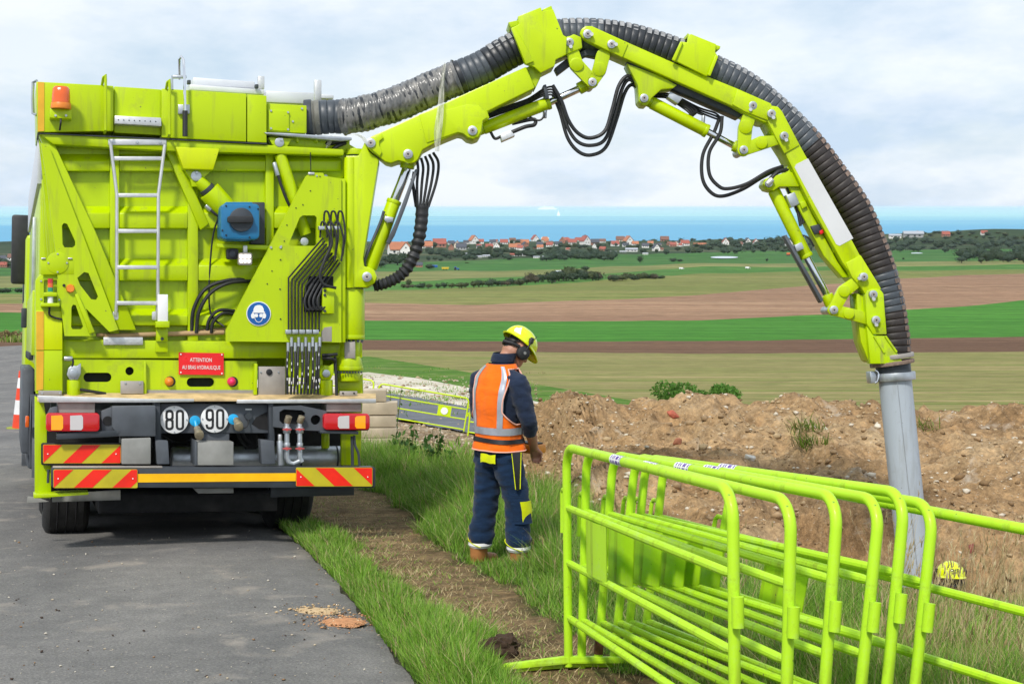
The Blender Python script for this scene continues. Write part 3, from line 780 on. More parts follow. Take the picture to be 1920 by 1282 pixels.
# crank lever with black grip
lv = ltube('crank_lever', M['chrome'], [(337, 150, 0.0), (336, 112, -0.03), (340, 106, -0.04), (344, 112, -0.05), (346, 150, -0.06), (347, 210, -0.06)], 0.011, smooth_it=False)
ltube('hand_grip', M['rubber'], [(347, 208, -0.06), (347, 256, -0.06)], 0.020, lv)
bar('lever_clamp', M['steel'], 334, 196, 356, 214, -0.03, 0.04, lv); bar('lever_clamp', M['steel'], 324, 141, 350, 147, -0.02, 0.03, lv)
ltube('lever_bracket', M['steel'], [(323, 168, 0.0), (323, 143, 0.0), (336, 141, 0.0)], 0.008, lv, 6, False)
# orange beacon on its bracket
bc = LP(114, 205, -0.13)
bk = MB().box(bc + Vector((0, 0.06, -0.035)), (0.155, 0.15, 0.07)).build('beacon_bracket', LM, TR, 0.006)
for sx in (-0.04, 0.04): o = bolt(114 + sx * 246, 217, -0.145, 2.6, 'steel', bk)
bc0 = MB().tube([bc + Vector((0, 0, h)) for h in (0, 0.045)], [0.075, 0.072], 20).build('beacon_base', M['orange_plug'], TR, 0.004)
MB().tube([bc + Vector((0, 0, h)) for h in (0.046, 0.10, 0.15, 0.165, 0.17)], [0.068, 0.066, 0.062, 0.050, 0.01], 20).build('beacon_lens', M['lens_orange'], bc0)
ltube('beacon_cable', M['rubber'], [(113, 212, -0.05), (114, 228, -0.16), (112, 244, -0.10)], 0.007, bk)

FMAP = lambda f: 0.02 + (f - 0.16) * 0.5
# --- recessed tailgate: skin, rails and pressed ribs
plate('tailgate_skin', LM, [(72, 255), (645, 280), (645, 640), (110, 640)], 0.52, 0.04, bevel=0)
plate('tailgate_top_rail', LM, [(72, 250), (330, 262), (645, 280), (645, 292), (330, 284), (100, 271)], 0.17, 0.15, bevel=0.012)
def rib(x0, x1, y0, y1, lean=6):
    """pressed rib of trapezoid section"""
    f0, f1 = 0.53, 0.38
    a = [LP(x0, y0, f0), LP(x0, y0 + lean, f1), LP(x0, y1 - 2, f1), LP(x0, y1, f0)]
    b = [LP(x1, y0, f0), LP(x1, y0 + lean, f1), LP(x1, y1 - 2, f1), LP(x1, y1, f0)]
    mb = MB(); mb.add(a + b, [(0, 1, 2, 3), (7, 6, 5, 4), (0, 4, 5, 1), (1, 5, 6, 2), (2, 6, 7, 3)]); return mb.build('pressed_rib', LM, TR, 0.008)
for y0, y1 in ((288, 323), (386, 430), (484, 528), (578, 612)):
    rib(112, 206, y0, y1, 14); rib(224, 352, y0, y1, 14); rib(372, 498, y0, y1, 14); rib(514, 640, y0, y1, 14)
for x0, x1 in ((206, 224), (352, 372), (498, 514)):
    plate('tailgate_post', LM, [(x0, 272), (x1, 273), (x1, 640), (x0, 640)], 0.385, 0.14, bevel=0.01)
# slanting struts
plate('tailgate_strut', LM, [(72, 252), (95, 254), (182, 440), (256, 619), (222, 619), (160, 455)], 0.24, 0.10, bevel=0.01)
plate('tailgate_strut', LM, [(306, 272), (330, 276), (392, 420), (376, 432)], 0.33, 0.08, bevel=0.01)
plate('tailgate_strut', LM, [(505, 455), (520, 462), (458, 640), (430, 640)], 0.30, 0.08, bevel=0.01)
# left gusset plate with slots
gp = plate('gusset_plate', LM, [(76, 268), (92, 275), (160, 452), (222, 618), (205, 622), (161, 578), (180, 630), (121, 630), (108, 520), (104, 470), (97, 420), (86, 330)], 0.16, 0.05,
      holes=[[(116, 423), (120, 418), (126, 420), (141, 452), (141, 460), (136, 464), (121, 464), (117, 458)],
             [(145, 521), (158, 510), (166, 512), (184, 556), (180, 562), (171, 561), (150, 534)],
             [(134, 576), (137, 571), (142, 572), (156, 612), (152, 617), (136, 617), (133.5, 613)]])
disc('cover_disc', LM, 108, 493, 20, 0.145, 0.02, gp, 32, 0.003)
for a in (90, 0, 180, 270): bolt(108 + 17.5 * math.cos(math.radians(a)), 493 - 17 * math.sin(math.radians(a)), 0.144, 1.9, parent=gp)
bar('bracket_plate', LM, 76, 486, 139, 515, 0.155, 0.02, gp)
for x in (82, 132): bar('foot_pad', M['alu'], x - 5, 483, x + 4, 486, 0.13, 0.05, gp)
plate('brace_fin', LM, [(140, 552), (146, 550), (178, 622), (168, 626)], 0.08, 0.09, gp)
bolt(132, 541, 0.158, 8.5, 'orange_plug', name='side_lamp', parent=gp)
bolt(120, 535, 0.158, 3, 'ink', gp, 'cable_hole')
# ladder
lad = empty('ladder'); lad.parent = TR
def rail(pts):
    return ltube('ladder_rail', M['alu'], pts, 0.0135, None, 8, False)
lads = []
r1 = rail([(207, 268, 0.16), (219, 364, 0.18), (219, 560, 0.20), (217, 592, 0.24)])
r2 = rail([(309, 272, 0.16), (297, 364, 0.18), (296, 560, 0.20), (294, 592, 0.26)])
bpy.data.objects.remove(lad)
for y, xa, xb in ((297, 211, 306), (366, 219, 297), (433, 219, 297), (501, 219, 297), (568, 219, 297)):
    bar('ladder_rung', M['alu'], xa, y - 3.5, xb, y + 4, 0.17, 0.03, None, 0.003)
tp = bar('ladder_top_plate', M['alu'], 203, 261, 312, 272, 0.15, 0.02, None, 0.003)
for x in (213, 257, 300): bolt(x, 266.5, 0.149, 3, parent=tp)
for x in (216, 290): plate('ladder_foot', M['alu'], rrect(x - 5, 584, x + 6, 600, 3), 0.235, 0.012, bevel=0.002)
# hinge hood and tipping cylinder
plate('hinge_hood', M['yellow_paint'], [(329, 275), (412, 279), (400, 319), (344, 317)], 0.08, 0.2, bevel=0.01)
plate('hinge_bracket', LM, [(346, 318), (396, 320), (378, 338), (374, 350), (360, 350), (356, 334)], 0.20, 0.12, bevel=0.006)
hb = disc('hinge_pin', M['steel'], 368, 330, 10, 0.17, 0.2, None, 20, 0.004); bolt(369, 324, 0.168, 3.5, parent=hb)
def lcyl(name, mat, a, b, rpx, rpx2=None, parent=None, n=20, bevel=0.004):
    return MB().cyl(LP(*a), LP(*b), rpx * MPX, None if rpx2 is None else rpx2 * MPX, n).build(name, mat, parent or TR, bevel)
rc = lcyl('ram_end', LM, (372, 338, 0.25), (392, 358, 0.27), 12); lcyl('ram_collar', M['dark'], (386, 352, 0.26), (393, 360, 0.27), 15, None, rc)
lcyl('ram_barrel', LM, (392, 358, 0.27), (432, 402, 0.32), 22)
for y, r in ((0, 1),): ltube('ram_hose', M['rubber'], [(390, 389, 0.28), (400, 398, 0.25), (414, 408, 0.25)], 0.012)
lcyl('hose_fitting', M['steel'], (386, 385, 0.28), (396, 394, 0.27), 5)
# second ram on the right
lcyl('lock_ram', LM, (525, 290, 0.28), (574, 440, 0.30), 11.5)
lr = lcyl('ram_end', LM, (521, 262, 0.22), (526, 292, 0.27), 7)
disc('hinge_pin', M['steel'], 524, 267, 9, 0.16, 0.1, None, 18, 0.004); bolt(528, 262, 0.158, 3.5)
plate('hinge_bracket', LM, [(503, 258), (548, 260), (538, 276), (524, 282), (510, 270)], 0.19, 0.08, bevel=0.005)
ltube('ram_hose', M['rubber'], [(514, 306, 0.24), (520, 324, 0.22), (528, 350, 0.22), (540, 380, 0.24), (548, 392, 0.3)], 0.012)
lcyl('hose_fitting', M['steel'], (514, 305, 0.24), (521, 330, 0.22), 4.5)
disc('hinge_pin', M['steel'], 571, 453, 8, 0.2, 0.1, None, 18, 0.004)
FMAP = lambda f: f
# grey tray lip under the hose
plate('drip_tray', M['steel'], [(495, 248), (545, 250), (660, 258), (660, 263), (640, 265), (500, 252)], 0.0, 0.35, bevel=0.006)
plate('tray_support', LM, [(505, 254), (656, 264), (656, 282), (640, 290), (505, 268)], 0.10, 0.3, bevel=0.006)
for x in (556, 592): plate('tray_fin', LM, [(x, 256), (x + 6, 257), (x + 4, 268), (x, 266)], 0.05, 0.1, bevel=0.003)
ltube('black_hose', M['rubber'], [(610, 270, 0.12), (632, 266, 0.06), (650, 262, 0.06)], 0.02); ltube('black_hose', M['rubber'], [(618, 288, 0.12), (630, 276, 0.05), (648, 268, 0.06)], 0.016)
FMAP = lambda f: f - 0.12
# A-frame plate of the boom pedestal
af = plate('pedestal_plate', LM, [(424, 618), (424, 640), (640, 642), (640, 335), (608, 330), (606, 324), (584, 324), (574, 330)], 0.10, 0.05,
      holes=[[(562, 408), (568, 404), (590, 404), (594, 408), (594, 458), (590, 461), (544, 461), (541, 458)]])
for p in ((594, 330, 2), (600, 331, 1.4), (582, 358, 1.4), (568, 384, 1.4), (538, 422, 1.4), (527, 462, 2.2), (508, 464, 2.8), (526, 464, 2.8), (526, 487, 1.6), (510, 508, 1.4), (501, 532, 1.4), (525, 542, 1.6), (526, 598, 1.6), (555, 390, 1.4), (533, 452, 1.4)):
    bolt(p[0], p[1], 0.099, p[2], 'ink' if p[2] < 2 else 'steel', af, 'rivet')
ltube('aerial', M['ink'], [(582, 286, 0.12), (583, 324, 0.12)], 0.004, None, 6, False)
bar('aerial_base', M['alu'], 578, 323, 590, 328, 0.09, 0.03)
plate('pedestal_side', LM, [(640, 335), (648, 335), (648, 642), (640, 642)], 0.12, 0.4, bevel=0.004)
# back face of the pedestal box with dark opening at lower right of the pipes
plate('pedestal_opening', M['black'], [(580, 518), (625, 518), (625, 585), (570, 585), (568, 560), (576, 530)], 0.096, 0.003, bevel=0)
plate('pedestal_opening', M['grey_plate'], [(603, 622), (608, 614), (622, 612), (622, 640), (603, 640)], 0.096, 0.003, bevel=0)
bb = plate('bolted_bracket', LM, [(605, 540), (627, 540), (627, 588), (604, 588)], 0.04, 0.06, bevel=0.004)
for p in ((609, 545), (609, 553), (609, 583)): bolt(p[0], p[1], 0.039, 3, 'dark', bb)
# sign: wear helmet, glasses, ear protection
sg = disc('safety_sign', M['white'], 485, 588, 23.2, 0.092, 0.006, None, 40)
disc('sign_ground', M['blue_sign'], 485, 588, 21.6, 0.089, 0.003, sg, 40)
def face(pts, f, mat='white', nm='pictogram'): return plate(nm, M[mat], pts, f, 0.002, sg, 0)
face([(475, 584), (475.5, 579), (478, 574), (483, 571.8), (488, 571.8), (492, 574), (494.5, 579), (495, 584), (497, 585), (497, 586.5), (473, 586.5), (473, 585)], 0.0865)
for x in (474.2, 495.4): face(circ(x, 592, 3.6, 5.2, 14), 0.0865)
for x in (480.6, 489.6): face(rrect(x - 3.2, 588.2, x + 3.2, 594.6, 2), 0.0865)
q = [(477.0, 595), (478.5, 600), (481, 603.2), (485, 604.6), (489, 603.2), (491.7, 600), (493.2, 595)]
face(q + [(x + (485 - x) * 0.10, y - 1.0) for x, y in q[::-1]], 0.0865)
# hydraulic lines on the pedestal
for k in range(10):
    xk = 541 + 6.4 * k
    ltube('hydraulic_pipe', M['rubber'], [(xk, 622, 0.07), (xk, 521 + 3.0 * k, 0.07), (min(606 + 3.5 * k, 640), 446 + 5.6 * k - (0 if k < 7 else 4), 0.06)], 0.0072, af, 6, False)
for k in range(5): bar('pipe_clamp', M['steel'], 535.5 + 12.9 * k, 618, 546.5 + 12.9 * k, 626, 0.045, 0.04, af, 0.003)
for k in range(10):
    xk = 540 + 6.6 * k; y0 = 632 if k % 2 else 642
    lcyl('hose_fitting', M['steel'], (xk, y0, 0.06), (xk, y0 + 18, 0.06), 3.0, None, af, 8, 0)
    h = ltube('hydraulic_hose', M['rubber'], [(xk, y0 + 14, 0.06), (xk - 1 + (2 if k % 3 else -1), 690, 0.03), (539 + 6.3 * k, 739, 0.05)], 0.0098, af, 8)
    if k in (0, 1, 3, 4, 6, 7, 8, 9):
        for j in range(6):
            y = y0 + 30 + j * 12 + (k * 5) % 9
            if y < 730 and (j * 7 + k * 3) % 5 < 3: bar('hose_print', M['white'], xk - 1.3 + (1 if k % 3 else -1) * 0.8, y, xk - 0.1 + (1 if k % 3 else -1) * 0.8, y + 5, 0.008 + 0.012 * abs(j - 2.5) * 0.5, 0.002, h, 0)
for k in range(3): bar('pipe_clamp', M['steel'], 598 + 14 * k, 424, 609 + 14 * k, 431, 0.03, 0.05, af, 0.003)
for k in range(3):
    x = 608 + 13 * k
    ltube('hose_loop', M['rubber'], [(x - 1, 432, 0.06), (x, 402, 0.05), (x + 4, 396, 0.04), (x + 9, 404, 0.04), (x + 13, 440, 0.03), (x + 8, 480, 0.03)], 0.008, af)
    ltube('hose_loop', M['rubber'], [(x - 8, 446, 0.06), (x - 6, 420, 0.05), (x - 1, 416, 0.04), (x + 4, 424, 0.03), (x + 10, 450, 0.02), (x + 6, 490, 0.02)], 0.0075, af)
ltube('hose_loop', M['rubber'], [(612, 430, 0.0), (622, 455, -0.01), (608, 490, -0.01), (600, 515, -0.01), (607, 533, -0.01), (630, 540, 0.0)], 0.012, af)
for k in range(4): ltube('hose_loop', M['rubber'], [(590 + 8 * k, 525, 0.08), (572 + 8 * k, 560, 0.03), (576 + 8 * k, 580, 0.03), (592 + 6 * k, 575, 0.05)], 0.010, af)
FMAP = lambda f: f - 0.06
# hose reel on its bracket, lit work lamp and camera
rb_ = bar('reel_bracket', M['dark'], 470, 379, 497, 458, 0.10, 0.10, None, 0.01)
plate('bracket_arm', LM, [(407, 457), (497, 460), (527, 464), (524, 470), (407, 464)], 0.08, 0.05, bevel=0.004)
reel = plate('hose_reel', M['blue_plastic'], rrect(414, 382, 487, 449, 9), -0.06, 0.24, bevel=0.014)
for p in ((424, 386), (468, 388), (424, 441), (468, 445), (484, 392), (417, 432)): bolt(p[0], p[1], -0.061, 1.8, 'ink', reel)
plate('reel_flange', M['blue_plastic'], rrect(422, 379, 474, 386, 3), -0.04, 0.16, reel); plate('reel_flange', M['blue_plastic'], rrect(422, 443, 470, 451, 3), -0.04, 0.16, reel)
disc('reel_disc', M['dark'], 453, 412, 22.5, -0.085, 0.03, reel, 36, 0.006)
plate('reel_grip', M['rubber'], rrect(427, 405, 475, 418, 4), -0.12, 0.04, reel, 0.006)
ltube('reel_cable', M['rubber'], [(412, 404, 0.1), (402, 430, 0.16), (396, 470, 0.18), (392, 540, 0.2), (396, 590, 0.2), (420, 612, 0.15)], 0.007)
cm = plate('rear_camera', M['ink'], rrect(425, 466, 447, 486, 4), 0.06, 0.06, None, 0.006); disc('camera_lens', M['dark'], 436, 476, 6, 0.05, 0.02, cm, 16, 0.003)
wl_ = plate('work_lamp', M['grey_plate'], rrect(447, 474, 473, 497, 4), 0.02, 0.06, None, 0.006)
for i in range(3):
    for j in range(2): disc('led', M['lamp_on'], 452.5 + 7.3 * i, 480.5 + 9 * j, 3.0, 0.012, 0.01, wl_, 10)
bar('lamp_stem', M['alu'], 456, 460, 464, 474, 0.04, 0.03, wl_)
FMAP = lambda f: f
# loose hoses over the ledge
for pts, r in (([(359, 624, 0.14), (363, 580, 0.12), (385, 542, 0.10), (425, 526, 0.10), (470, 524, 0.16)], 0.0145), ([(368, 624, 0.12), (373, 585, 0.10), (394, 550, 0.08), (428, 531, 0.08), (470, 527, 0.14)], 0.0145),
               ([(388, 624, 0.14), (392, 600, 0.12), (410, 582, 0.10), (440, 583, 0.14)], 0.013), ([(396, 624, 0.12), (400, 604, 0.10), (416, 588, 0.09), (440, 589, 0.13)], 0.013)):
    ltube('looped_hose', M['rubber'], pts, r)
# --- left tail pillar with traffic-light column
plate('tail_pillar', LM, [(66, 526), (75, 514), (142, 514), (142, 545), (119, 548), (118, 580), (118, 736), (66, 736)], 0.06, 0.25, bevel=0.008)
plate('tail_pillar_face', M['yellow_paint'], [(67, 583), (117, 583), (117, 656), (67, 656)], 0.045, 0.02, bevel=0.004)
plate('reflective_strip', M['amber_tape'], [(68, 584), (82, 584), (82, 656), (68, 656)], 0.040, 0.003, bevel=0)
plate('tail_pillar_face', LM, [(67, 657), (117, 657), (117, 738), (67, 738)], 0.045, 0.02, bevel=0.004)
plate('reflective_strip', M['amber_tape'], [(68, 658), (82, 658), (81, 730), (68, 732)], 0.040, 0.003, bevel=0)
sf = plate('signal_frame', LM, [(75, 523), (114, 523), (114, 573), (75, 573)], 0.03, 0.02, holes=[[(82, 524.5), (107, 524.5), (107, 571), (82, 571)]])
for p in ((77, 527), (111, 528), (77, 561), (111, 562)): bolt(p[0], p[1], 0.028, 2, parent=sf)
sc = LP(94.5, 560, -0.02)
lcyl('signal_white', M['white'], (94.5, 568, 0.0), (94.5, 556, 0.0), 5, None, sf, 14, 0)
for nm, mt, y0, y1 in (('signal_green', 'lens_green', 547, 539), ('signal_orange', 'lens_orange', 539, 531), ('signal_red', 'lens_red', 531, 522.5)):
    lcyl(nm, M[mt], (94.5, y0, 0.0), (94.5, y1, 0.0), 5, None, sf, 14, 0)
bar('signal_shelf', LM, 82, 548, 107, 556, -0.03, 0.08, sf); bar('signal_shelf', LM, 76, 568, 112, 575, -0.03, 0.09, sf)
ltube('signal_cable', M['rubber'], [(93, 576, 0.0), (93, 590, 0.02), (104, 596, 0.03), (118, 600, 0.035), (122, 612, 0.04), (122, 630, 0.06)], 0.008)
# --- rear cross beam
plate('cross_beam', LM, [(117, 636), (680, 642), (680, 672), (117, 672)], 0.13, 0.45, bevel=0.014)
plate('cross_beam_face', LM, [(117, 672.5), (482, 677), (482, 738), (117, 738)], 0.145, 0.05,
      holes=[rrect(156.5, 698.5, 209, 716, 8.5), circ(243, 695.5, 8, 8, 16), rrect(350, 708, 402, 725, 8.5)])
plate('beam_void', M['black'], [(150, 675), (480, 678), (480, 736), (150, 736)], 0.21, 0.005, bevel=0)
plate('beam_rib', LM, [(270, 677), (274, 678), (275, 738), (268, 738)], 0.10, 0.05, bevel=0.003)
plate('beam_rib', LM, [(478, 681), (483, 682), (482, 740), (476, 740)], 0.06, 0.10, bevel=0.003)
tread = plate('tread_plate', M['alu'], [(194, 632), (268, 632), (268, 646.5), (194, 646.5)], 0.105, 0.035, bevel=0.003)
for i in range(11): bar('tread_bump', M['alu'], 197 + 6.5 * i, 636 + 4 * (i % 2), 201 + 6.5 * i, 638 + 4 * (i % 2), 0.102, 0.006, tread, 0)
gl = plate('grease_line_cover', M['white'], [(296, 552), (315, 552), (315, 603), (296, 603)], -0.02, 0.05, bevel=0.004)
plate('cover_bracket', LM, [(292, 602), (318, 602), (318, 614), (292, 614)], -0.03, 0.09, bevel=0.004)
plate('cover_bracket', LM, [(293, 617), (315, 617), (315, 660), (291, 660)], 0.10, 0.03, bevel=0.004); bolt(304, 635, 0.06, 3.5, 'dark'); bar('cover_bracket', LM, 293, 614, 314, 640, 0.06, 0.05)
sign = plate('warning_sign', M['red_sign'], [(335, 660.5), (419.5, 662), (419.5, 703), (335, 702)], 0.125, 0.006, bevel=0)
for p in ((339, 664), (416, 665), (339, 698), (416, 700)): bolt(p[0], p[1], 0.124, 1.7, 'white', sign)
def ltext(body, px, py, f, hpx, mat, parent, xs=0.8, name='lettering'):
    o = text_mesh(body, hpx * MPX * 1.42, mat, name, xs, None, 0.0006)
    o.parent = parent; o.matrix_parent_inverse = Matrix.Identity(4)
    o.location = LP(px, py, f); o.rotation_euler = (math.pi / 2, 0, 0); return o
ltext('ATTENTION', 377, 675, 0.122, 7.4, M['white'], sign, 0.70)
ltext('AU BRAS HYDRAULIQUE', 377.5, 689, 0.122, 7.4, M['white'], sign, 0.62)
dome('rubber_plug', M['orange_plug'], 317, 715, 8.5, 0.14, 0.05); disc('plug_ring', M['ink'], 319, 715, 10, 0.141, 0.004)
dome('rubber_plug', M['mag'], 434, 715, 8.5, 0.14, 0.05); disc('plug_ring', M['ink'], 436.5, 715.5, 10, 0.141, 0.004)
g1 = plate('guard_plate', M['grey_plate'], [(226, 714), (269, 714), (269, 738), (226, 738)], 0.08, 0.02, bevel=0.003)
for p in ((235, 718), (262, 718)): bolt(p[0], p[1], 0.079, 2.2, parent=g1)
g2 = plate('guard_plate', M['grey_plate'], [(484, 687), (535, 687), (535, 740), (484, 740)], 0.08, 0.02, bevel=0.003)
disc('guard_plug', M['ink'], 505, 697.5, 6, 0.07, 0.012, g2, 20, 0.002)
for p in ((489, 697.5), (522, 697.5)): bolt(p[0], p[1], 0.079, 2.0, parent=g2)
plate('beam_kick_strip', M['grey_plate'], [(276, 731), (474, 731), (474, 740), (276, 740)], 0.13, 0.01, bevel=0)
plate('cross_beam_end', LM, [(536, 672), (605, 672), (605, 740), (536, 740)], 0.15, 0.05, holes=[[(541, 708), (572, 708), (572, 720), (541, 720)], [(541, 724), (560, 724), (560, 736), (541, 736)], [(585, 706), (603, 706), (603, 720), (585, 720)]])
# stabiliser heads at each end of the beam
for s, x in ((0, 138), (1, 612)):
    lcyl('stabiliser_barrel', LM, (x, 745, 0.10), (x, 712, 0.10), 12.5)
    hd = plate('stabiliser_head', LM if s else M['steel'], [(x - 13, 702), (x - 10, 690), (x - 3, 684), (x + 6, 686), (x + 14, 680), (x + 14, 700), (x + 8, 712), (x - 8, 712)], 0.05, 0.08, None, 0.008)
    disc('stabiliser_pin', M['steel'], x, 700, 7.5, 0.035, 0.02, hd, 18, 0.003)
    ltube('stabiliser_hose', M['rubber'], [(x + 12, 730, 0.05), (x + 30, 733, 0.06), (x + 60, 738, 0.1)] if not s else [(x + 16, 668, 0.06), (x + 18, 700, 0.06), (x + 19, 742, 0.06)], 0.012, hd)
lcyl('limit_switch', M['steel'], (120, 672, 0.06), (136, 672, 0.06), 4.5); ltube('switch_cable', M['rubber'], [(136, 672, 0.05), (137, 680, 0.05), (134, 690, 0.06)], 0.008)
ltube('black_fitting', M['rubber'], [(604, 666, 0.04), (622, 665, 0.04), (632, 664, 0.05)], 0.013); ltube('black_fitting', M['rubber'], [(604, 672, 0.04), (620, 672, 0.03), (628, 676, 0.05)], 0.013)
lcyl('brass_fitting', M['brass'], (590, 728, 0.05), (590, 716, 0.05), 6); 
# --- platform
pm = MB(); pm.add([LP(70, 748, -0.05), LP(705, 747, -0.05), LP(705, 737, 0.13), LP(70, 736, 0.13)] + [q - Vector((0, 0, 0.02)) for q in (LP(70, 748, -0.05), LP(705, 747, -0.05), LP(705, 737, 0.13), LP(70, 736, 0.13))],
                  [(0, 1, 2, 3), (7, 6, 5, 4), (0, 4, 5, 1), (1, 5, 6, 2), (2, 6, 7, 3), (3, 7, 4, 0)])
pm.build('platform_board', M['ply'], TR, 0.003)
plate('platform_edge', M['alu'], [(70, 741), (280, 747.5), (364, 747.5), (364, 753), (280, 754.5), (74, 754.5)], -0.055, 0.02, bevel=0.003)
plate('platform_edge', M['alu'], [(444, 749), (705, 747.5), (705, 755.5), (444, 756)], -0.055, 0.02, bevel=0.003)
e1 = bar('platform_bracket', M['grey_plate'], 72, 732, 116, 742, 0.03, 0.01, None, 0.003)
for x in (79, 112): bolt(x, 737, 0.029, 2, parent=e1)
e2 = bar('platform_bracket', M['grey_plate'], 637, 733, 670, 742, 0.03, 0.01, None, 0.003)
for x in (643, 664): bolt(x, 737, 0.029, 2, 'ink', e2)
FMAP = lambda f: f - 0.11
# --- under the platform: chassis end, lamps, plates
plate('corner_post', LM, [(65, 742), (82, 752), (88, 790), (88, 862), (96, 872), (96, 934), (65, 934)], 0.13, 0.08, bevel=0.006)
plate('corner_foot', LM, [(63, 926), (166, 922), (166, 927), (63, 934)], -0.02, 0.2, bevel=0.004)
plate('corner_post', LM, [(640, 750), (680, 750), (676, 872), (640, 872)], 0.30, 0.05, bevel=0.006)
lbox('underside_filler', M['black'], 0.06, 2.5, 0.75, 5.5, U(905, 0.7), U(752, 0.7), bevel=0)  # added black filler that keeps the underside dark
plate('chassis_back', M['chassis'], [(95, 752), (670, 752), (670, 800), (95, 800)], 0.36, 0.05, bevel=0)
plate('tail_frame', M['chassis'], [(300, 756), (504, 757), (504, 812), (300, 812)], 0.14, 0.10, bevel=0.008)
plate('frame_web', M['black'], [(472, 795), (480, 782), (500, 772), (504, 772), (504, 806), (486, 804)], 0.137, 0.003, bevel=0)
plate('frame_flange', M['dark'], [(290, 752), (300, 752), (303, 840), (290, 840)], 0.08, 0.25, bevel=0.004)
plate('frame_flange', M['dark'], [(503, 752), (512, 752), (516, 840), (506, 840)], 0.08, 0.25, bevel=0.004)
plate('lamp_bracket', M['chassis'], [(190, 770), (208, 763), (290, 762), (290, 800), (234, 806), (190, 812)], 0.05, 0.08, bevel=0.006, holes=None)
plate('equipment_box', M['chassis'], [(210, 761), (292, 760), (292, 818), (222, 818), (210, 800)], 0.0, 0.25, bevel=0.008)
disc('bracket_hole', M['black'], 202, 789, 9, 0.046, 0.002)
plate('lamp_bracket', M['chassis'], [(512, 762), (565, 760), (612, 770), (612, 808), (560, 806), (512, 800)], 0.05, 0.06, bevel=0, holes=[[(524, 772), (532, 767), (566, 769), (572, 774), (572, 788), (560, 796), (530, 794), (524, 788)], circ(592, 787, 9.5, 9.5, 16)])
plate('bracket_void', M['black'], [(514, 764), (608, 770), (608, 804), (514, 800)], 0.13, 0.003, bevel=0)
plate('bracket_box', M['grey_plate'], [(107, 752), (178, 752), (178, 778), (107, 778)], 0.1, 0.1, bevel=0.004); plate('bracket_box', M['grey_plate'], [(612, 756), (678, 756), (678, 772), (612, 772)], 0.1, 0.2, bevel=0.004)
plate('lamp_shield', M['chassis'], [(88, 800), (86, 780), (94, 764), (108, 760), (108, 800)], 0.08, 0.04, bevel=0.004)
plate('lamp_shield', M['dark'], [(106, 812), (230, 806), (222, 818), (106, 824)], 0.0, 0.12, bevel=0.004); plate('lamp_shield', M['dark'], [(600, 807), (672, 808), (672, 814), (600, 812)], 0.0, 0.12, bevel=0.004)
def tail_lamp(x0, y0, x1, y1, flip):
    L_ = x1 - x0
    tl = plate('tail_lamp', M['lens_red'], rrect(x0, y0, x1, y1, 7), -0.02, 0.09, None, 0.012)
    segs = [(0.10, 0.29, 'lens_amber'), (0.45, 0.66, 'lens_white')]
    for a, b, mt in segs:
        if flip: a, b = 1 - b, 1 - a
        xa, xb = x0 + a * L_, x0 + b * L_
        s = (1 if not flip else -1) * 3
        plate('lamp_segment', M[mt], [(xa, y0 + 5), (xb, y0 + 4), (xb + (s if s > 0 else 0), y0 + 8), (xb + (s if s > 0 else 0), y1 - 7), (xb, y1 - 3), (xa, y1 - 3), (xa + (s if s < 0 else 0), y1 - 7), (xa + (s if s < 0 else 0), y0 + 8)], -0.0225, 0.004, tl, 0)
    plate('lamp_back', M['ink'], rrect(x0 + 2, y0 + 1, x1 + (3 if not flip else -2), y1 + 1, 4), 0.07, 0.03, tl, 0)
tail_lamp(86, 774, 187, 809, False); tail_lamp(607, 775, 694, 806, True)
# speed discs 80 and 90
def ring2d(cx, cy, hw, hh, w):
    return rrect(cx - hw, cy - hh, cx + hw, cy + hh, hw * 0.86, 6), rrect(cx - hw + w, cy - hh + w, cx + hw - w, cy + hh - w, (hw - w) * 0.8, 6)
def speed_disc(cx, cy, first):
    d = disc('speed_plate', M['white'], cx, cy, 26, 0.115, 0.008, None, 44, 0.002)
    f = 0.1125
    o, i = ring2d(cx + 10.3, cy + 0.5, 7.8, 19, 4.2); plate('numeral', M['ink'], o, f, 0.002, d, 0, [i])
    x = cx - 9.2
    if first == 8:
        o = [(x - 7.8, cy + 12)] ; 
        out = rrect(x - 7.8, cy - 18.5, x + 7.8, cy + 19.5, 6.7, 6)
        plate('numeral', M['ink'], out, f, 0.002, d, 0, [rrect(x - 3.6, cy - 14, x + 3.6, cy - 2.5, 3, 5), rrect(x - 3.6, cy + 2.2, x + 3.6, cy + 15.2, 3, 5)])
        for sx in (-1, 1): plate('numeral_notch', M['white'], [(x + sx * 8.2, cy - 3), (x + sx * 6.4, cy - 0.2), (x + sx * 8.2, cy + 2.6)], f - 0.0005, 0.002, d, 0)
    else:
        out = [(x - 7.8, cy - 12), (x - 6.5, cy - 16.5), (x - 3, cy - 18.5), (x + 3, cy - 18.5), (x + 6.5, cy - 16.5), (x + 7.8, cy - 12), (x + 7.8, cy + 13), (x + 6.5, cy + 17.5), (x + 3, cy + 19.5), (x - 3, cy + 19.5), (x - 6.5, cy + 17.5), (x - 7.8, cy + 13), (x - 7.8, cy + 10.5), (x - 3.6, cy + 10.5), (x - 3.6, cy + 13), (x - 2, cy + 15.2), (x + 2, cy + 15.2), (x + 3.6, cy + 13), (x + 3.6, cy + 3), (x, cy + 4.5), (x - 4.5, cy + 3.5), (x - 7.2, cy + 0.5), (x - 7.8, cy - 2)]
        plate('numeral', M['ink'], out, f, 0.002, d, 0, [rrect(x - 3.6, cy - 14.3, x + 3.6, cy - 0.3, 3, 5)])
    for a in range(4): bolt(cx + 23 * math.cos(a * math.pi / 2), cy + 23 * math.sin(a * math.pi / 2), 0.113, 1.5, 'steel', d)
speed_disc(327, 786.5, 8); speed_disc(402.5, 785, 9)
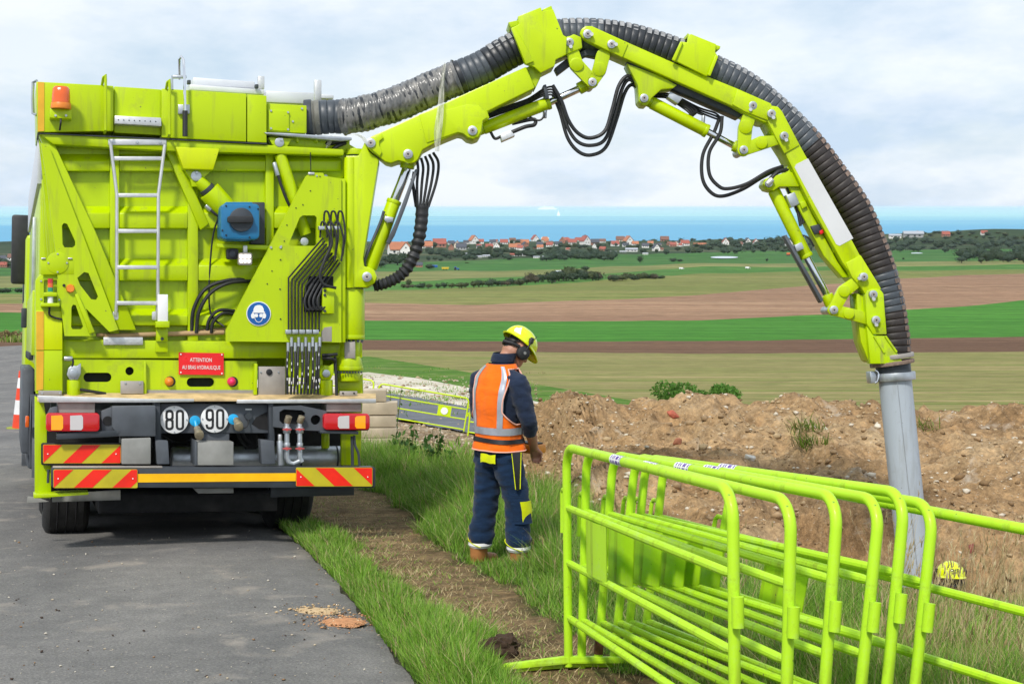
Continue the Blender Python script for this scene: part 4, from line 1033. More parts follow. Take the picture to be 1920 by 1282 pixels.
for cx, cy, tx, ty in ((366, 789, 373, 812), (438, 786, 447, 796)):
    cpl = disc('air_coupling', M['cyan_plastic'], cx, cy, 10, 0.06, 0.03, None, 24, 0.005)
    lcyl('coupling_tap', M['brass'], (tx - 4, ty - 10, 0.03), (tx, ty + 2, -0.04), 6, 7, cpl, 12); lcyl('coupling_mouth', M['brass'], (tx, ty, -0.04), (tx + 1, ty + 5, -0.08), 8.5, None, cpl, 14)
    lcyl('coupling_stem', M['cyan_plastic'], (cx, cy, 0.06), (tx - 4, ty - 8, 0.03), 4, None, cpl, 10)
plate('frame_tag', M['white'], [(460, 766), (472, 766), (472, 768.5), (460, 768.5)], 0.135, 0.002, bevel=0)
disc('cable_socket', M['dark'], 466, 780, 7, 0.11, 0.04, None, 8); ltube('socket_cable', M['rubber'], [(466, 786, 0.12), (464, 798, 0.09), (455, 802, 0.09), (447, 798, 0.09)], 0.006)
FMAP = lambda f: f - 0.06
# grey boxes, legs and air tank behind the bumper
plate('ballast_box', M['grey_box'], [(228, 822), (283, 820), (283, 870), (228, 870)], -0.05, 0.3, bevel=0.008)
plate('ballast_box', M['grey_box'], [(371, 828), (438, 828), (438, 872), (371, 872)], -0.10, 0.35, bevel=0.006)
plate('box_side', M['chassis'], [(365, 824), (371, 828), (371, 872), (365, 872)], -0.08, 0.3, bevel=0.003)
for x0, x1 in ((291, 318), (488, 517)): plate('bumper_leg', M['chassis'], [(x0, 824), (x1 - 3, 826), (x1, 870), (x0 + 3, 870)], -0.02, 0.14, bevel=0.006)
plate('bumper_leg', M['chassis'], [(430, 812), (380, 812), (380, 830), (430, 830)], 0.1, 0.1, bevel=0.004)
tk = lcyl('air_tank', M['steel'], (320, 860, 0.42), (655, 858, 0.42), 24, None, None, 28, 0.02)
for x in (560, 628, 636): lcyl('tank_strap', M['dark'], (x, 859, 0.42), (x + 3, 859, 0.42), 25, None, tk, 28, 0)
lcyl('silver_cylinder', M['steel'], (527, 872, 0.0), (525, 826, 0.0), 6.5); lcyl('cylinder_cap', M['alu'], (525, 826, 0.0), (525, 814, 0.0), 4)
for x in (538, 562):
    vp = ltube('drain_pipe', M['steel'], [(x, 790, -0.02), (x, 820, -0.03), (x, 858, -0.03), (x + 4, 866, -0.03)], 0.020, None, 12, False)
    lcyl('pipe_union', M['steel'], (x, 800, -0.02), (x, 812, -0.02), 7.5, None, vp, 12); lcyl('pipe_union', M['steel'], (x, 830, -0.03), (x, 838, -0.03), 6.3, None, vp, 12)
    lcyl('pipe_cap', M['brass'], (x, 792, -0.02), (x + 4, 780, -0.04), 6.5, None, vp, 12)
    for y in (805, 841): plate('valve_handle', M['redhandle'], [(x - 8, y - 1), (x, y - 2.5), (x + 9, y - 1), (x + 9, y + 1), (x, y + 2), (x - 8, y + 1)], -0.065, 0.01, vp, 0.002); disc('valve_hub', M['redhandle'], x, y, 3, -0.07, 0.03, vp, 10)
ltube('drain_pipe', M['steel'], [(540, 866, -0.03), (550, 869, -0.03), (566, 862, -0.03)], 0.018, None, 10, False)
lcyl('stabiliser_leg', LM, (610, 840, 0.35), (610, 806, 0.35), 8)
ltube('rod_stay', M['dark'], [(660, 818, 0.0), (661, 872, 0.0)], 0.012, None, 6, False); ltube('chain', M['dark'], [(664, 816, 0.0), (666, 835, 0.0), (672, 850, 0.0), (674, 872, 0.0)], 0.010)
ltube('rod_stay', M['dark'], [(91, 880, -0.02), (90, 905, -0.02)], 0.010, None, 6, False)
for nm, pts in (('hose_bundle', [(440, 800, 0.3), (455, 830, 0.35), (480, 845, 0.4)]), ('hose_bundle', [(450, 800, 0.3), (462, 824, 0.35), (488, 838, 0.4)]), ('hose_bundle', [(300, 815, 0.35), (330, 830, 0.5), (360, 826, 0.5)])):
    ltube(nm, M['rubber'], pts, 0.012)
FMAP = lambda f: f
# striped boards and bumper
def stripes(x0, y0, x1, y1, f, phase, lean, parent):
    """red and yellow diagonal bands clipped to the board"""
    w = 36.0; k = -4
    while k < 12:
        a = x0 + phase + k * w
        poly = [(a, y1), (a + w * 0.96, y1), (a + w * 0.96 + lean, y0), (a + lean, y0)]
        def clip(poly, fn, inter):
            out = []
            for i in range(len(poly)):
                p, q = poly[i - 1], poly[i]
                if fn(p) != fn(q): out.append(inter(p, q))
                if fn(q): out.append(q)
            return out
        for X, sgn in ((x0, 1), (x1, -1)):
            if not poly: break
            poly = clip(poly, lambda p: sgn * (p[0] - X) >= 0, lambda p, q: (X, p[1] + (q[1] - p[1]) * (X - p[0]) / (q[0] - p[0])))
        if len(poly) >= 3: plate('stripe', M['red_refl'], poly, f - 0.002, 0.0015, parent, 0)
        k += 2
def board(x0, y0, x1, y1, f, phase, lean):
    b = plate('striped_board', M['olive_refl'], rrect(x0, y0, x1, y1, 2.5, 3), f, 0.006, None, 0)
    stripes(x0 + 0.8, y0 + 0.8, x1 - 0.8, y1 - 0.8, f, phase, lean, b)
    for x in (x0 + 9, x1 - 9): bolt(x, (y0 + y1) / 2, f - 0.002, 1.4, 'white', b)
plate('board_frame', M['ink'], rrect(77, 830, 230, 872, 4), -0.03, 0.03, bevel=0.004)
board(80.5, 833, 226.5, 868.5, -0.038, -35, 36)
bump_ = plate('bumper_bar', M['dark'], rrect(96, 875, 704, 914, 5, 3), -0.16, 0.12, bevel=0.012)
bar('bumper_cap', M['grey_plate'], 99, 874, 305, 877.5, -0.165, 0.08, bump_)
board(100, 879.5, 258, 914.5, -0.172, -34, 36)
board(555, 876, 698.5, 911.5, -0.172, -0.5 , -36)
plate('bumper_band', M['amber_band'], [(258.5, 888), (554.5, 886.5), (554.5, 901.5), (258.5, 904)], -0.164, 0.003, bump_, 0)
plate('tow_block', M['grey_box'], [(364, 915), (438, 914), (438, 924), (372, 925)], -0.08, 0.2, bevel=0.004)
plate('mudflap_hanger', M['grey_box'], [(98, 926), (226, 918), (226, 937), (98, 941)], 0.15, 0.02, bevel=0.003); plate('mudflap', M['dark'], [(508, 914), (664, 912), (664, 928), (508, 932)], 0.05, 0.02, bevel=0.003)
plate('mudflap', M['grey_box'], [(52, 930), (70, 932), (92, 940), (50, 943)], 0.4, 0.02, bevel=0.002)
# wheels
ROADH = -1.56
def road_u(r, f):
    w = TM @ Vector((r, f, 0)); dz = (w - Vector((w.x, w.y, T(w.x, w.y)))).z
    return -dz / tU.z
def wheel(r0, r1, f, R=0.50):
    u = road_u((r0 + r1) / 2, f) + R - 0.02
    w = empty('wheel'); w.parent = TR
    bpy.data.objects.remove(w)
    prof = [(r0, R * 0.62), (r0, R * 0.86), (r0 + 0.03, R * 0.97), (r0 + 0.05, R), (r1 - 0.05, R), (r1 - 0.03, R * 0.97), (r1, R * 0.86), (r1, R * 0.62)]
    n = 40; V = []; F = []
    for k in range(n):
        a = 2 * math.pi * k / n
        for (x, q) in prof: V.append((x, f + q * math.cos(a), u + q * math.sin(a)))
    m_ = len(prof)
    for k in range(n):
        for j in range(m_ - 1): F.append((k * m_ + j, ((k + 1) % n) * m_ + j, ((k + 1) % n) * m_ + j + 1, k * m_ + j + 1))
    ty = MB().add(V, F).build('wheel', M['tyre'], TR)
    for g in range(3):
        x = r0 + (r1 - r0) * (0.3 + 0.2 * g)
        MB().tube([(x, f + R * math.cos(2 * math.pi * k / 32), u + R * math.sin(2 * math.pi * k / 32)) for k in range(32)], 0.008, 4, closed=True).build('tread_groove', M['ink'], ty)
    MB().tube([(r0 + 0.03, f, u), (r0 + 0.08, f, u), (r1 - 0.05, f, u)], [R * 0.61, R * 0.5, R * 0.61], 24).build('rim', M['steel'], ty)
for f in (1.35, 2.75, 6.9):
    wheel(0.10, 0.46, f); wheel(1.92, 2.28, f)
lbox('shade_tray', M['black'], 0.5, 1.9, 0.5, 6.2, road_u(1.2, 2.0) + 0.22, road_u(1.2, 2.0) + 0.36)  # added black tray, blocks light to deepen the shade under the truck
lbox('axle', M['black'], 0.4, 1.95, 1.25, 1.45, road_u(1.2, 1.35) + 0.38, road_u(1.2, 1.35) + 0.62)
for f0 in (0.75, 2.15):                                       # mudguards and side skirts on the left
    pts = [Vector((0.0, f0 + 0.62 + 0.62 * math.cos(math.radians(a)), road_u(0.2, f0 + 0.62) + 0.5 + 0.60 * math.sin(math.radians(a)))) for a in range(0, 181, 20)]
    V = []; 
    for p in pts: V += [p, p + Vector((0.42, 0, 0))]
    MB().add(V, [(2 * i, 2 * i + 1, 2 * i + 3, 2 * i + 2) for i in range(len(pts) - 1)]).build('mudguard', M['chassis'], TR)
lbox('side_skirt', M['chassis'], -0.06, 0.05, 3.4, 6.0, U(850, 3.4), U(690, 3.4), bevel=0.02)
for f0 in (0.8, 3.5): MB().box((-0.04, f0, U(790, f0)), (0.03, 0.06, 0.09)).build('side_marker', M['lens_orange'], TR, 0.008)
lbox('fuel_tank', M['chassis'], 0.0, 0.6, 4.0, 5.8, U(880, 4.0), U(720, 4.0), bevel=0.05)
lbox('chassis_rail', M['black'], 0.75, 0.85, 0.3, 9.0, U(860, 1), U(800, 1)); lbox('chassis_rail', M['black'], 1.6, 1.7, 0.3, 9.0, U(860, 1), U(800, 1))
lbox('cab_bumper', M['dark'], 0.0, 2.4, 8.8, 9.15, U(960, 8.8), U(850, 8.8))
# ------------------------------------------------------------------ boom, hose and suction pipe (parts of the truck)
BO = P(680, 400, 13.02)
BE = camvec(math.cos(math.radians(3.5)), 0, math.sin(math.radians(3.5))).normalized()
BU = camvec(0, 1, 0)
BN = BE.cross(BU) * -1
if BN.dot(camvec(0, 0, 1)) < 0: BN = -BN
BPX = 1 / 235.0
nloc = TI.to_3x3() @ BN
def BP(px, py, off=0.0):
    d = ray(px, py); o = BO + BN * off
    t = (o - CAM).dot(BN) / d.dot(BN)
    return TI @ (CAM + d * t)
BM = M['lime_lit']
def bplate(name, pts, off, th, mat=None, parent=None, bevel=0.006, holes=None):
    mb = MB(); l = [BP(x, y, off) for x, y in pts]
    if holes:
        mb.holed([l] + [[BP(x, y, off) for x, y in h] for h in holes], nloc * th); return mb.build(name, mat or BM, parent or TR)
    mb.prism(l, nloc * th); return mb.build(name, mat or BM, parent or TR, bevel)
def bcyl(name, a, b, rpx, mat=None, parent=None, off=0.0, off2=None, rpx2=None, n=20, bevel=0.004):
    return MB().cyl(BP(a[0], a[1], off), BP(b[0], b[1], off if off2 is None else off2), rpx * BPX, None if rpx2 is None else rpx2 * BPX, n).build(name, mat or BM, parent or TR, bevel)
def btube(name, pts, r, mat=None, parent=None, n=8, sm=True):
    q = [BP(p[0], p[1], p[2] if len(p) > 2 else 0.0) for p in pts]
    if sm and len(q) > 2: q = crom(q, 7)
    return MB().tube(q, r, n).build(name, mat or M['rubber'], parent or TR)
def pin(px, py, rpx, parent, o0=-0.20, o1=0.20, lug=None):
    p = BP(px, py, o0); q = p + nloc * (o1 - o0)
    o = MB().cyl(p, q, rpx * BPX, None, 20).build('pivot_pin', M['steel'], parent, 0.003)
    MB().cyl(p - nloc * 0.006, p + nloc * 0.004, rpx * 0.55 * BPX, None, 12).build('pin_bolt', M['grey_plate'], o)
    MB().cyl(p - nloc * 0.009, p, rpx * 0.2 * BPX, None, 8).build('pin_socket', M['ink'], o)
    if lug:
        c = BP(px + lug[0], py + lug[1], o0); MB().cyl(c - nloc * 0.012, c + nloc * 0.02, rpx * 0.42 * BPX, None, 8).build('lock_bolt', M['alu'], o)
    return o
# kingpost and slewing gear
post = bplate('kingpost', [(648, 292), (672, 292), (676, 284), (684, 266), (692, 284), (711, 299), (681, 484), (683, 500), (692, 500), (702, 506), (707, 519), (702, 531), (688, 539), (648, 539)], -0.13, 0.26, bevel=0.012)
bcyl('post_column', (656, 296), (656, 540), 11, parent=post, off=-0.10)
cap = bcyl('post_cap', (665, 291), (665, 280), 17, parent=post, off=-0.05); bcyl('post_seal', (665, 297), (665, 291), 14, M['dark'], post, -0.05)
hb = bplate('post_bracket', [(605, 268), (650, 262), (650, 275), (644, 334), (606, 336)], -0.02, 0.25, bevel=0.006)
bplate('post_bracket_arm', [(614, 272), (640, 262), (668, 278), (680, 282), (660, 290), (640, 280)], -0.06, 0.2, bevel=0.005)
for p in ((611, 301), (611, 331)):
    c = BP(p[0], p[1], -0.02); MB().cyl(c - nloc * 0.02, c, 3.4 * BPX, None, 8).build('bolt', M['steel'], hb)
pin(688, 519, 9, post, -0.17, 0.17)
slew = bcyl('slewing_drum', (655, 632), (655, 542), 28.5, n=32, bevel=0.006)
bcyl('drum_ring', (655, 545), (655, 539), 26, M['dark'], slew, n=32, bevel=0)
bcyl('drum_flange', (655, 636), (655, 628), 29, LM, slew, n=32)
for k in range(7):
    x = 631 + 8 * k; c = BP(x, 637, -0.09 + 0.0); MB().cyl(c, c + Vector((0, 0, -0.02)), 0.010, None, 6).build('bolt', M['dark'], slew)
nk = bcyl('gear_neck', (655, 670), (655, 636), 20.5, LM)
bplate('gear_plate', [(646, 640), (666, 640), (666, 672), (646, 672)], -0.10, 0.03, M['grey_plate'], nk, 0.004)
bcyl('gear_housing', (654, 686), (654, 668), 26, LM, None, n=28, rpx2=22); bcyl('gear_housing', (654, 694), (654, 686), 27, LM, n=28)
for k in range(10): 
    c = BP(629 + 5.4 * k, 696, -0.11); MB().cyl(c, c + Vector((0, 0, -0.015)), 0.008, None, 6).build('bolt', M['dark'], nk)
bcyl('gear_motor', (654, 714), (654, 694), 21, LM)
bplate('gear_support', [(628, 640), (640, 640), (640, 712), (668, 712), (679, 700), (680, 741), (628, 741)], 0.02, 0.2, LM, bevel=0.006)
# main arm
arm1 = bplate('boom_arm', [(693, 262), (696, 256), (716, 247), (790, 213), (822, 199), (903, 162), (987, 125), (1003, 165), (914, 209), (918, 222), (906, 228), (904, 247), (898, 258), (887, 262), (876, 259), (868, 252), (860, 250), (840, 258), (812, 270), (792, 281), (784, 298), (777, 305), (766, 307), (756, 303), (747, 301), (733, 306), (722, 303), (712, 295), (696, 284), (688, 276), (688, 268)], -0.165, 0.33, bevel=0.010)
bplate('arm_cheek', [(690, 264), (696, 256), (706, 255), (715, 250), (719, 258), (711, 265), (711, 273), (716, 285), (712, 293), (698, 281), (690, 272)], -0.185, 0.02, parent=arm1, bevel=0.004)
bplate('arm_cheek', [(786, 216), (824, 200), (840, 206), (876, 196), (897, 198), (910, 210), (914, 220), (905, 226), (902, 246), (896, 256), (887, 260), (877, 257), (868, 250), (858, 248), (830, 258), (800, 268)], -0.175, 0.012, parent=arm1, bevel=0.004)
bplate('arm_web', [(985, 128), (1005, 118), (1018, 136), (1004, 166)], -0.12, 0.24, LM, arm1, 0.008)
pin(695, 268, 9, arm1); pin(765, 289, 9, arm1, -0.19); pin(886, 245, 9, arm1, -0.19)
# hose guide with the elbow block
gb = bplate('hose_guide', [(958, 53), (973, 46), (971, 31), (1014, 14), (1017, 22), (1037, 17), (1056, 66), (1063, 70), (1061, 103), (1042, 112), (1040, 124), (1014, 137), (1002, 126), (984, 120)], -0.20, 0.05, bevel=0.006)
bplate('guide_wing', [(958, 53), (966, 51), (1001, 115), (986, 121)], -0.225, 0.03, parent=gb, bevel=0.005)
bplate('guide_top', [(971, 31), (1014, 14), (1016, 20), (975, 38)], -0.15, 0.32, parent=gb, bevel=0.004); bplate('guide_back', [(975, 36), (1016, 20), (1050, 100), (1000, 118)], 0.155, 0.03, LM, gb, 0.004)
bplate('guide_lip', [(953, 42), (972, 38), (974, 46), (958, 52)], -0.18, 0.33, LM, gb, 0.004); bplate('guide_lip', [(1017, 18), (1034, 11), (1036, 18), (1019, 25)], -0.18, 0.33, LM, gb, 0.004)
elbow = bplate('elbow_block', [(1000, 118), (1014, 137), (1040, 124), (1042, 112), (1061, 103), (1092, 90), (1090, 70), (1076, 64), (1060, 72)], -0.15, 0.30, LM, bevel=0.008)
bplate('elbow_dark_web', [(1040, 128), (1060, 112), (1100, 92), (1125, 96), (1120, 108), (1100, 104), (1075, 118), (1046, 140)], -0.06, 0.12, M['dark'], elbow, 0.004)
# second arm
arm2 = bplate('boom_arm', [(1087, 64), (1090, 55), (1098, 49), (1110, 49), (1180, 81), (1264, 118), (1382, 166), (1446, 194), (1450, 206), (1442, 230), (1432, 229), (1394, 212), (1370, 198), (1172, 110), (1104, 80), (1094, 75)], -0.155, 0.31, bevel=0.010)
bplate('arm_cheek', [(1089, 64), (1092, 56), (1099, 51), (1109, 51), (1178, 82), (1167, 108), (1102, 77), (1093, 72)], -0.168, 0.014, parent=arm2, bevel=0.004)
bplate('arm_cheek', [(1383, 168), (1440, 194), (1446, 205), (1440, 226), (1396, 209), (1373, 196)], -0.168, 0.014, parent=arm2, bevel=0.004)
pin(1102, 64, 8.5, arm2, lug=(7, 1)); pin(1147, 83, 8, arm2, lug=(8, 1))
bplate('arm_belly', [(1172, 112), (1370, 200), (1394, 213), (1386, 222), (1200, 140)], -0.08, 0.16, M['dark'], arm2, 0.004)
br2 = bplate('ram_bracket', [(1175, 119), (1184, 137), (1196, 160), (1198, 190), (1204, 197), (1214, 198), (1222, 184), (1240, 168), (1262, 166), (1270, 160), (1240, 143)], -0.11, 0.22, LM, bevel=0.008)
pin(1208, 184, 8, br2, -0.14, 0.14)
hg2 = bplate('hose_guide', [(1291, 66), (1296, 64), (1343, 83), (1341, 98), (1346, 105), (1331, 141), (1324, 143), (1264, 113), (1279, 78), (1289, 80)], -0.19, 0.05, bevel=0.006)
bplate('guide_top', [(1291, 64), (1343, 83), (1341, 89), (1291, 71)], -0.14, 0.32, parent=hg2, bevel=0.004); bplate('guide_back', [(1294, 70), (1340, 88), (1326, 136), (1270, 112)], 0.155, 0.03, LM, hg2, 0.004)
bplate('guide_wing', [(1276, 78), (1281, 79), (1266, 115), (1260, 112)], -0.215, 0.03, parent=hg2, bevel=0.004); bplate('guide_wing', [(1342, 103), (1347, 106), (1332, 143), (1327, 140)], -0.215, 0.03, parent=hg2, bevel=0.004)
bplate('guide_lip', [(1342, 84), (1351, 87), (1350, 92), (1341, 94)], -0.17, 0.33, LM, hg2, 0.003); bplate('guide_lip', [(1290, 62), (1293, 68), (1289, 70)], -0.17, 0.33, LM, hg2, 0.002)
# third arm
arm3 = bplate('boom_arm', [(1434, 222), (1436, 207), (1447, 198), (1459, 200), (1467, 209), (1500, 272), (1560, 380), (1612, 477), (1640, 520), (1625, 530), (1600, 520), (1580, 493), (1520, 385), (1473, 290), (1455, 262)], -0.145, 0.29, bevel=0.010)
bplate('arm_cheek', [(1436, 221), (1438, 208), (1448, 200), (1458, 202), (1466, 211), (1499, 272), (1471, 288), (1456, 260)], -0.158, 0.014, parent=arm3, bevel=0.004)
bplate("reflective_panel", [(1490, 314), (1493, 308), (1515, 297), (1600, 447), (1574, 461), (1568, 458)], -0.1475, 0.003, M['panel'], arm3, 0)
bplate('arm_belly', [(1478, 310), (1520, 395), (1570, 490), (1592, 520), (1580, 520), (1545, 480), (1500, 395), (1470, 330)], -0.07, 0.15, LM, arm3, 0.004)
for p in ((1500, 380), (1538, 420), (1560, 462)):
    bplate('arm_cleat', [(p[0], p[1]), (p[0] + 10, p[1] - 4), (p[0] + 14, p[1] + 6), (p[0] + 4, p[1] + 12)], -0.10, 0.08, LM, arm3, 0.004)
pin(1447, 213, 8, arm3, lug=(3, 8)); pin(1471, 255, 8, arm3, lug=(3, 8))
bplate('wrist_plate', [(1586, 493), (1614, 478), (1644, 527), (1653, 542), (1640, 546), (1622, 551), (1613, 537), (1597, 519)], -0.155, 0.31, parent=arm3, bevel=0.008)
pin(1620, 519, 8, arm3, lug=(-9, 3))
last = bplate('nozzle_arm', [(1622, 553), (1626, 545), (1637, 541), (1650, 542), (1657, 550), (1663, 627), (1637, 627), (1625, 606)], -0.165, 0.33, M['lime_muddy'], bevel=0.008)
pin(1638, 552, 8, last, lug=(0, 9)); pin(1643, 600, 8, last, lug=(0, 9))
nz = bplate('nozzle_bracket', [(1625, 611), (1638, 628), (1662, 629), (1692, 677), (1690, 682), (1632, 682)], -0.15, 0.10, M['lime_muddy'], bevel=0.006)
bplate('nozzle_bracket', [(1606, 549), (1620, 556), (1626, 612), (1634, 680), (1628, 676), (1614, 640), (1608, 590)], -0.10, 0.22, LM, bevel=0.006)
for a, b in (((1639, 630), (1658, 661)), ((1660, 630), (1681, 660))): btube('bracket_fin', [(a[0], a[1], -0.155), (b[0], b[1], -0.155)], 0.010, M['lime_muddy'], nz, 6, False)
# links and rams
def link(pts_chain, rp, name='link_arm', mat=None):
    """a pair of forged bars along a chain of points with round ends"""
    objs = []
    for off in (-0.135, 0.085):
        mb = MB()
        for (a, b), (ra, rb) in zip(zip(pts_chain, pts_chain[1:]), zip(rp, rp[1:])):
            A, B = Vector(a), Vector(b); d = (B - A).normalized(); th = math.atan2(d.y, d.x)
            poly = [(A.x + ra * math.cos(th + math.radians(q)), A.y + ra * math.sin(th + math.radians(q))) for q in range(90, 271, 20)] + [(B.x + rb * math.cos(th + math.radians(q)), B.y + rb * math.sin(th + math.radians(q))) for q in range(-90, 91, 20)]
            k = len(objs) * 0.0 + 0.002 * pts_chain.index(a)
            mb.prism([BP(x, y, off - k) for x, y in poly], nloc * 0.05)
        objs.append(mb.build(name, mat or BM, TR, 0.004))
    return objs[0]
l1 = link([(1068, 79), (1081, 121), (1111, 153)], [11, 13, 12]); pin(1068, 79, 8, l1, -0.16, 0.15, (2, 9)); pin(1111, 154, 8, l1, -0.16, 0.15)
l2 = link([(1131, 104), (1124, 132), (1112, 152)], [13, 13, 11], mat=LM)
bcyl('link_boss', (1082, 122), (1082, 122.01), 12, LM, l1, -0.155, 0.12); bcyl('link_boss', (1124, 130), (1124, 130.01), 13, LM, l2, -0.155, 0.12)
l3 = link([(1412, 198), (1398, 240), (1395, 281)], [11, 13, 12]); pin(1412, 198, 8, l3, -0.17, 0.15, (-5, 8)); pin(1395, 281, 8, l3, -0.16, 0.15)
l4 = link([(1395, 281), (1428, 268), (1456, 263)], [11, 13, 9], mat=LM)
bcyl('link_boss', (1398, 238), (1398, 238.01), 13, BM, l3, -0.155, 0.12); bcyl('link_boss', (1428, 268), (1428, 268.01), 11, BM, l4, -0.155, 0.12)
l5 = link([(1620, 519), (1583, 546), (1564, 581)], [10, 12, 11]); pin(1564, 581, 8, l5, -0.16, 0.15)
l6 = link([(1564, 581), (1596, 589), (1626, 597)], [10, 11, 11], mat=LM); bcyl('link_boss', (1583, 546), (1583, 546.01), 11, LM, l5, -0.155, 0.12); bcyl('link_boss', (1592, 588), (1592, 588.01), 10, LM, l6, -0.155, 0.12)
def ram(a, b, c, e, r, rr):
    """barrel from a to b, rod from b to c, clevis to e"""
    o = bcyl('ram_barrel', a, b, r, n=24)
    A, B = Vector(a), Vector(b); d = (B - A).normalized()
    bcyl('ram_gland', (b[0] - d.x * 5, b[1] - d.y * 5), (b[0] + d.x * 2, b[1] + d.y * 2), r + 1, LM, o)
    bcyl('ram_rod', b, c, rr, M['chrome'], o); bcyl('ram_clevis', c, e, rr + 4.5, LM, o)
    bcyl('ram_eye', (a[0] - d.x * 14, a[1] - d.y * 14), a, r * 0.9, LM, o)
    return o
ram((906, 241), (1029, 193), (1085, 167), (1106, 156), 12, 7.0)
ram((1222, 193), (1325, 246), (1375, 273), (1392, 281), 12, 6.5)
r3 = ram((1451, 358), (1512, 481), (1550, 553), (1560, 575), 12, 7)
rl = ram((694, 503), (739, 377), (763, 316), (766, 296), 13, 9)
pl = bplate('ram_bracket', [(1432, 345), (1436, 335), (1446, 332), (1470, 324), (1494, 322), (1500, 350), (1462, 350), (1450, 358), (1438, 355)], -0.10, 0.20, LM, bevel=0.006); pin(1442, 344, 7, pl, -0.13, 0.13)
bplate('ram_guard', [(1470, 442), (1475, 440), (1544, 562), (1540, 568)], -0.08, 0.10, M['chassis'], r3, 0.003); bplate('guard_clamp', [(1490, 460), (1503, 454), (1508, 466), (1494, 472)], -0.09, 0.12, M['steel'], r3, 0.003)
bplate('ram_guard', [(778, 318), (784, 316), (763, 380), (740, 440), (730, 458), (724, 454), (740, 420)], -0.10, 0.10, M['chassis'], rl, 0.003)
bplate('guard_clamp', [(722, 405), (738, 408), (736, 416), (726, 418), (720, 412)], -0.13, 0.12, M['steel'], rl, 0.003); btube('ram_line', [(720, 396, -0.08), (712, 420, -0.07), (686, 482, -0.07), (684, 500, -0.05)], 0.012, M['chassis'], rl)
# valve blocks and fittings
vb = bplate('valve_block', [(938, 252), (957, 244), (966, 254), (941, 265)], -0.09, 0.12, M['alu'], bevel=0.004)
btube('valve_hose', [(960, 248, -0.03), (985, 238, -0.02), (1002, 234, 0.0), (1000, 224, 0.0), (960, 232, 0.02)], 0.016, M['rubber'], vb); btube('valve_hose', [(940, 256, -0.03), (928, 260, -0.02), (920, 248, 0)], 0.012, M['rubber'], vb)
btube('valve_hose', [(990, 218, 0.0), (1010, 226, -0.02), (1020, 218, -0.02), (1022, 205, 0.0)], 0.008, M['rubber'], vb); bcyl('hose_fitting', (1021, 222), (1022, 206), 4, M['steel'], vb)
vb = bplate('valve_block', [(1252, 182), (1257, 172), (1280, 184), (1271, 195)], -0.07, 0.12, M['steel'], bevel=0.004)
for k in range(4): btube('valve_hose', [(1272 - 2 * k, 186 + 2 * k, -0.04 + 0.03 * k), (1290, 194 + 5 * k, 0.0), (1306 - 4 * k, 208 + 3 * k, 0.0), (1298 - 6 * k, 218, 0.02)], 0.010, M['rubber'], vb)
bcyl('hose_fitting', (1319, 217), (1318, 236), 3.5, M['steel'], vb); btube('valve_hose', [(1319, 216, 0), (1308, 212, 0), (1298, 206, 0)], 0.008, M['rubber'], vb)
for k in range(3): btube('steel_line', [(1224, 176 + 3 * k, 0.06), (1260, 178 + 4 * k, 0.05), (1310, 202 + 4 * k, 0.05), (1340, 212 + 5 * k, 0.05), (1352, 222 + 2 * k, 0.03)], 0.008, M['rubber'])
vb = bplate('valve_block', [(1474, 366), (1490, 360), (1500, 382), (1484, 390)], -0.08, 0.12, M['steel'], bevel=0.006)
for k in range(3): btube('valve_hose', [(1476 + 6 * k, 352, -0.02), (1482 + 5 * k, 366, -0.02), (1494 + 4 * k, 392, -0.02), (1501 + 3 * k, 424 - 3 * k, -0.03)], 0.012, M['rubber'], vb)
rl_ = bplate('solenoid', [(1520, 424), (1536, 420), (1544, 434), (1528, 440)], -0.10, 0.14, M['dark'], bevel=0.006); bplate('solenoid_tag', [(1536, 434), (1542, 430), (1545, 436), (1539, 440)], -0.11, 0.14, M['red_sign'], rl_, 0.002)
btube('valve_hose', [(1494, 366, 0), (1512, 398, 0), (1522, 424, -0.02)], 0.010, M['rubber'], rl_); btube('valve_hose', [(1500, 440, -0.02), (1516, 446, -0.04), (1526, 462, -0.04)], 0.008, M['rubber'], rl_)
btube('lock_hose', [(1445, 335, -0.09), (1460, 322, -0.08), (1480, 318, -0.05)], 0.018, M['rubber']); bcyl('hose_fitting', (1448, 336), (1438, 346), 6, M['alu'], off=-0.12)
# hanging hoses
for k in range(5):
    t = k / 4
    btube('feed_hose', [(782 + 8 * t + 22 * t, 300 - 14 * t, -0.05 + 0.03 * k), (784 + 38 * t, 318 - 12 * t, -0.05 + 0.03 * k), (782 + 36 * t, 345 - 4 * t, -0.04 + 0.02 * k), (783 + 20 * t, 388, -0.02 + 0.01 * k)], 0.0115)
btube('feed_hose', [(776, 322, -0.05), (774, 345, -0.04), (780, 388, 0.0)], 0.0115); btube('feed_hose', [(772, 335, -0.02), (778, 362, -0.01), (783, 390, 0.0)], 0.0115)
q = crom([BP(792, 386), BP(789, 425), BP(781, 465), BP(765, 500), BP(745, 520), BP(722, 531), BP(700, 537)], 14)
rr = [(12.5 - 2.5 * i / len(q)) * BPX * (1 + 0.13 * math.sin(i * 1.35) * min(1, i / 25) + 0.06 * noise.noise(Vector((i * 0.6, 0, 0)))) for i in range(len(q))]
MB().tube(q, rr, 14).build('hose_sleeve', M['rubber'], TR)
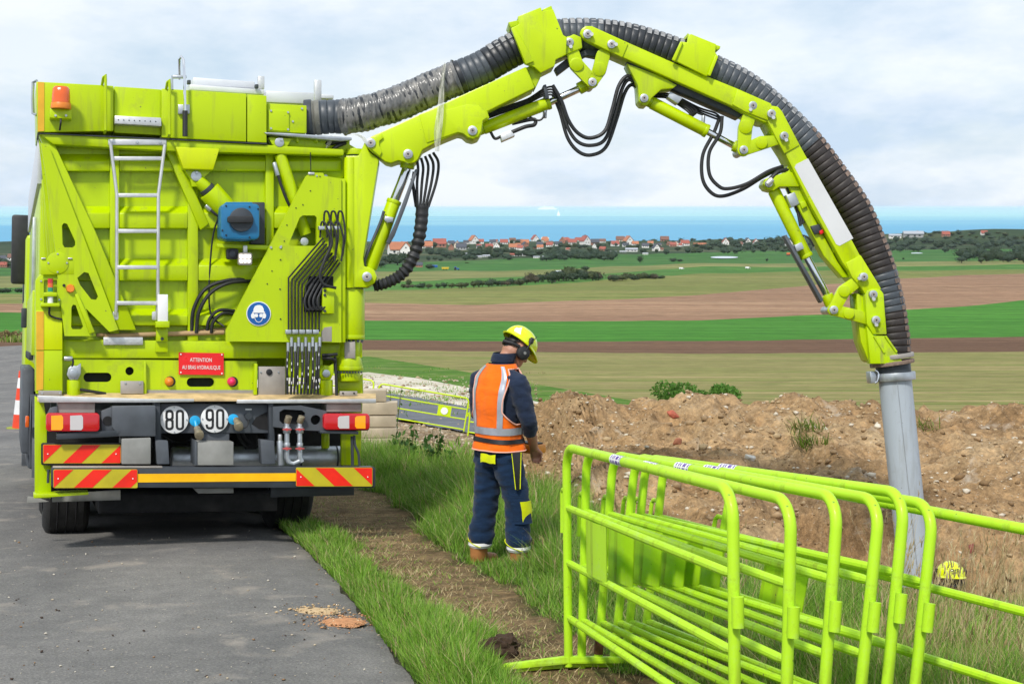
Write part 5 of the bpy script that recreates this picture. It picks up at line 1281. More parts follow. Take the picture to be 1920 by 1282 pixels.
for pts in ([(1036, 160, -0.08), (1052, 188, -0.08), (1066, 226, -0.07), (1084, 250, -0.06), (1107, 259, -0.06), (1134, 246, -0.06), (1148, 205, -0.05), (1160, 162, -0.05), (1176, 143, -0.04), (1192, 152, -0.03)],
            [(1040, 168, -0.03), (1052, 200, -0.03), (1064, 238, -0.03), (1082, 265, -0.03), (1107, 273, -0.03), (1134, 262, -0.02), (1152, 216, -0.02), (1166, 168, -0.02), (1178, 150, -0.02), (1194, 156, -0.02)],
            [(1036, 176, 0.02), (1050, 210, 0.02), (1064, 258, 0.02), (1084, 284, 0.02), (1108, 291, 0.02), (1136, 276, 0.02), (1156, 224, 0.02), (1170, 178, 0.02), (1182, 160, 0.02), (1195, 163, 0.02)],
            [(1354, 218, -0.06), (1350, 250, -0.06), (1330, 286, -0.05), (1330, 326, -0.05), (1346, 348, -0.05), (1364, 354, -0.05), (1400, 345, -0.05), (1440, 322, -0.04), (1468, 312, -0.02)],
            [(1348, 224, 0.0), (1338, 250, 0.0), (1318, 290, 0.0), (1317, 334, 0.0), (1332, 360, 0.0), (1354, 368, 0.0), (1392, 355, 0.0), (1430, 332, 0.0), (1466, 314, 0.0)]):
    btube('hanging_hose', pts, 0.0155)
for k in range(4): btube('steel_line', [(912, 214 + 3 * k, 0.04), (950, 200 + 3 * k, 0.04), (985, 188 + 3 * k, 0.03), (1000, 180 + 3 * k, 0.0), (1018, 168 + 4 * k, -0.06), (1034, 163 + 5 * k, -0.08), (1042, 172 + 4 * k, -0.06)], 0.008)
bplate('line_clamp', [(1018, 160), (1024, 158), (1030, 184), (1023, 186)], -0.10, 0.16, M['dark'])
# the corrugated hose
outer = [(1052, 35), (1125, 35), (1200, 47), (1287, 75), (1344, 102), (1413, 137), (1479, 190), (1535, 246), (1577, 300), (1630, 375), (1662, 447), (1682, 503), (1698, 569), (1707, 628), (1709, 668)]
cen = [(577, 222), (620, 219), (664, 217), (742, 195), (820, 162), (898, 130), (951, 100), (1005, 76)]
for i, p in enumerate(outer):
    a = outer[max(0, i - 1)]; b = outer[min(len(outer) - 1, i + 1)]
    d = Vector((b[0] - a[0], b[1] - a[1])).normalized()
    cen.append((p[0] - d.y * 33, p[1] + d.x * 33))
path = crom([BP(x, y, 0.0) for x, y in cen], 14)
# resample evenly
cum = [0.0]
for a, b in zip(path, path[1:]): cum.append(cum[-1] + (b - a).length)
Ltot = cum[-1]
def at_len(s):
    s = min(max(s, 0), Ltot - 1e-6); i = int(np.searchsorted(cum, s, 'right') - 1); i = min(i, len(path) - 2)
    return path[i].lerp(path[i + 1], (s - cum[i]) / max(1e-9, cum[i + 1] - cum[i]))
RIB = 0.054; HR = 32.0 * BPX
def at_px(px):                                                  # arc length where the hose passes a photo column
    best = min(range(len(path)), key=lambda i: abs(_colx[i] - px)); return cum[best]
_colx = []
for p in path:
    w = TM @ p - CAM; c = Vector((w.x, w.dot(camvec(0, 1, 0)), w.dot(camvec(0, 0, 1)))); _colx.append(CX + FPX * c.x / c.z)
def m_hose(name, col, col2, rough):
    m, nt, b = new_mat(name)
    v = coords(nt)
    base = ramp(nt, noise_node(nt, v, 4.0, 7, 0.7), [(0.32, col), (0.68, col2)])
    scr = ramp(nt, noise_node(nt, coords(nt, scale=(1, 1, 1)), 26.0, 5, 0.7), [(0.6, 0.0), (0.74, 0.55)])
    nt.links.new(mixc(nt, scr, base, tuple(min(1, q * 2.2 + 0.03) for q in col2)), b.inputs['Base Color'])
    b.inputs['Roughness'].default_value = rough; bump(nt, b, noise_node(nt, v, 60, 4), 0.15, 0.004); return m
HM = [m_hose('hose_black', (0.011, 0.013, 0.016), (0.026, 0.030, 0.036), 0.4), m_hose('hose_grey', (0.034, 0.042, 0.052), (0.08, 0.092, 0.105), 0.42),
      m_hose('hose_dusty', (0.10, 0.10, 0.085), (0.20, 0.195, 0.165), 0.6), m_hose('hose_brown', (0.014, 0.011, 0.010), (0.036, 0.028, 0.025), 0.55)]
zones = [(at_px(600), 2), (at_px(622), 1), (at_px(1135), 0), (at_px(1292), 0), (at_px(1535), 1), (0, 3)]
s_grey2 = [i for i in range(len(path)) if _colx[i] > 1640]
def zone_mat(s):
    if s < at_px(598): return 2
    if s < at_px(636): return 1
    if s < at_px(860): return 0
    if s < at_px(905): return 1
    if s < at_px(1040): return 0
    if s < at_px(1128): return 1
    if s < at_px(1300): return 0
    if s < at_px(1512): return 1
    i = int(np.searchsorted(cum, s))
    row = HROW[min(i, len(HROW) - 1)]
    return 1 if 505 < row < 588 else 3
HROW = []
for p in path:
    w = TM @ p - CAM; HROW.append(CY - FPX * w.dot(camvec(0, 1, 0)) / w.dot(camvec(0, 0, 1)))
S = []; R_ = []; s = 0.0
while s < Ltot:
    jit = 0.004 * noise.noise(Vector((s * 9, 0, 0)))
    for ds, q in ((0.0, 0.945), (0.006, 0.985), (0.012, 1.0), (0.044, 1.0), (0.049, 0.985)):
        S.append(s + ds); R_.append(HR * q + jit)
    s += RIB
mb = MB(); mb.tube([at_len(s) for s in S], R_, 30)
per = 30
mb.mi = [zone_mat(S[min(len(S) - 1, k // per)]) for k in range(len(mb.f))]
hose = mb.build('suction_hose', HM, TR)
# worn scuffed crest outside the bend, its sky highlight put into the colour
M['worn'] = m_simple('scuffed_skylit_crest', (0.27, 0.27, 0.27), 0.7, 0, 0.35, 30, 0.3); M['worn_brown'] = m_simple('muddy_hose_crest', (0.22, 0.155, 0.12), 0.85, 0, 0.35, 30, 0.3)
bu = TI.to_3x3() @ BU
for lo, hi, mt in ((at_px(915), at_px(978), 'worn'), (at_px(1052), at_px(1290), 'worn'), (at_px(1330), at_px(1500), 'worn'), (at_px(1500), Ltot - 0.05, 'worn_brown')):
    mb = MB(); s = math.ceil(lo / RIB) * RIB
    while s < hi:
        a, b = at_len(s + 0.010), at_len(s + 0.046); t = (b - a).normalized()
        o = (nloc.cross(t)); o = o if o.dot(bu) > 0 or s > at_px(1560) else -o
        if s > at_px(1300) and o.dot(TI.to_3x3() @ BE) < 0: o = -o
        vs = []
        wdt = 26 + 9 * noise.noise(Vector((s * 14, 3, 0)))
        for ang in (-40, -15, 10, 35, wdt + 30):
            for c in (a, b):
                vs.append(c + (o * math.cos(math.radians(ang)) - nloc * math.sin(math.radians(ang))) * (HR + 0.003))
        mb.add(vs, [(2 * i, 2 * i + 1, 2 * i + 3, 2 * i + 2) for i in range(4)]); s += RIB
    mb.build('scuffed_ribs', M[mt], hose)
# plastic film wrapped round the hose
m, nt, b = new_mat('plastic_film')
v = coords(nt)
nt.links.new(ramp(nt, noise_node(nt, coords(nt, scale=(9, 9, 1.5), rot=(0, 0.45, 0)), 2.0, 6, 0.65), [(0.3, (0.045, 0.05, 0.055)), (0.55, (0.17, 0.165, 0.155)), (0.75, (0.33, 0.31, 0.28))]), b.inputs['Base Color'])
b.inputs['Roughness'].default_value = 0.22; b.inputs['Coat Weight'].default_value = 0.3; b.inputs['Coat Roughness'].default_value = 0.1
bump(nt, b, noise_node(nt, coords(nt, scale=(14, 14, 4), rot=(0, 0.5, 0)), 2.0, 5, 0.6), 0.5, 0.02); M['film'] = m
s0, s1 = at_px(646), at_px(862); k = 150; V = []; F = []
for i in range(k + 1):
    s = s0 + (s1 - s0) * i / k; c = at_len(s); t = (at_len(s + 0.02) - at_len(s - 0.02)).normalized(); a = nloc.cross(t).normalized()
    for j in range(36):
        th = 2 * math.pi * j / 36
        sk = 0.05 * math.sin(th)
        rad = HR * 1.02 + 0.003 * math.sin(s * 146) + 0.009 * noise.noise(Vector((s * 16 + 1.2 * math.sin(th), math.cos(th) * 2.2, math.sin(th) * 2.2))) + (0.012 if i in (0, k) else 0)
        V.append(c + t * (sk * (1 if i in (0, k) else 0.2)) + (a * math.cos(th) + nloc * math.sin(th)) * rad)
for i in range(k):
    for j in range(36): F.append((i * 36 + j, i * 36 + (j + 1) % 36, (i + 1) * 36 + (j + 1) % 36, (i + 1) * 36 + j))
film = MB().add(V, F).build('plastic_wrap', M['film'], hose, ang=80)
m, nt, b = new_mat('loose_film'); b.inputs['Base Color'].default_value = (0.62, 0.62, 0.52, 1); b.inputs['Roughness'].default_value = 0.25; b.inputs['Alpha'].default_value = 0.55
bump(nt, b, noise_node(nt, coords(nt, scale=(20, 20, 3)), 2.0, 4), 0.9, 0.02); M['loose_film'] = m
def ribbon(name, pts, ws, parent):
    q = crom([BP(*p) for p in pts], 8); V = []; k = len(q)
    for i, p in enumerate(q):
        w = interp(list(zip([0, 0.3, 0.7, 1.0], ws)), i / (k - 1)) * BPX
        e = TI.to_3x3() @ BE
        for j in range(5):
            V.append(p + e * (w * (j - 2) / 4) - nloc * (0.012 * math.sin(j * 2.1 + i * 0.35)))
    return MB().add(V, [(i * 5 + j, i * 5 + j + 1, (i + 1) * 5 + j + 1, (i + 1) * 5 + j) for i in range(k - 1) for j in range(4)]).build(name, M['loose_film'], parent, ang=80)
ribbon('film_tail', [(834, 118, -0.16), (829, 160, -0.19), (826, 205, -0.21), (821, 250, -0.22), (820, 284, -0.21)], [4, 9, 15, 8], film)
ribbon('film_tail', [(624, 255, -0.15), (618, 266, -0.16), (611, 280, -0.16)], [12, 9, 8, 2], film); ribbon('film_tail', [(664, 252, -0.15), (680, 258, -0.16), (686, 268, -0.17)], [20, 12, 8, 4], film)
bcyl('hose_collar', (572, 223), (586, 222), 35, M['dark'], hose, n=32)
# flange, clamp and the galvanised suction pipe
fl = bcyl('pipe_flange', (1672, 677), (1673, 684), 42, M['worn_brown'], n=36); bcyl('flange_ring', (1674, 664), (1675, 672), 39, M['grey_plate'], fl, n=36); bcyl('hose_cuff', (1674, 682), (1676, 702), 33, M['dark'], fl, n=32)
pp = bcyl('suction_pipe', (1677, 700), (1726, 1180), 31.0, M['steel'], n=40, bevel=0)
bpy.data.objects[pp.name].data.materials[0] = m_paint('galvanised_pipe', (0.40, 0.45, 0.50), (0.22, 0.22, 0.20), 0.6, 0.45)
btube('pipe_seam', [(1682, 712, -0.135), (1728, 1140, -0.135)], 0.0025, M['steel'], pp, 6, False)
cl = bcyl('pipe_clamp', (1678, 698), (1679, 713), 38, M['steel'], n=36)
bplate('clamp_latch', [(1631, 697), (1643, 696), (1645, 717), (1633, 719)], -0.06, 0.12, M['steel'], cl, 0.004); btube('latch_ring', [(1641, 694, -0.07), (1647, 700, -0.08), (1646, 714, -0.08), (1641, 718, -0.07)], 0.008, M['chrome'], cl)
# ------------------------------------------------------------------ people
M['skin'] = m_simple('skin', (0.42, 0.20, 0.13), 0.5, 0, 0.12, 14)
M['hair'] = m_simple('dark_hair', (0.012, 0.009, 0.008), 0.6, 0, 0.3, 60)
def m_cloth(name, col, bumpy=0.35, scale=1.0):
    m, nt, b = new_mat(name)
    v = coords(nt)
    f = noise_node(nt, v, 3.5 * scale, 5, 0.6)
    nt.links.new(ramp(nt, f, [(0.3, tuple(c * 0.75 for c in col)), (0.7, tuple(min(1, c * 1.2) for c in col))]), b.inputs['Base Color'])
    b.inputs['Roughness'].default_value = 0.9; b.inputs['Specular IOR Level'].default_value = 0.2; b.inputs['Sheen Weight'].default_value = 0.15
    wv = noise_node(nt, coords(nt, scale=(1, 1, 2.2)), 9 * scale, 4, 0.5, 0.6)
    bump(nt, b, wv, bumpy, 0.03); return m
M['navy'] = m_cloth('navy_fleece', (0.014, 0.024, 0.052)); M['navy_w'] = m_cloth('navy_work_cloth', (0.006, 0.022, 0.058))
M['orange'] = m_cloth('hi_vis_orange', (0.92, 0.15, 0.006), 0.25); M['silver'] = m_simple('reflective_silver_tape', (0.42, 0.44, 0.50), 0.35, 0.3, 0.12, 12, 0.1)
M['pinkpipe'] = m_simple('faded_piping', (0.80, 0.42, 0.33), 0.8); M['hv_yellow'] = m_cloth('hi_vis_yellow', (0.68, 0.74, 0.0), 0.2)
M['helmet'] = m_simple('yellow_helmet_shell', (0.70, 0.80, 0.0), 0.25, 0, 0.05, 6, 0, 0.5); M['helmet_white'] = m_simple('helmet_silver_sticker', (0.70, 0.71, 0.68), 0.3)
M['boot'] = m_simple('tan_rubber_boot', (0.36, 0.15, 0.045), 0.5, 0, 0.2, 8, 0.15); M['boxer'] = m_simple('remote_orange', (0.70, 0.26, 0.02), 0.4)
def lel(mb, rings, n=28, ax=Vector((1, 0, 0)), ay=Vector((0, 1, 0)), caps=True):
    """loft of ellipses: (centre, half width along ax, half depth along ay)"""
    V = []; k = len(rings)
    for c, w, d in rings:
        c = Vector(c)
        for j in range(n):
            a = 2 * math.pi * j / n; V.append(c + ax * (w * math.cos(a)) + ay * (d * math.sin(a)))
    F = [(i * n + j, i * n + (j + 1) % n, (i + 1) * n + (j + 1) % n, (i + 1) * n + j) for i in range(k - 1) for j in range(n)]
    if caps: F += [tuple(range(n - 1, -1, -1)), tuple((k - 1) * n + j for j in range(n))]
    mb.add(V, F)
def remesh(o, vox, it=2):
    md = o.modifiers.new('r', 'REMESH'); md.mode = 'VOXEL'; md.voxel_size = vox; md.use_smooth_shade = True
    ms = o.modifiers.new('s', 'SMOOTH'); ms.iterations = it; ms.factor = 0.5
    dg = bpy.context.evaluated_depsgraph_get(); me = bpy.data.meshes.new_from_object(o.evaluated_get(dg))
    o.modifiers.clear(); old = o.data; o.data = me; me.name = o.name; bpy.data.meshes.remove(old)
    me.polygons.foreach_set('use_smooth', [True] * len(me.polygons)); return o
def wrinkle(o, amp, sc=9.0, seed=0.0, zs=1.9):
    for v in o.data.vertices:
        p = v.co; d = amp * (noise.noise(Vector((p.x * sc, p.y * sc, p.z * sc * zs + seed))) + 0.5 * noise.noise(Vector((p.x * sc * 2.3, p.y * sc * 2.3, p.z * sc * 3.9 + seed))))
        v.co = p + v.normal * d
    o.data.update(); return o
def make_person(label, hf=Vector((0.24, 0.72, -0.66))):
    root = empty('person', label=label, cat='person')
    hf = Vector(hf).normalized()                     # where the head looks (down to the trench)
    hr = Vector((1, -0.25, 0)); hr = (hr - hf * hr.dot(hf)).normalized(); hu = hr.cross(hf)
    hc = Vector((0.04, 0.165, 1.655))
    H = lambda r, f, u: hc + hr * r + hf * f + hu * u
    sh_r, el_r, wr_r = Vector((0.195, -0.01, 1.43)), Vector((0.275, 0.02, 1.145)), Vector((0.155, 0.225, 0.895))
    sh_l, el_l, wr_l = Vector((-0.195, 0.0, 1.43)), Vector((-0.275, 0.06, 1.15)), Vector((-0.14, 0.28, 0.93))
    hip_r, kn_r, an_r = Vector((0.10, 0.0, 0.86)), Vector((0.145, 0.045, 0.47)), Vector((0.165, 0.04, 0.08))
    hip_l, kn_l, an_l = Vector((-0.10, 0.0, 0.86)), Vector((-0.135, -0.005, 0.47)), Vector((-0.165, -0.05, 0.08))
    # body: one continuous surface
    mb = MB()
    mb.tube([H(0, -0.02, -0.13), H(0, -0.03, -0.07), H(0, -0.01, 0.02), H(0, -0.01, 0.09), H(0, -0.01, 0.13)], [0.05, 0.075, 0.088, 0.075, 0.03], 16)
    mb.tube([H(0, 0.0, -0.02), H(0, 0.05, -0.07), H(0, 0.075, -0.115)], [0.075, 0.062, 0.035], 14)   # jaw and chin
    mb.tube([H(0, 0.08, 0.03), H(0, 0.105, -0.015), H(0, 0.112, -0.03), H(0, 0.088, -0.045)], [0.010, 0.014, 0.019, 0.012], 8)  # nose
    mb.tube([H(-0.03, 0.083, -0.075), H(0.0, 0.096, -0.073), H(0.03, 0.083, -0.075)], [0.006, 0.010, 0.006], 8)   # lips
    for s in (-1, 1):
        mb.tube([H(s * 0.045, 0.075, 0.035), H(s * 0.02, 0.088, 0.033)], 0.010, 8)                    # brow
        mb.tube([H(s * 0.033, 0.078, 0.008), H(s * 0.031, 0.082, 0.008)], 0.012, 8)                   # eye
        mb.tube([H(s * 0.082, -0.02, 0.02), H(s * 0.092, -0.03, 0.0), H(s * 0.084, -0.015, -0.04)], [0.012, 0.020, 0.010], 8)  # ear
    mb.tube([Vector((0, 0.0, 1.44)), Vector((0.0, 0.035, 1.55)), H(0, -0.03, -0.07)], [0.085, 0.062, 0.062], 16)
    lel(mb, [((0, 0, 0.84), 0.165, 0.115), ((0, 0.0, 1.0), 0.15, 0.105), ((0, 0, 1.2), 0.165, 0.11), ((0, 0, 1.38), 0.18, 0.11), ((0, 0.005, 1.49), 0.12, 0.075)])
    for sh, el, wr in ((sh_r, el_r, wr_r), (sh_l, el_l, wr_l)):
        s = 1 if sh.x > 0 else -1
        mb.tube([Vector((0.1 * s, 0, 1.46)), sh, (sh + el) / 2, el, (el + wr) / 2, wr], [0.05, 0.060, 0.052, 0.045, 0.044, 0.031], 14)
        d = (wr - el).normalized(); up = Vector((-s * 0.5, 0.25, 0.6)); sd = d.cross(up).normalized(); nn = sd.cross(d).normalized()
        pc_ = wr + d * 0.05
        for q in (-0.026, -0.009, 0.009, 0.026): mb.tube([wr + sd * q * 0.6, wr + d * 0.085 + sd * q], [0.020, 0.016], 8)
        for q, ln in ((-0.030, 0.062), (-0.010, 0.075), (0.010, 0.082), (0.030, 0.072)):
            b0 = wr + d * 0.082 + sd * q; b1 = b0 + (d * 0.8 - nn * 0.6).normalized() * ln * 0.45; b2 = b1 + (d * 0.1 - nn).normalized() * ln * 0.35; b3 = b2 + (-d * 0.7 - nn * 0.6).normalized() * ln * 0.25
            mb.tube([b0, b1, b2, b3], [0.0105, 0.0095, 0.0088, 0.0075], 8)
        t0_ = wr + d * 0.03 + sd * 0.028; mb.tube([t0_, t0_ + (d * 0.7 + sd * 0.5 - nn * 0.4).normalized() * 0.04, t0_ + (d * 0.9 - nn * 0.75).normalized() * 0.075], [0.014, 0.011, 0.009], 8)
    for hp, kn, an in ((hip_r, kn_r, an_r), (hip_l, kn_l, an_l)):
        mb.tube([hp + Vector((0, 0, 0.02)), (hp + kn) / 2, kn, (kn + an) / 2 + Vector((0, -0.02, 0)), an], [0.085, 0.075, 0.055, 0.052, 0.038], 14)
        mb.tube([an + Vector((0, -0.04, -0.03)), an + Vector((0, 0.15, -0.045))], [0.04, 0.035], 10)
    body = remesh(mb.build('body', M['skin'], root), 0.0075, 2)
    # hair under the helmet and on the nape
    MB().tube([H(0, -0.055, -0.075), H(0, -0.052, -0.02), H(0, -0.03, 0.04)], [0.045, 0.066, 0.075], 16).build('hair', M['hair'], root)
    for s in (-1, 1):
        e = MB().tube([H(s * 0.031, 0.090, 0.008), H(s * 0.031, 0.094, 0.008)], [0.008, 0.003], 8).build('eye', M['white'], root); MB().tube([H(s * 0.031, 0.0935, 0.008), H(s * 0.031, 0.095, 0.008)], 0.0025, 8).build('pupil', M['ink'], e)
    # jumper: torso, collar, sleeves pushed up to the forearm
    mb = MB()
    lel(mb, [((0, 0, 0.93), 0.17, 0.125), ((0, 0, 1.05), 0.165, 0.12), ((0, 0, 1.2), 0.178, 0.122), ((0, 0, 1.36), 0.195, 0.125), ((0, 0.0, 1.47), 0.175, 0.10), ((0, 0.02, 1.53), 0.095, 0.08), ((0.0, 0.045, 1.575), 0.080, 0.080), ((0.0, 0.055, 1.60), 0.082, 0.085)])
    for sh, el, wr in ((sh_r, el_r, wr_r), (sh_l, el_l, wr_l)):
        s = 1 if sh.x > 0 else -1; cu = el.lerp(wr, 0.42)
        mb.tube([Vector((0.09 * s, 0, 1.45)), sh.lerp(Vector((0.09 * s, 0, 1.45)), 0.4), sh, sh.lerp(el, 0.35), sh.lerp(el, 0.75), el, el.lerp(wr, 0.2), cu], [0.06, 0.068, 0.079, 0.080, 0.070, 0.066, 0.062, 0.056], 18)
    j = wrinkle(remesh(mb.build('jumper', M['navy'], root), 0.014, 3), 0.010, 10, 3.0, 2.4)
    mb = MB(); lel(mb, [((0.0, 0.04, 1.565), 0.093, 0.093), ((0.005, 0.05, 1.60), 0.095, 0.097), ((0.01, 0.058, 1.63), 0.090, 0.092)], caps=False); mb.build('collar', M['navy'], j)
    # vest: shell over the torso with armholes
    prof = [(0.0, 0.905, 0.205, 0.165, 0.0), (0.12, 0.965, 0.192, 0.148, 0), (0.20, 1.0, 0.188, 0.142, 0), (0.35, 1.09, 0.196, 0.150, 0), (0.55, 1.22, 0.208, 0.152, 0), (0.75, 1.36, 0.212, 0.146, 0.0), (0.88, 1.45, 0.198, 0.122, 0.005), (0.95, 1.505, 0.155, 0.10, 0.012), (1.0, 1.55, 0.102, 0.098, 0.03)]
    def TS(th, v, off=0.0):
        z = interp([(p[0], p[1]) for p in prof], v); w = interp([(p[0], p[2]) for p in prof], v) + off; d = interp([(p[0], p[3]) for p in prof], v) + off; cy = interp([(p[0], p[4]) for p in prof], v)
        a = math.radians(th); wr_ = 0.008 * noise.noise(Vector((math.cos(a) * 2.5, math.sin(a) * 2.5, z * 9))) + 0.006 * noise.noise(Vector((math.cos(a) * 6, math.sin(a) * 6, z * 5)))
        wr_ += 0.012 * math.exp(-((v - 0.06) / 0.08) ** 2) * math.sin(a * 5)
        e = 2.4; c, s = math.cos(a), math.sin(a)
        r = 1.0 / (abs(c) ** e + abs(s) ** e) ** (1 / e)
        return Vector(((w + wr_) * c * r, cy + (d + wr_) * s * r, z))
    def hole_half(v):
        if v < 0.37: return -1
        if v < 0.52: return 50 * math.sqrt(max(0, (v - 0.37) / 0.15))
        return 50 - 18 * smooth(0.6, 0.97, v) if v < 0.965 else -1
    V = []; F = []; nt_, nv = 96, 60
    for i in range(nv + 1):
        for q in range(nt_): V.append(TS(360 * q / nt_, i / nv))
    for i in range(nv):
        v = (i + 0.5) / nv
        for q in range(nt_):
            th = 360 * (q + 0.5) / nt_; a = min(th, 360 - th); b = abs(th - 180)
            if min(a, b) < hole_half(v): continue
            F.append((i * nt_ + q, i * nt_ + (q + 1) % nt_, (i + 1) * nt_ + (q + 1) % nt_, (i + 1) * nt_ + q))
    vest = MB().add(V, F).build('hi_vis_vest', M['orange'], root, ang=180)
    def patch(name, tf, vs, mat, off=0.005):
        V = []; F = []
        for i, v in enumerate(vs):
            a, b = tf(v)
            for q in range(13): V.append(TS(a + (b - a) * q / 12, v, off))
        for i in range(len(vs) - 1):
            for q in range(12): F.append((i * 13 + q, i * 13 + q + 1, (i + 1) * 13 + q + 1, (i + 1) * 13 + q))
        return MB().add(V, F).build(name, mat, vest, ang=180)
    fr = lambda a, b, n: [a + (b - a) * i / n for i in range(n + 1)]
    V = []; F = []
    for i, v in enumerate(fr(0.245, 0.335, 4)):
        for q in range(97): V.append(TS(360 * q / 96, v, 0.005))
    F = [(i * 97 + q, i * 97 + q + 1, (i + 1) * 97 + q + 1, (i + 1) * 97 + q) for i in range(4) for q in range(96)]
    MB().add(V, F).build('reflective_band', M['silver'], vest, ang=180)
    for c in (306, 234, 126, 54):
        s = 1 if c in (306, 126) else -1
        patch('reflective_brace', lambda v: (c - 6.5 + (s * 6 if True else 0) * smooth(0.6, 1.0, v), c + 6.5 + s * 6 * smooth(0.6, 1.0, v)), fr(0.335, 0.985, 22), M['silver'])
    for s in (0, 180):
        loop = [TS(s + hole_half(v) * k, v, 0.004) for k, vs in ((1, fr(0.375, 0.962, 30)), (-1, fr(0.962, 0.375, 30))) for v in vs]
        MB().tube(loop, 0.006, 6, closed=True).build('armhole_piping', M['pinkpipe'], vest)
    MB().tube([TS(360 * q / 48, 0.0, 0.001) for q in range(48)], 0.005, 6, closed=True).build('hem_piping', M['pinkpipe'], vest)
    V = []
    for i, v in enumerate((0.125, 0.20)):
        for q in range(64): V.append(TS(360 * q / 64, v - 0.012 * math.cos(math.radians(360 * q / 64)), 0.009))
    MB().add(V, [(q, (q + 1) % 64, 64 + (q + 1) % 64, 64 + q) for q in range(64)]).build('belt', M['ink'], root, ang=180)
    # trousers
    mb = MB()
    lel(mb, [((0, 0, 0.78), 0.19, 0.125), ((0, -0.005, 0.86), 0.19, 0.14), ((0, 0, 0.95), 0.175, 0.13), ((0, 0, 0.99), 0.17, 0.125)])
    for hp, kn, an in ((hip_r, kn_r, an_r), (hip_l, kn_l, an_l)):
        e = kn.lerp(an, 0.78)
        mb.tube([hp + Vector((0, -0.005, 0.02)), hp + Vector((0, -0.005, -0.08)), hp.lerp(kn, 0.55), kn, kn.lerp(an, 0.4), kn.lerp(an, 0.62), e], [0.11, 0.116, 0.106, 0.094, 0.095, 0.10, 0.088], 20)
    tr = wrinkle(remesh(mb.build('trousers', M['navy_w'], root), 0.014, 2), 0.014, 8, 11.0, 2.6)
    # on the trousers: pocket flap, knee pocket, holster, hem piping, turned-up lining
    def on_leg(th, z, c, r): a = math.radians(th); return Vector((c.x + r * math.cos(a), c.y + r * math.sin(a), z))
    def wrap(name, mat, fa, zs, parent, n=10):
        V = []
        for z, c, r, a0, a1 in zs:
            for q in range(n + 1): V.append(on_leg(a0 + (a1 - a0) * q / n, z, c, r))
        return MB().add(V, [(i * (n + 1) + q, i * (n + 1) + q + 1, (i + 1) * (n + 1) + q + 1, (i + 1) * (n + 1) + q) for i in range(len(zs) - 1) for q in range(n)]).build(name, mat, parent, ang=180)
    V = []
    for z, y in ((0.818, -0.158), (0.85, -0.160), (0.882, -0.157)):
        for q in range(9):
            x = -0.045 + 0.145 * q / 8; V.append(Vector((x, y - 0.004 * math.sin(q * 1.3) + 0.20 * max(0, abs(x) - 0.03) ** 1.5, z + 0.004 * math.sin(q * 0.9) - (0.006 if q in (0, 8) and z < 0.83 else 0))))
    MB().add(V, [(i * 9 + q, i * 9 + q + 1, (i + 1) * 9 + q + 1, (i + 1) * 9 + q) for i in range(2) for q in range(8)]).build('pocket_flap', M['hv_yellow'], tr, ang=180)
    wrap('knee_pocket', M['hv_yellow'], None, [(z, hip_r.lerp(kn_r, (0.86 - z) / 0.39) if z > 0.47 else kn_r, 0.1215 - 0.03 * (0.55 - z), a0, a0 + 52) for z, a0 in ((0.365, -26), (0.40, -30), (0.46, -32), (0.53, -34))], tr)
    wrap('cargo_pocket', M['navy_w'], None, [(z, hip_r.lerp(kn_r, (0.86 - z) / 0.39), 0.1175 - 0.02 * (0.62 - z), -70, 10) for z in (0.36, 0.45, 0.55, 0.62)], tr)
    hol = MB().prism([Vector((0.20, -0.085, 0.90)), Vector((0.205, 0.0, 0.90)), Vector((0.226, -0.03, 0.62)), Vector((0.225, -0.06, 0.62))], Vector((0.02, -0.012, 0))).build('tool_holster', M['ink'], root, 0.004)
    for a, b in (((0.214, -0.094, 0.90), (0.232, -0.072, 0.63)), ((0.226, -0.004, 0.90), (0.245, -0.036, 0.63))): MB().tube([Vector(a), Vector(b)], 0.0035, 5).build('holster_piping', M['hv_yellow'], hol)
    for kn, an, a0 in ((kn_r, an_r, 210), (kn_l, an_l, 190)):
        c = kn.lerp(an, 0.63); MB().tube([on_leg(a0 + 10 * q, c.z - 0.006 * q % 2, c, 0.101) for q in range(13)], 0.0035, 5).build('reflective_piping', M['hv_yellow'], tr)
        c = kn.lerp(an, 0.80); mb = MB(); lel(mb, [((c.x, c.y, c.z - 0.02), 0.078, 0.082), ((c.x, c.y, c.z), 0.090, 0.094), ((c.x, c.y, c.z + 0.022), 0.088, 0.092)], 24, caps=False); mb.build('turned_up_lining', M['white'], tr)
        mb = MB(); lel(mb, [((an.x, an.y, -0.005), 0.05, 0.07), ((an.x, an.y, 0.06), 0.058, 0.075), ((an.x, an.y, 0.12), 0.064, 0.074), ((an.x, an.y, 0.24), 0.074, 0.080)], 20); mb.tube([an + Vector((0, -0.05, -0.045)), an + Vector((0, 0.10, -0.045)), an + Vector((0, 0.19, -0.052))], [0.045, 0.050, 0.034], 14)
        remesh(mb.build('boot', M['boot'], root), 0.011, 3)
    # helmet with ear defenders
    mb = MB(); V = []; n = 36; nr = 12
    for i in range(nr + 1):
        t = i / nr * math.pi / 2; rr = math.cos(t)
        for q in range(n):
            a = 2 * math.pi * q / n
            V.append(H(0.118 * rr * math.cos(a), -0.008 + 0.146 * rr * math.sin(a), 0.045 + 0.122 * math.sin(t) + 0.006 * max(0, math.cos(a * 2 + math.pi)) * math.sin(2 * t)))
    F = [(i * n + q, i * n + (q + 1) % n, (i + 1) * n + (q + 1) % n, (i + 1) * n + q) for i in range(nr) for q in range(n)]
    mb.add(V, F); hel = mb.build('helmet', M['helmet'], root, ang=60)
    V = []
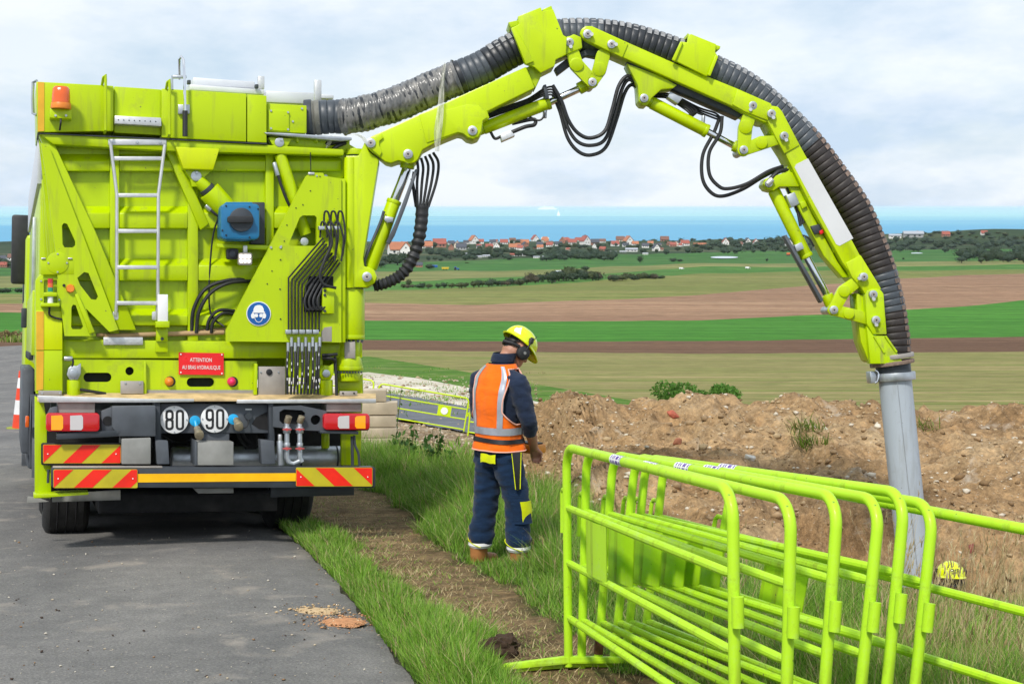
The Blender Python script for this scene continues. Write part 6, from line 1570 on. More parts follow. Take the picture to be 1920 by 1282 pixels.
    for q in range(n):
        a = 2 * math.pi * q / n; k = max(0, math.sin(a)); b = max(0, -math.sin(a))
        V += [H(0.117 * math.cos(a), -0.008 + 0.145 * math.sin(a), 0.047), H(0.126 * math.cos(a), -0.008 + (0.155 + 0.055 * k ** 2 + 0.01 * b) * math.sin(a), 0.036 - 0.020 * k ** 2), H(0.124 * math.cos(a), -0.008 + (0.153 + 0.053 * k ** 2) * math.sin(a), 0.029 - 0.020 * k ** 2)]
    mb = MB().add(V, [(3 * q + i, 3 * ((q + 1) % n) + i, 3 * ((q + 1) % n) + i + 1, 3 * q + i + 1) for q in range(n) for i in range(2)]); mb.build('helmet_brim', M['helmet'], hel)
    V = []
    for i in range(5):
        t = math.radians(8 + 40 * i / 4)
        for q in range(5):
            a = math.radians(-62 + 26 * q / 4 - i * 5); V.append(H(0.1195 * math.cos(t) * math.cos(a), -0.008 + 0.1475 * math.cos(t) * math.sin(a), 0.045 + 0.1235 * math.sin(t)))
    MB().add(V, [(i * 5 + q, i * 5 + q + 1, (i + 1) * 5 + q + 1, (i + 1) * 5 + q) for i in range(4) for q in range(4)]).build('helmet_sticker', M['helmet_white'], hel, ang=180)
    for s in (-1, 1):
        ed = MB().tube([H(s * 0.075, 0.01, -0.03), H(s * 0.088, 0.01, -0.03), H(s * 0.112, 0.01, -0.03), H(s * 0.122, 0.01, -0.03)], [0.050, 0.056, 0.052, 0.036], 20).build('ear_defender', M['rubber'], root)
        MB().tube([H(s * 0.121, 0.01, -0.03), H(s * 0.126, 0.01, -0.03)], 0.012, 12).build('ear_cup_badge', M['grey_box'], ed)
        MB().tube([H(s * 0.116, 0.01, -0.01), H(s * 0.128, 0.0, 0.04), H(s * 0.120, -0.01, 0.085)], [0.007, 0.007, 0.018], 8).build('cup_arm', M['ink'], ed)
        MB().tube([H(s * 0.121, 0.0, 0.06), H(s * 0.119, -0.005, 0.10)], [0.020, 0.016], 8).build('arm_mount', M['ink'], ed)
        MB().tube([H(s * 0.118, 0.015, 0.10), H(s * 0.112, 0.02, 0.135)], 0.003, 6).build('aerial', M['ink'], ed)
    MB().tube([H(0.095, -0.02, -0.005), H(0.07, -0.09, -0.02), H(0.0, -0.128, -0.03), H(-0.07, -0.09, -0.02), H(-0.095, -0.02, -0.005)], 0.014, 8).build('neck_band', M['ink'], root)
    MB().tube([H(0.085, -0.06, 0.03), H(0.06, -0.10, -0.01), H(0.0, -0.135, 0.0), H(-0.06, -0.10, -0.01), H(-0.085, -0.06, 0.03)], 0.006, 6).build('head_band', M['ink'], root)
    return root, (hc, hr, hf, hu), hel, H, wr_r, wr_l
PERSON, hfr, hel, HH, wr_r, wr_l = make_person('worker in orange vest and navy trousers standing in the grass beside the excavator')
pg = ground_hit(936, 1062)
PHI = math.radians(42)
PERSON.location = pg + Vector((0, 0, 0.0)); PERSON.rotation_euler = (0, 0, -PHI)
sc_ = 0.925; PERSON.scale = (sc_, sc_, sc_)
PM = Matrix.Translation(PERSON.location) @ Matrix.Rotation(-PHI, 4, 'Z') @ Matrix.Scale(sc_, 4)
# remote control held in both hands
rc_ = MB(); mid = (wr_r + wr_l) / 2 + Vector((0.0, 0.07, -0.035))
rc_.box(mid, (0.26, 0.13, 0.07)); ro = rc_.build('remote_control', M['boxer'], None, 0.012); ro.matrix_world = PM
tag(ro, 'orange remote control box held at the waist of the standing worker', 'remote control')
rd = MB().box(mid + Vector((0, 0, 0.04)), (0.22, 0.10, 0.012)).build('control_panel', M['ink'], ro, 0.003)
for s in (-0.06, 0.06): MB().tube([mid + Vector((s, 0, 0.04)), mid + Vector((s, 0, 0.085))], [0.006, 0.010], 8).build('joystick', M['ink'], ro)
# the second worker, down in the trench
p2, hfr2, h2, _h, _a, _b = make_person('worker down in the trench with only his yellow helmet showing beside the pipe', Vector((0.10, 0.96, -0.16)))
p2.scale = (sc_, sc_, sc_)
htop = hfr2[0] + hfr2[3] * 0.16
tgt = P(1782, 1052, 12.6); phi2 = math.radians(-8)
R2 = Matrix.Rotation(-phi2, 4, 'Z') @ Matrix.Rotation(math.radians(3), 4, 'X')
off = R2 @ (htop * sc_)
p2.rotation_euler = R2.to_euler(); p2.location = tgt - off
for c_ in list(h2.children):
    if c_.name.startswith('helmet_sticker'): bpy.data.objects.remove(c_)
hc, hr, hf, hu = hfr2
tx = text_mesh('BIR', 0.060, M['ink'], 'lettering', 0.95, None, 0.0015)
tt = math.radians(22); pos = hc + hf * (-0.008 - 0.1500 * math.cos(tt)) + hu * (0.045 + 0.125 * math.sin(tt))
nrm_ = (-hf * math.cos(tt) * 1 + hu * math.sin(tt)).normalized(); upv = (hu * math.cos(tt) + hf * math.sin(tt)).normalized(); xv = upv.cross(nrm_)
tx.parent = h2; tx.matrix_parent_inverse = Matrix.Identity(4)
tx.matrix_local = Matrix(((xv.x, upv.x, nrm_.x, pos.x), (xv.y, upv.y, nrm_.y, pos.y), (xv.z, upv.z, nrm_.z, pos.z), (0, 0, 0, 1)))

# ------------------------------------------------------------------ safety barriers
M['barrier'] = m_paint('barrier_paint', (0.435, 0.725, 0.018), dirt=(0.14, 0.085, 0.03), dirt_amt=0.65, rough=0.5)
_nt = M['barrier'].node_tree; _b = _nt.nodes['Principled BSDF']; _src = _b.inputs['Base Color'].links[0].from_socket
_r = ramp(_nt, noise_node(_nt, coords(_nt, scale=(1, 1, 1)), 23.0, 7, 0.75), [(0.655, 0.0), (0.69, 0.9)])
_c = mixc(_nt, _r, _src, (0.10, 0.045, 0.018)); _r2 = ramp(_nt, noise_node(_nt, coords(_nt), 7.0, 6, 0.7), [(0.56, 0.0), (0.72, 0.55)])
_nt.links.new(mixc(_nt, _r2, _c, (0.42, 0.62, 0.16)), _b.inputs['Base Color'])
M['barrier_far'] = m_paint('far_barrier_paint', (0.55, 0.72, 0.01), dirt=(0.2, 0.18, 0.08), dirt_amt=0.3)
M['rust'] = m_simple('rusty_steel', (0.10, 0.035, 0.015), 0.9, 0, 0.5, 30, 0.4)
M['purple'] = m_simple('purple_ink', (0.10, 0.02, 0.35), 0.5)
BL, BH, BR = 2.3, 1.03, 0.0208
def make_barrier(mat):
    root = empty('safety_barrier')
    r = 0.11; pts = [Vector((0, 0, 0.0)), Vector((0, 0, BH - r))]
    pts += [Vector((r - r * math.cos(a), 0, BH - r + r * math.sin(a))) for a in [math.pi / 2 * i / 7 for i in range(1, 8)]]
    pts += [Vector((BL - r + r * math.sin(a), 0, BH - r + r * math.cos(a))) for a in [math.pi / 2 * i / 7 for i in range(8)]]
    pts += [Vector((BL, 0, 0.0))]
    MB().tube(pts, BR, 12).build('frame', mat, root)
    for h in (0.725, 0.475, 0.225):
        MB().tube([Vector((0.015, 0, BH * h)), Vector((0.06, 0, BH * h)), Vector((BL - 0.06, 0, BH * h)), Vector((BL - 0.015, 0, BH * h))], [0.011, 0.0172, 0.0172, 0.011], 10).build('rail', mat, root)
    pl_ = []
    for i in range(9): pl_.append(Vector((0.40 + 0.34 * i / 8, -0.012 - 0.012 * math.sin(math.pi * i / 8), 0)))
    V = [p + Vector((0, 0, BH * 0.475 + 0.008)) for p in pl_] + [p + Vector((0, 0, BH * 0.725 - 0.01)) for p in pl_]
    mb = MB().add(V, [(i, i + 1, 10 + i, 9 + i) for i in range(8)]); mb.add([v + Vector((0, 0.003, 0)) for v in V], [(i + 9, i + 10, i + 1, i) for i in range(8)]); mb.build('marker_plate', mat, root, ang=180)
    MB().tube([Vector((-0.005, 0, BH * 0.80)), Vector((-0.075, 0, BH * 0.80)), Vector((-0.092, 0, BH * 0.785)), Vector((-0.095, 0, BH * 0.60))], 0.011, 8).build('hook', mat, root)
    MB().tube([Vector((BL + 0.038, 0, BH * 0.56)), Vector((BL + 0.038, 0, BH * 0.66))], 0.021, 12).build('hook_sleeve', mat, root)
    for x in (0, BL):
        MB().prism([Vector((x - 0.02, -0.34, 0.0)), Vector((x - 0.02, -0.30, 0.028)), Vector((x - 0.02, 0.0, 0.05)), Vector((x - 0.02, 0.30, 0.028)), Vector((x - 0.02, 0.34, 0.0)), Vector((x - 0.02, 0.0, 0.015))], Vector((0.04, 0, 0))).build('foot', mat, root, 0.004)
    st = MB().tube([Vector((0.83, 0, BH - 0.0)), Vector((0.99, 0, BH - 0.0))], BR + 0.001, 14, False).build('sticker', M['white'], root)
    for k, w in enumerate((0.008, 0.012, 0.008, 0.02, 0.008, 0.012)):
        x = 0.85 + 0.024 * k
        for a0 in (60, 118, 176):
            V = [Vector((xx, (BR + 0.002) * math.cos(math.radians(a)), BH + (BR + 0.002) * math.sin(math.radians(a)))) for a in (a0, a0 + 14, a0 + 28, a0 + 42) for xx in (x + (0.004 if k % 2 else 0), x + w)]
            MB().add(V, [(2 * i, 2 * i + 1, 2 * i + 3, 2 * i + 2) for i in range(3)]).build('sticker_mark', M['purple'], st)
    return root
BAR = make_barrier(M['barrier'])
used_bar = [False]
def place_barrier(lt, d, lb, rt, label, group, proto=None, flat=False):
    src = proto or BAR
    o = src if not src.get('placed') else copy_tree(src); o['placed'] = 1
    A = P(lt[0], lt[1], d); B_ = P(lb[0], lb[1], d + (lb[2] if len(lb) > 2 else 0.0))
    lo, hi = 1.0, d
    f = lambda q: (P(rt[0], rt[1], q) - A).length - BL
    best = None
    q = d
    while q > 1.5:
        if f(q) > 0: break
        q -= 0.02
    C_ = P(rt[0], rt[1], q)
    X = (C_ - A).normalized(); Z = (A - B_); Z = (Z - X * Z.dot(X)).normalized(); Y = Z.cross(X)
    O = A - Z * BH
    o.matrix_world = Matrix(((X.x, Y.x, Z.x, O.x), (X.y, Y.y, Z.y, O.y), (X.z, Y.z, Z.z, O.z), (0, 0, 0, 1)))
    return tag(o, label, 'barrier', group)
G1 = 'lime green barriers leaning together in a stack'
SL = [((1062, 838), 7.70, (1066, 1250), (1376, 918), 'nearest lime barrier of the leaning stack, its left post furthest left'),
      ((1100, 846), 7.74, (1090, 1260), (1488, 940), 'second barrier of the leaning stack, right behind the nearest one'),
      ((1150, 852), 7.82, (1116, 1262), (1574, 932), 'third barrier of the leaning stack, rust at the foot of its left post'),
      ((1192, 856), 7.92, (1142, 1264), (1652, 938), 'fourth barrier of the leaning stack, fourth from the worker'),
      ((1212, 858), 8.00, (1162, 1264), (1698, 925), 'fifth barrier of the leaning stack, highest corner in front of the pipe'),
      ((1246, 862), 8.12, (1194, 1268), (1756, 948), 'sixth barrier of the leaning stack, its right post nearest the trench worker'),
      ((1376, 889), 7.60, (1290, 1305), (2050, 1016), 'rearmost leaning barrier whose rails run out of the picture at right')]
bars = [place_barrier(*s[:4], s[4], G1) for s in SL]
for b_, nm in ((bars[2], 0.06),):
    x = 0.0 if nm == 0.06 else BL
    z = 0.08 if nm == 0.06 else 0.62
    MB().tube([Vector((x, -0.001, z)), Vector((x, -0.001, z + 0.05)), Vector((x, -0.001, z + 0.10)), Vector((x, 0, z + 0.12))], [BR + 0.001, BR + 0.0018, BR + 0.0016, BR + 0.0005], 12, False).build('rust_patch', M['rust'], b_)
BFAR = make_barrier(M['barrier_far'])
for c in list(BFAR.children):
    if c.name.startswith('sticker'): 
        for g in list(c.children): bpy.data.objects.remove(g)
        bpy.data.objects.remove(c)
# mirror: the marker plate of the far row sits towards the right end, with a white disc
for c in BFAR.children:
    if c.name.startswith('marker_plate'):
        for v in c.data.vertices: v.co.x = BL - v.co.x
        MB().cyl((BL - 0.57, -0.035, BH * 0.60), (BL - 0.57, -0.028, BH * 0.60), 0.09, None, 24).build('plate_disc', M['white'], c)
G2 = 'yellow barriers set round the grey sheet'
place_barrier((712, 719), 41.5, (708, 797), (880, 747), 'far yellow barrier with white disc on its plate, between truck and worker', G2, BFAR)
place_barrier((884, 749), 40.0, (880, 828), (1040, 770), 'far yellow barrier half hidden behind the standing worker', G2, BFAR)
place_barrier((560, 692), 42.5, (556, 770), (702, 714), 'far yellow barrier whose end peeps out behind the truck', G2, BFAR)

# ------------------------------------------------------------------ beams, sheet, cone, poles, soil heaps
M['beam'] = m_simple('weathered_beam', (0.50, 0.42, 0.31), 0.85, 0, 0.22, 3, 0.3)
BD = 24.0
def beam(px1, y0, y1, d, label, dl=0.0):
    a = P(px1, (y0 + y1) / 2, d); h = (y1 - y0 - 0.6) / FPX * d; L_ = 3.4
    rot = math.radians(3.0 + dl)
    ax = Vector((math.cos(rot), math.sin(rot), 0))
    ay = Vector((-ax.y, ax.x, 0)); c = a - ax * (L_ / 2) + ay * 0.12
    R = Matrix(((ax.x, ay.x, 0), (ax.y, ay.y, 0), (0, 0, 1)))
    o = MB().box((0, 0, 0), (L_, 0.24, h)).build('timber_beam', M['beam'], None, 0.012); o.matrix_world = Matrix.Translation(c) @ R.to_4x4()
    return tag(o, label, 'beam', 'beams stacked beside the truck')
for px1, y0, y1, lab, dl in ((724, 731, 753, 'topmost and shortest pale beam of the stack beside the truck', 0.5), (745, 754, 778, 'pale beam second from the top of the stack beside the truck', -0.6),
                         (743, 779.5, 801, 'pale beam in the middle of the stack beside the truck', 0.4), (744, 802, 820.5, 'pale beam second from the ground in the stack beside truck', 0.0), (746, 821, 844, 'lowest pale beam of the stack, lying on the soil beside the truck', 0.3)):
    beam(px1, y0, y1, BD, lab, dl)
# ground sheet
M['sheet'] = m_simple('grey_geotextile', (0.085, 0.09, 0.10), 0.6, 0, 0.3, 0.6, 0.3)
V = []; F = []
for i in range(25):
    for j in range(60):
        px = 700 + 340 * j / 59; top = interp([(700, 738), (760, 744), (900, 770), (1010, 786), (1060, 792)], px); bot = interp([(700, 782), (800, 800), (900, 818), (1060, 838)], px)
        p = ground_hit(px, top + (bot - top) * i / 24 + 1.2 * noise.noise(Vector((px * 0.03, 0, 0)))); p.z += 0.05 + 0.10 * max(0, noise.noise(Vector((p.x * 0.9, p.y * 0.35, 2.0)))) + 0.03 * noise.noise(Vector((p.x * 3, p.y * 1.5, 2.0)))
        V.append(p)
F = [(i * 60 + j, i * 60 + j + 1, (i + 1) * 60 + j + 1, (i + 1) * 60 + j) for i in range(24) for j in range(59)]
tag(MB().add(V, F).build('ground_sheet', M['sheet'], None, ang=180), 'dark grey sheet spread on the ground behind the far barriers', 'ground sheet')
# traffic cone
cg = ground_hit(42, 806); cone = empty('traffic_cone', cg, 'red and white traffic cone standing on the road left of the truck', 'cone')
M['cone_red'] = m_simple('cone_orange_red', (0.72, 0.055, 0.015), 0.5); M['cone_white'] = m_simple('cone_white_band', (0.72, 0.72, 0.72), 0.4); M['cone_base'] = m_simple('cone_base_rubber', (0.25, 0.30, 0.02), 0.7)
hC = 112 / FPX * (cg.y / CP); rbot, rtop = 0.175, 0.035
MB().tube([(0, 0, 0), (0, 0, 0.05)], 0.29, 8).build('cone_base', M['cone_base'], cone, 0.008)
zs = [0.05, 0.05 + 0.24 * (hC - .05), 0.05 + 0.49 * (hC - .05), 0.05 + 0.70 * (hC - .05), 0.05 + 0.88 * (hC - .05), hC]
for i in range(5):
    f = lambda z: rbot + (rtop - rbot) * (z - 0.05) / (hC - 0.05)
    MB().tube([(0, 0, zs[i]), (0, 0, zs[i + 1])], [f(zs[i]), f(zs[i + 1])], 20, i in (0, 4)).build('cone_band', M['cone_red'] if i % 2 == 0 else M['cone_white'], cone)
# wooden handles lying on the truck's ledge
M['wood'] = m_simple('bare_wood_handle', (0.42, 0.28, 0.14), 0.7, 0, 0.25, 5, 0.2)
for pts, r, lab in (([(181, 628, 0.165), (300, 627, 0.170), (425, 617, 0.175)], 0.015, 'long wooden tool handle lying on the ledge at the tail of truck'), ([(196, 630, 0.125), (310, 626, 0.130), (420, 623, 0.135)], 0.018, 'thicker wooden tool handle lying in front on the truck ledge')):
    o = MB().tube([TM @ LP(*p) for p in pts], r, 10).build('wooden_handle', M['wood']); tag(o, lab, 'tool handle', 'handles on the truck ledge')
# spilt sand on the road: thin heaps
M['sand'] = m_simple('spilt_sand', (0.50, 0.36, 0.20), 0.95, 0, 0.15, 40, 0.3); M['sand_o'] = m_simple('spilt_orange_soil', (0.46, 0.22, 0.10), 0.95, 0, 0.3, 30, 0.4)
def spill(cpx, cpy, wpx, hpx, mat, name, label, hgt):
    V = []; n = 36; k = 8; c = ground_hit(cpx, cpy)
    for i in range(k + 1):
        for j in range(n):
            a = 2 * math.pi * j / n; rr = i / k * (1 + 0.30 * noise.noise(Vector((math.cos(a) * 2, math.sin(a) * 2, cpx))) + 0.25 * noise.noise(Vector((math.cos(a) * 7, math.sin(a) * 7, cpx))))
            p = ground_hit(cpx + wpx * rr * math.cos(a), cpy + hpx * rr * math.sin(a)); p.z += 0.008 + (hgt * (1 - (i / k) ** 2) * (1 + 0.5 * noise.noise(Vector((p.x * 18, p.y * 18, 0)))) if i < k else -0.006)
            V.append(p)
    return tag(MB().add(V, [(i * n + j, i * n + (j + 1) % n, (i + 1) * n + (j + 1) % n, (i + 1) * n + j) for i in range(k) for j in range(n)]).build(name, mat, None, ang=180), label, 'sand')
spill(594, 1147, 42, 6.5, M['sand'], 'sand_patch', 'pale sand patch, upper of two spills on the asphalt near grass', 0.010)
spill(645, 1168, 42, 8, M['sand_o'], 'soil_spill', 'orange soil spill with crumbs on the asphalt beside the grass edge', 0.016)
pts, sz, cl = [], [], []
for _ in range(900):
    q_ = rnd.random() < 0.35
    p = ground_hit(rnd.gauss(594, 30) if q_ else rnd.gauss(640, 34), rnd.gauss(1147, 5) if q_ else rnd.gauss(1167, 8)); s = 0.002 + 0.009 * rnd.random() ** 4; pts.append((p.x, p.y, p.z + 0.012 + s * 0.3)); sz.append(s); cl.append(rnd.choice([(0.50, 0.36, 0.20), (0.55, 0.41, 0.25), (0.45, 0.31, 0.17), (0.12, 0.08, 0.04)]) if q_ else rnd.choice([(0.50, 0.27, 0.13), (0.40, 0.19, 0.09), (0.55, 0.40, 0.25), (0.10, 0.06, 0.03)]))
for _ in range(420):
    p = ground_hit(rnd.uniform(0, 760), rnd.uniform(985, 1282)); 
    if p.x > road_edge(p.y) - 0.05: continue
    s = 0.0025 + 0.008 * rnd.random() ** 4; pts.append((p.x, p.y, p.z + 0.008 + s * 0.3)); sz.append(s); cl.append(rnd.choice([(0.45, 0.38, 0.28), (0.25, 0.15, 0.08), (0.06, 0.04, 0.03), (0.55, 0.5, 0.42)]))
tag(scatter_rocks('road_grit', pts, sz, cl, M['stones']), kind='stuff')
# a clod of dark soil by the barrier foot
c = ground_hit(940, 1236); V, F = [], []
bm = bmesh.new(); bmesh.ops.create_icosphere(bm, subdivisions=4, radius=1)
for v in bm.verts:
    q = v.co.copy(); v.co *= 1 + 0.35 * noise.noise(q * 1.7) + 0.25 * noise.noise(q * 4.5) + 0.14 * noise.noise(q * 11)
me = bpy.data.meshes.new('soil_clod'); bm.to_mesh(me); bm.free(); o = bpy.data.objects.new('soil_clod', me); COL.objects.link(o); me.materials.append(m_simple('dark_clod_soil', (0.05, 0.028, 0.016), 1.0, 0, 0.5, 25, 0.6))
o.location = c + Vector((0, 0, 0.05)); o.scale = (0.10, 0.08, 0.075); tag(o, 'clod of dark brown soil lying in the grass left of the barriers', 'soil clod')
# larger loose pieces on the heap
for px, py, wd, lab, col in ((1408, 860, 0.09, 'white chalk lump lying alone low on the spoil heap', (0.66, 0.63, 0.56)), (1262, 778, 0.10, 'red brick fragment near the crest of the spoil heap', (0.38, 0.10, 0.06)),
                             (1822, 1030, 0.06, 'red fragment in the soil right of the suction pipe', (0.22, 0.07, 0.05)), (1645, 800, 0.08, 'pale stone on the soil left of the suction pipe', (0.58, 0.53, 0.44)), (1270, 832, 0.08, 'small red brown fragment half way down the spoil heap', (0.34, 0.14, 0.08))):
    r = ray(px, py); best = None
    y = 10.0
    while y < 24:
        p = CAM + r * (y / r.y)
        if p.z < dirt_z(p.x, p.y): break
        y += 0.03
    V, F = RP[rnd.randrange(6)]
    o = MB().add([Vector(v) * wd * 0.7 for v in V], [tuple(f) for f in F]).build('stone', m_simple('stone_' + lab.split()[0] + lab.split()[1], col, 0.9, 0, 0.25, 20, 0.3), None, 0.006)
    o.location = p + Vector((0, 0, 0.01)); o.rotation_euler = (rnd.random(), rnd.random(), rnd.random() * 6); tag(o, lab, 'stone')
# ------------------------------------------------------------------ grass, weeds, shrubs close by
m, nt, bs = new_mat('grass_blades')
at = node(nt, 'ShaderNodeVertexColor'); at.layer_name = 'tint'
nt.links.new(at.outputs[0], bs.inputs['Base Color']); bs.inputs['Roughness'].default_value = 0.55; bs.inputs['Specular IOR Level'].default_value = 0.3
tl = node(nt, 'ShaderNodeBsdfTranslucent'); nt.links.new(at.outputs[0], tl.inputs['Color'])
mx = node(nt, 'ShaderNodeMixShader'); mx.inputs[0].default_value = 0.35
nt.links.new(bs.outputs[0], mx.inputs[1]); nt.links.new(tl.outputs[0], mx.inputs[2]); nt.links.new(mx.outputs[0], nt.nodes['Material Output'].inputs['Surface'])
M['grass'] = m
def blades(name, base, h, w, az, lean, col, parent=None, head=None):
    """curved three-triangle blades; lean is the sideways reach of the tip as a share of the height"""
    N = len(base); base = np.array(base, float); h = np.array(h); w = np.array(w); az = np.array(az); lean = np.array(lean); col = np.array(col)
    L = np.stack([np.cos(az), np.sin(az), np.zeros(N)], 1); tw = az + nrng.uniform(0.6, 2.5, N); S = np.stack([np.cos(tw), np.sin(tw), np.zeros(N)], 1) * (w / 2)[:, None]
    Z = np.array([0, 0, 1.0])
    k = np.sqrt(np.maximum(0.15, 1 - 0.55 * lean ** 2))
    p1 = base + L * (h * lean * 0.32)[:, None] + Z * (h * 0.55 * k)[:, None]
    p2_ = base + L * (h * lean)[:, None] + Z * (h * k)[:, None]
    V = np.stack([base - S, base + S, p1 - S * 0.75, p1 + S * 0.75, p2_], 1).reshape(-1, 3)
    o = np.arange(N)[:, None] * 5
    F = np.concatenate([o + [0, 1, 3], o + [0, 3, 2], o + [2, 3, 4]], 0)
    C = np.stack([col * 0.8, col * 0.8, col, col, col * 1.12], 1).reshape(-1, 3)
    return mesh_np(name, V, F, M['grass'], parent, C)
GREENS = [(0.165, 0.31, 0.025), (0.12, 0.26, 0.02), (0.21, 0.36, 0.045), (0.09, 0.20, 0.02), (0.25, 0.36, 0.07), (0.17, 0.33, 0.03)]
STRAW = [(0.42, 0.33, 0.17), (0.36, 0.28, 0.14), (0.50, 0.41, 0.23), (0.30, 0.22, 0.10)]
B = dict(base=[], h=[], w=[], az=[], lean=[], col=[])
D_ = dict(base=[], h=[], w=[], az=[], lean=[], col=[])
def put(d, x, y, z, h, w, az, lean, col):
    d['base'].append((x, y, z)); d['h'].append(h); d['w'].append(w); d['az'].append(az); d['lean'].append(lean); d['col'].append(col)
cnt = 0; tries = 0
while cnt < 275000 and tries < 900000:
    tries += 1
    y = 4.6 + 21.5 * rnd.random() ** 1.55
    fr_ = rnd.uniform(-0.36, 0.36) if y < 9 else rnd.uniform(-0.24, 0.42); x = fr_ * y
    e = x - road_edge(y)
    if e < -0.06: continue
    ed = edge_y(x)
    if x > -2.2 and y > ed + 0.25 * noise.noise(Vector((x * 2, y * 2, 3))): continue
    zn, ee, dd = zone(x, y); w0_ = dd if zn == 0 else 0
    cl = noise.noise(Vector((x * 1.7, y * 1.7, 5.0))); c2 = noise.noise(Vector((x * 0.6, y * 0.6, 9.0)))
    az = rnd.uniform(0, 6.283); fw = 0.0042 + 0.00020 * y
    px = CX + FPX * x / y
    if zn == 0:
        h = (0.075 + 0.10 * rnd.random() + 0.09 * max(0, cl)) * (0.55 + 0.45 * smooth(0, 0.18, w0_ - ee))
        if e < 0.10: h *= 0.75; az = math.pi + rnd.gauss(0, 0.9)
        col = rnd.choice(GREENS) if rnd.random() > 0.09 else rnd.choice(STRAW); ln = rnd.uniform(0.15, 0.85)
    elif zn == 1:
        if rnd.random() > 0.85 + 0.5 * cl: continue
        h = 0.03 + 0.05 * rnd.random(); fw *= 1.3; col = rnd.choice(STRAW) if rnd.random() < 0.62 else (rnd.choice(GREENS) if rnd.random() < 0.6 else (0.20, 0.13, 0.07)); ln = rnd.uniform(0.7, 1.6)
    else:
        t = smooth(0.0, 0.8, dd)
        h = (0.07 + 0.07 * rnd.random()) * (1 - t) + t * (0.20 + 0.20 * rnd.random() + 0.12 * cl)
        if px < 900 and y > 12: h *= 1.3
        if px < 1050 and y > 10.5: h *= 1.12 + 0.3 * max(0, cl)
        if px > 985 and y < 9.5: h = h * 0.8
        if px > 1150: h *= 0.45 + 0.55 * smooth(0.3, 2.2, ed - y)
        if px > 1480 and ed - y < 0.9:
            if rnd.random() < 0.55: continue
            h *= 0.6
        if 1640 < px < 1900 and ed - y < 1.9: h *= 0.55
        if y > 17: h *= 0.75
        dry = 0.05 + 0.14 * max(0, c2)
        if px > 1000: dry += 0.02
        if px > 1500 and y > 5.2: dry += 0.05 * smooth(1600, 1900, px)
        if rnd.random() < dry: col = rnd.choice(STRAW); h *= 1.15
        else: col = rnd.choice(GREENS)
        if rnd.random() < 0.10: col = (0.06, 0.135, 0.02)
        ln = rnd.uniform(0.15, 0.95)
        # trodden down round the boots
        r2 = (x - pg.x) ** 2 + (y - pg.y) ** 2
        if r2 < 0.16: h *= 0.7
        if y < pg.y and abs(x - pg.x) < 0.35 and pg.y - y < 1.1: h *= 0.85
        if px > 880 and px < 1060 and y > 17.5: h *= 0.7
    v = 0.92 + 0.38 * rnd.random() + 0.22 * c2
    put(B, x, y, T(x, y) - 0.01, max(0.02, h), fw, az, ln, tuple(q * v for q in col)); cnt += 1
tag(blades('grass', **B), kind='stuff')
# tall dry stems with seed heads
n = 0
while n < 950:
    y = 5.6 + 11 * rnd.random() ** 1.3; q = rnd.random()
    if q < 0.80: px = rnd.uniform(1650, 2050); 
    elif q < 0.90: px = rnd.uniform(1000, 1400)
    else: px = rnd.uniform(760, 1060)
    x = (px - CX) / FPX * y
    ed = edge_y(x)
    if y > ed + 0.15 or x - road_edge(y) < 1.0: continue
    if px < 1300 and (y < 9.5 or rnd.random() < 0.6): continue
    if px > 1400 and y < ed - 4.5: continue
    if rnd.random() > 0.55 + 0.8 * noise.noise(Vector((x * 1.5, y * 1.5, 17))): continue
    near = smooth(3.5, 0.2, ed - y)
    h = rnd.uniform(0.30, 0.50) + 0.28 * near * rnd.random() - (0.12 if px < 1300 else 0)
    if 1700 < px < 1860 and ed - y < 1.6 and rnd.random() < 0.7: continue
    az = rnd.gauss(0.4, 1.1); ln = rnd.uniform(0.1, 0.7); col = rnd.choice(STRAW); v = rnd.uniform(0.85, 1.25); col = tuple(c * v for c in col)
    z = T(x, y); put(D_, x, y, z - 0.01, h, 0.0034, az, ln, col)
    k = math.sqrt(max(0.15, 1 - 0.55 * ln * ln))
    if rnd.random() < 0.7:
        for _ in range(4):
            t = rnd.uniform(0.86, 1.0)
            put(D_, x + math.cos(az) * h * ln * t, y + math.sin(az) * h * ln * t, z + h * k * t - 0.01, 0.045, 0.006, az + rnd.gauss(0, 0.8), rnd.uniform(0.1, 0.7), tuple(c * 1.05 for c in col))
    n += 1
tag(blades('dry_grass_stems', **D_), kind='stuff')
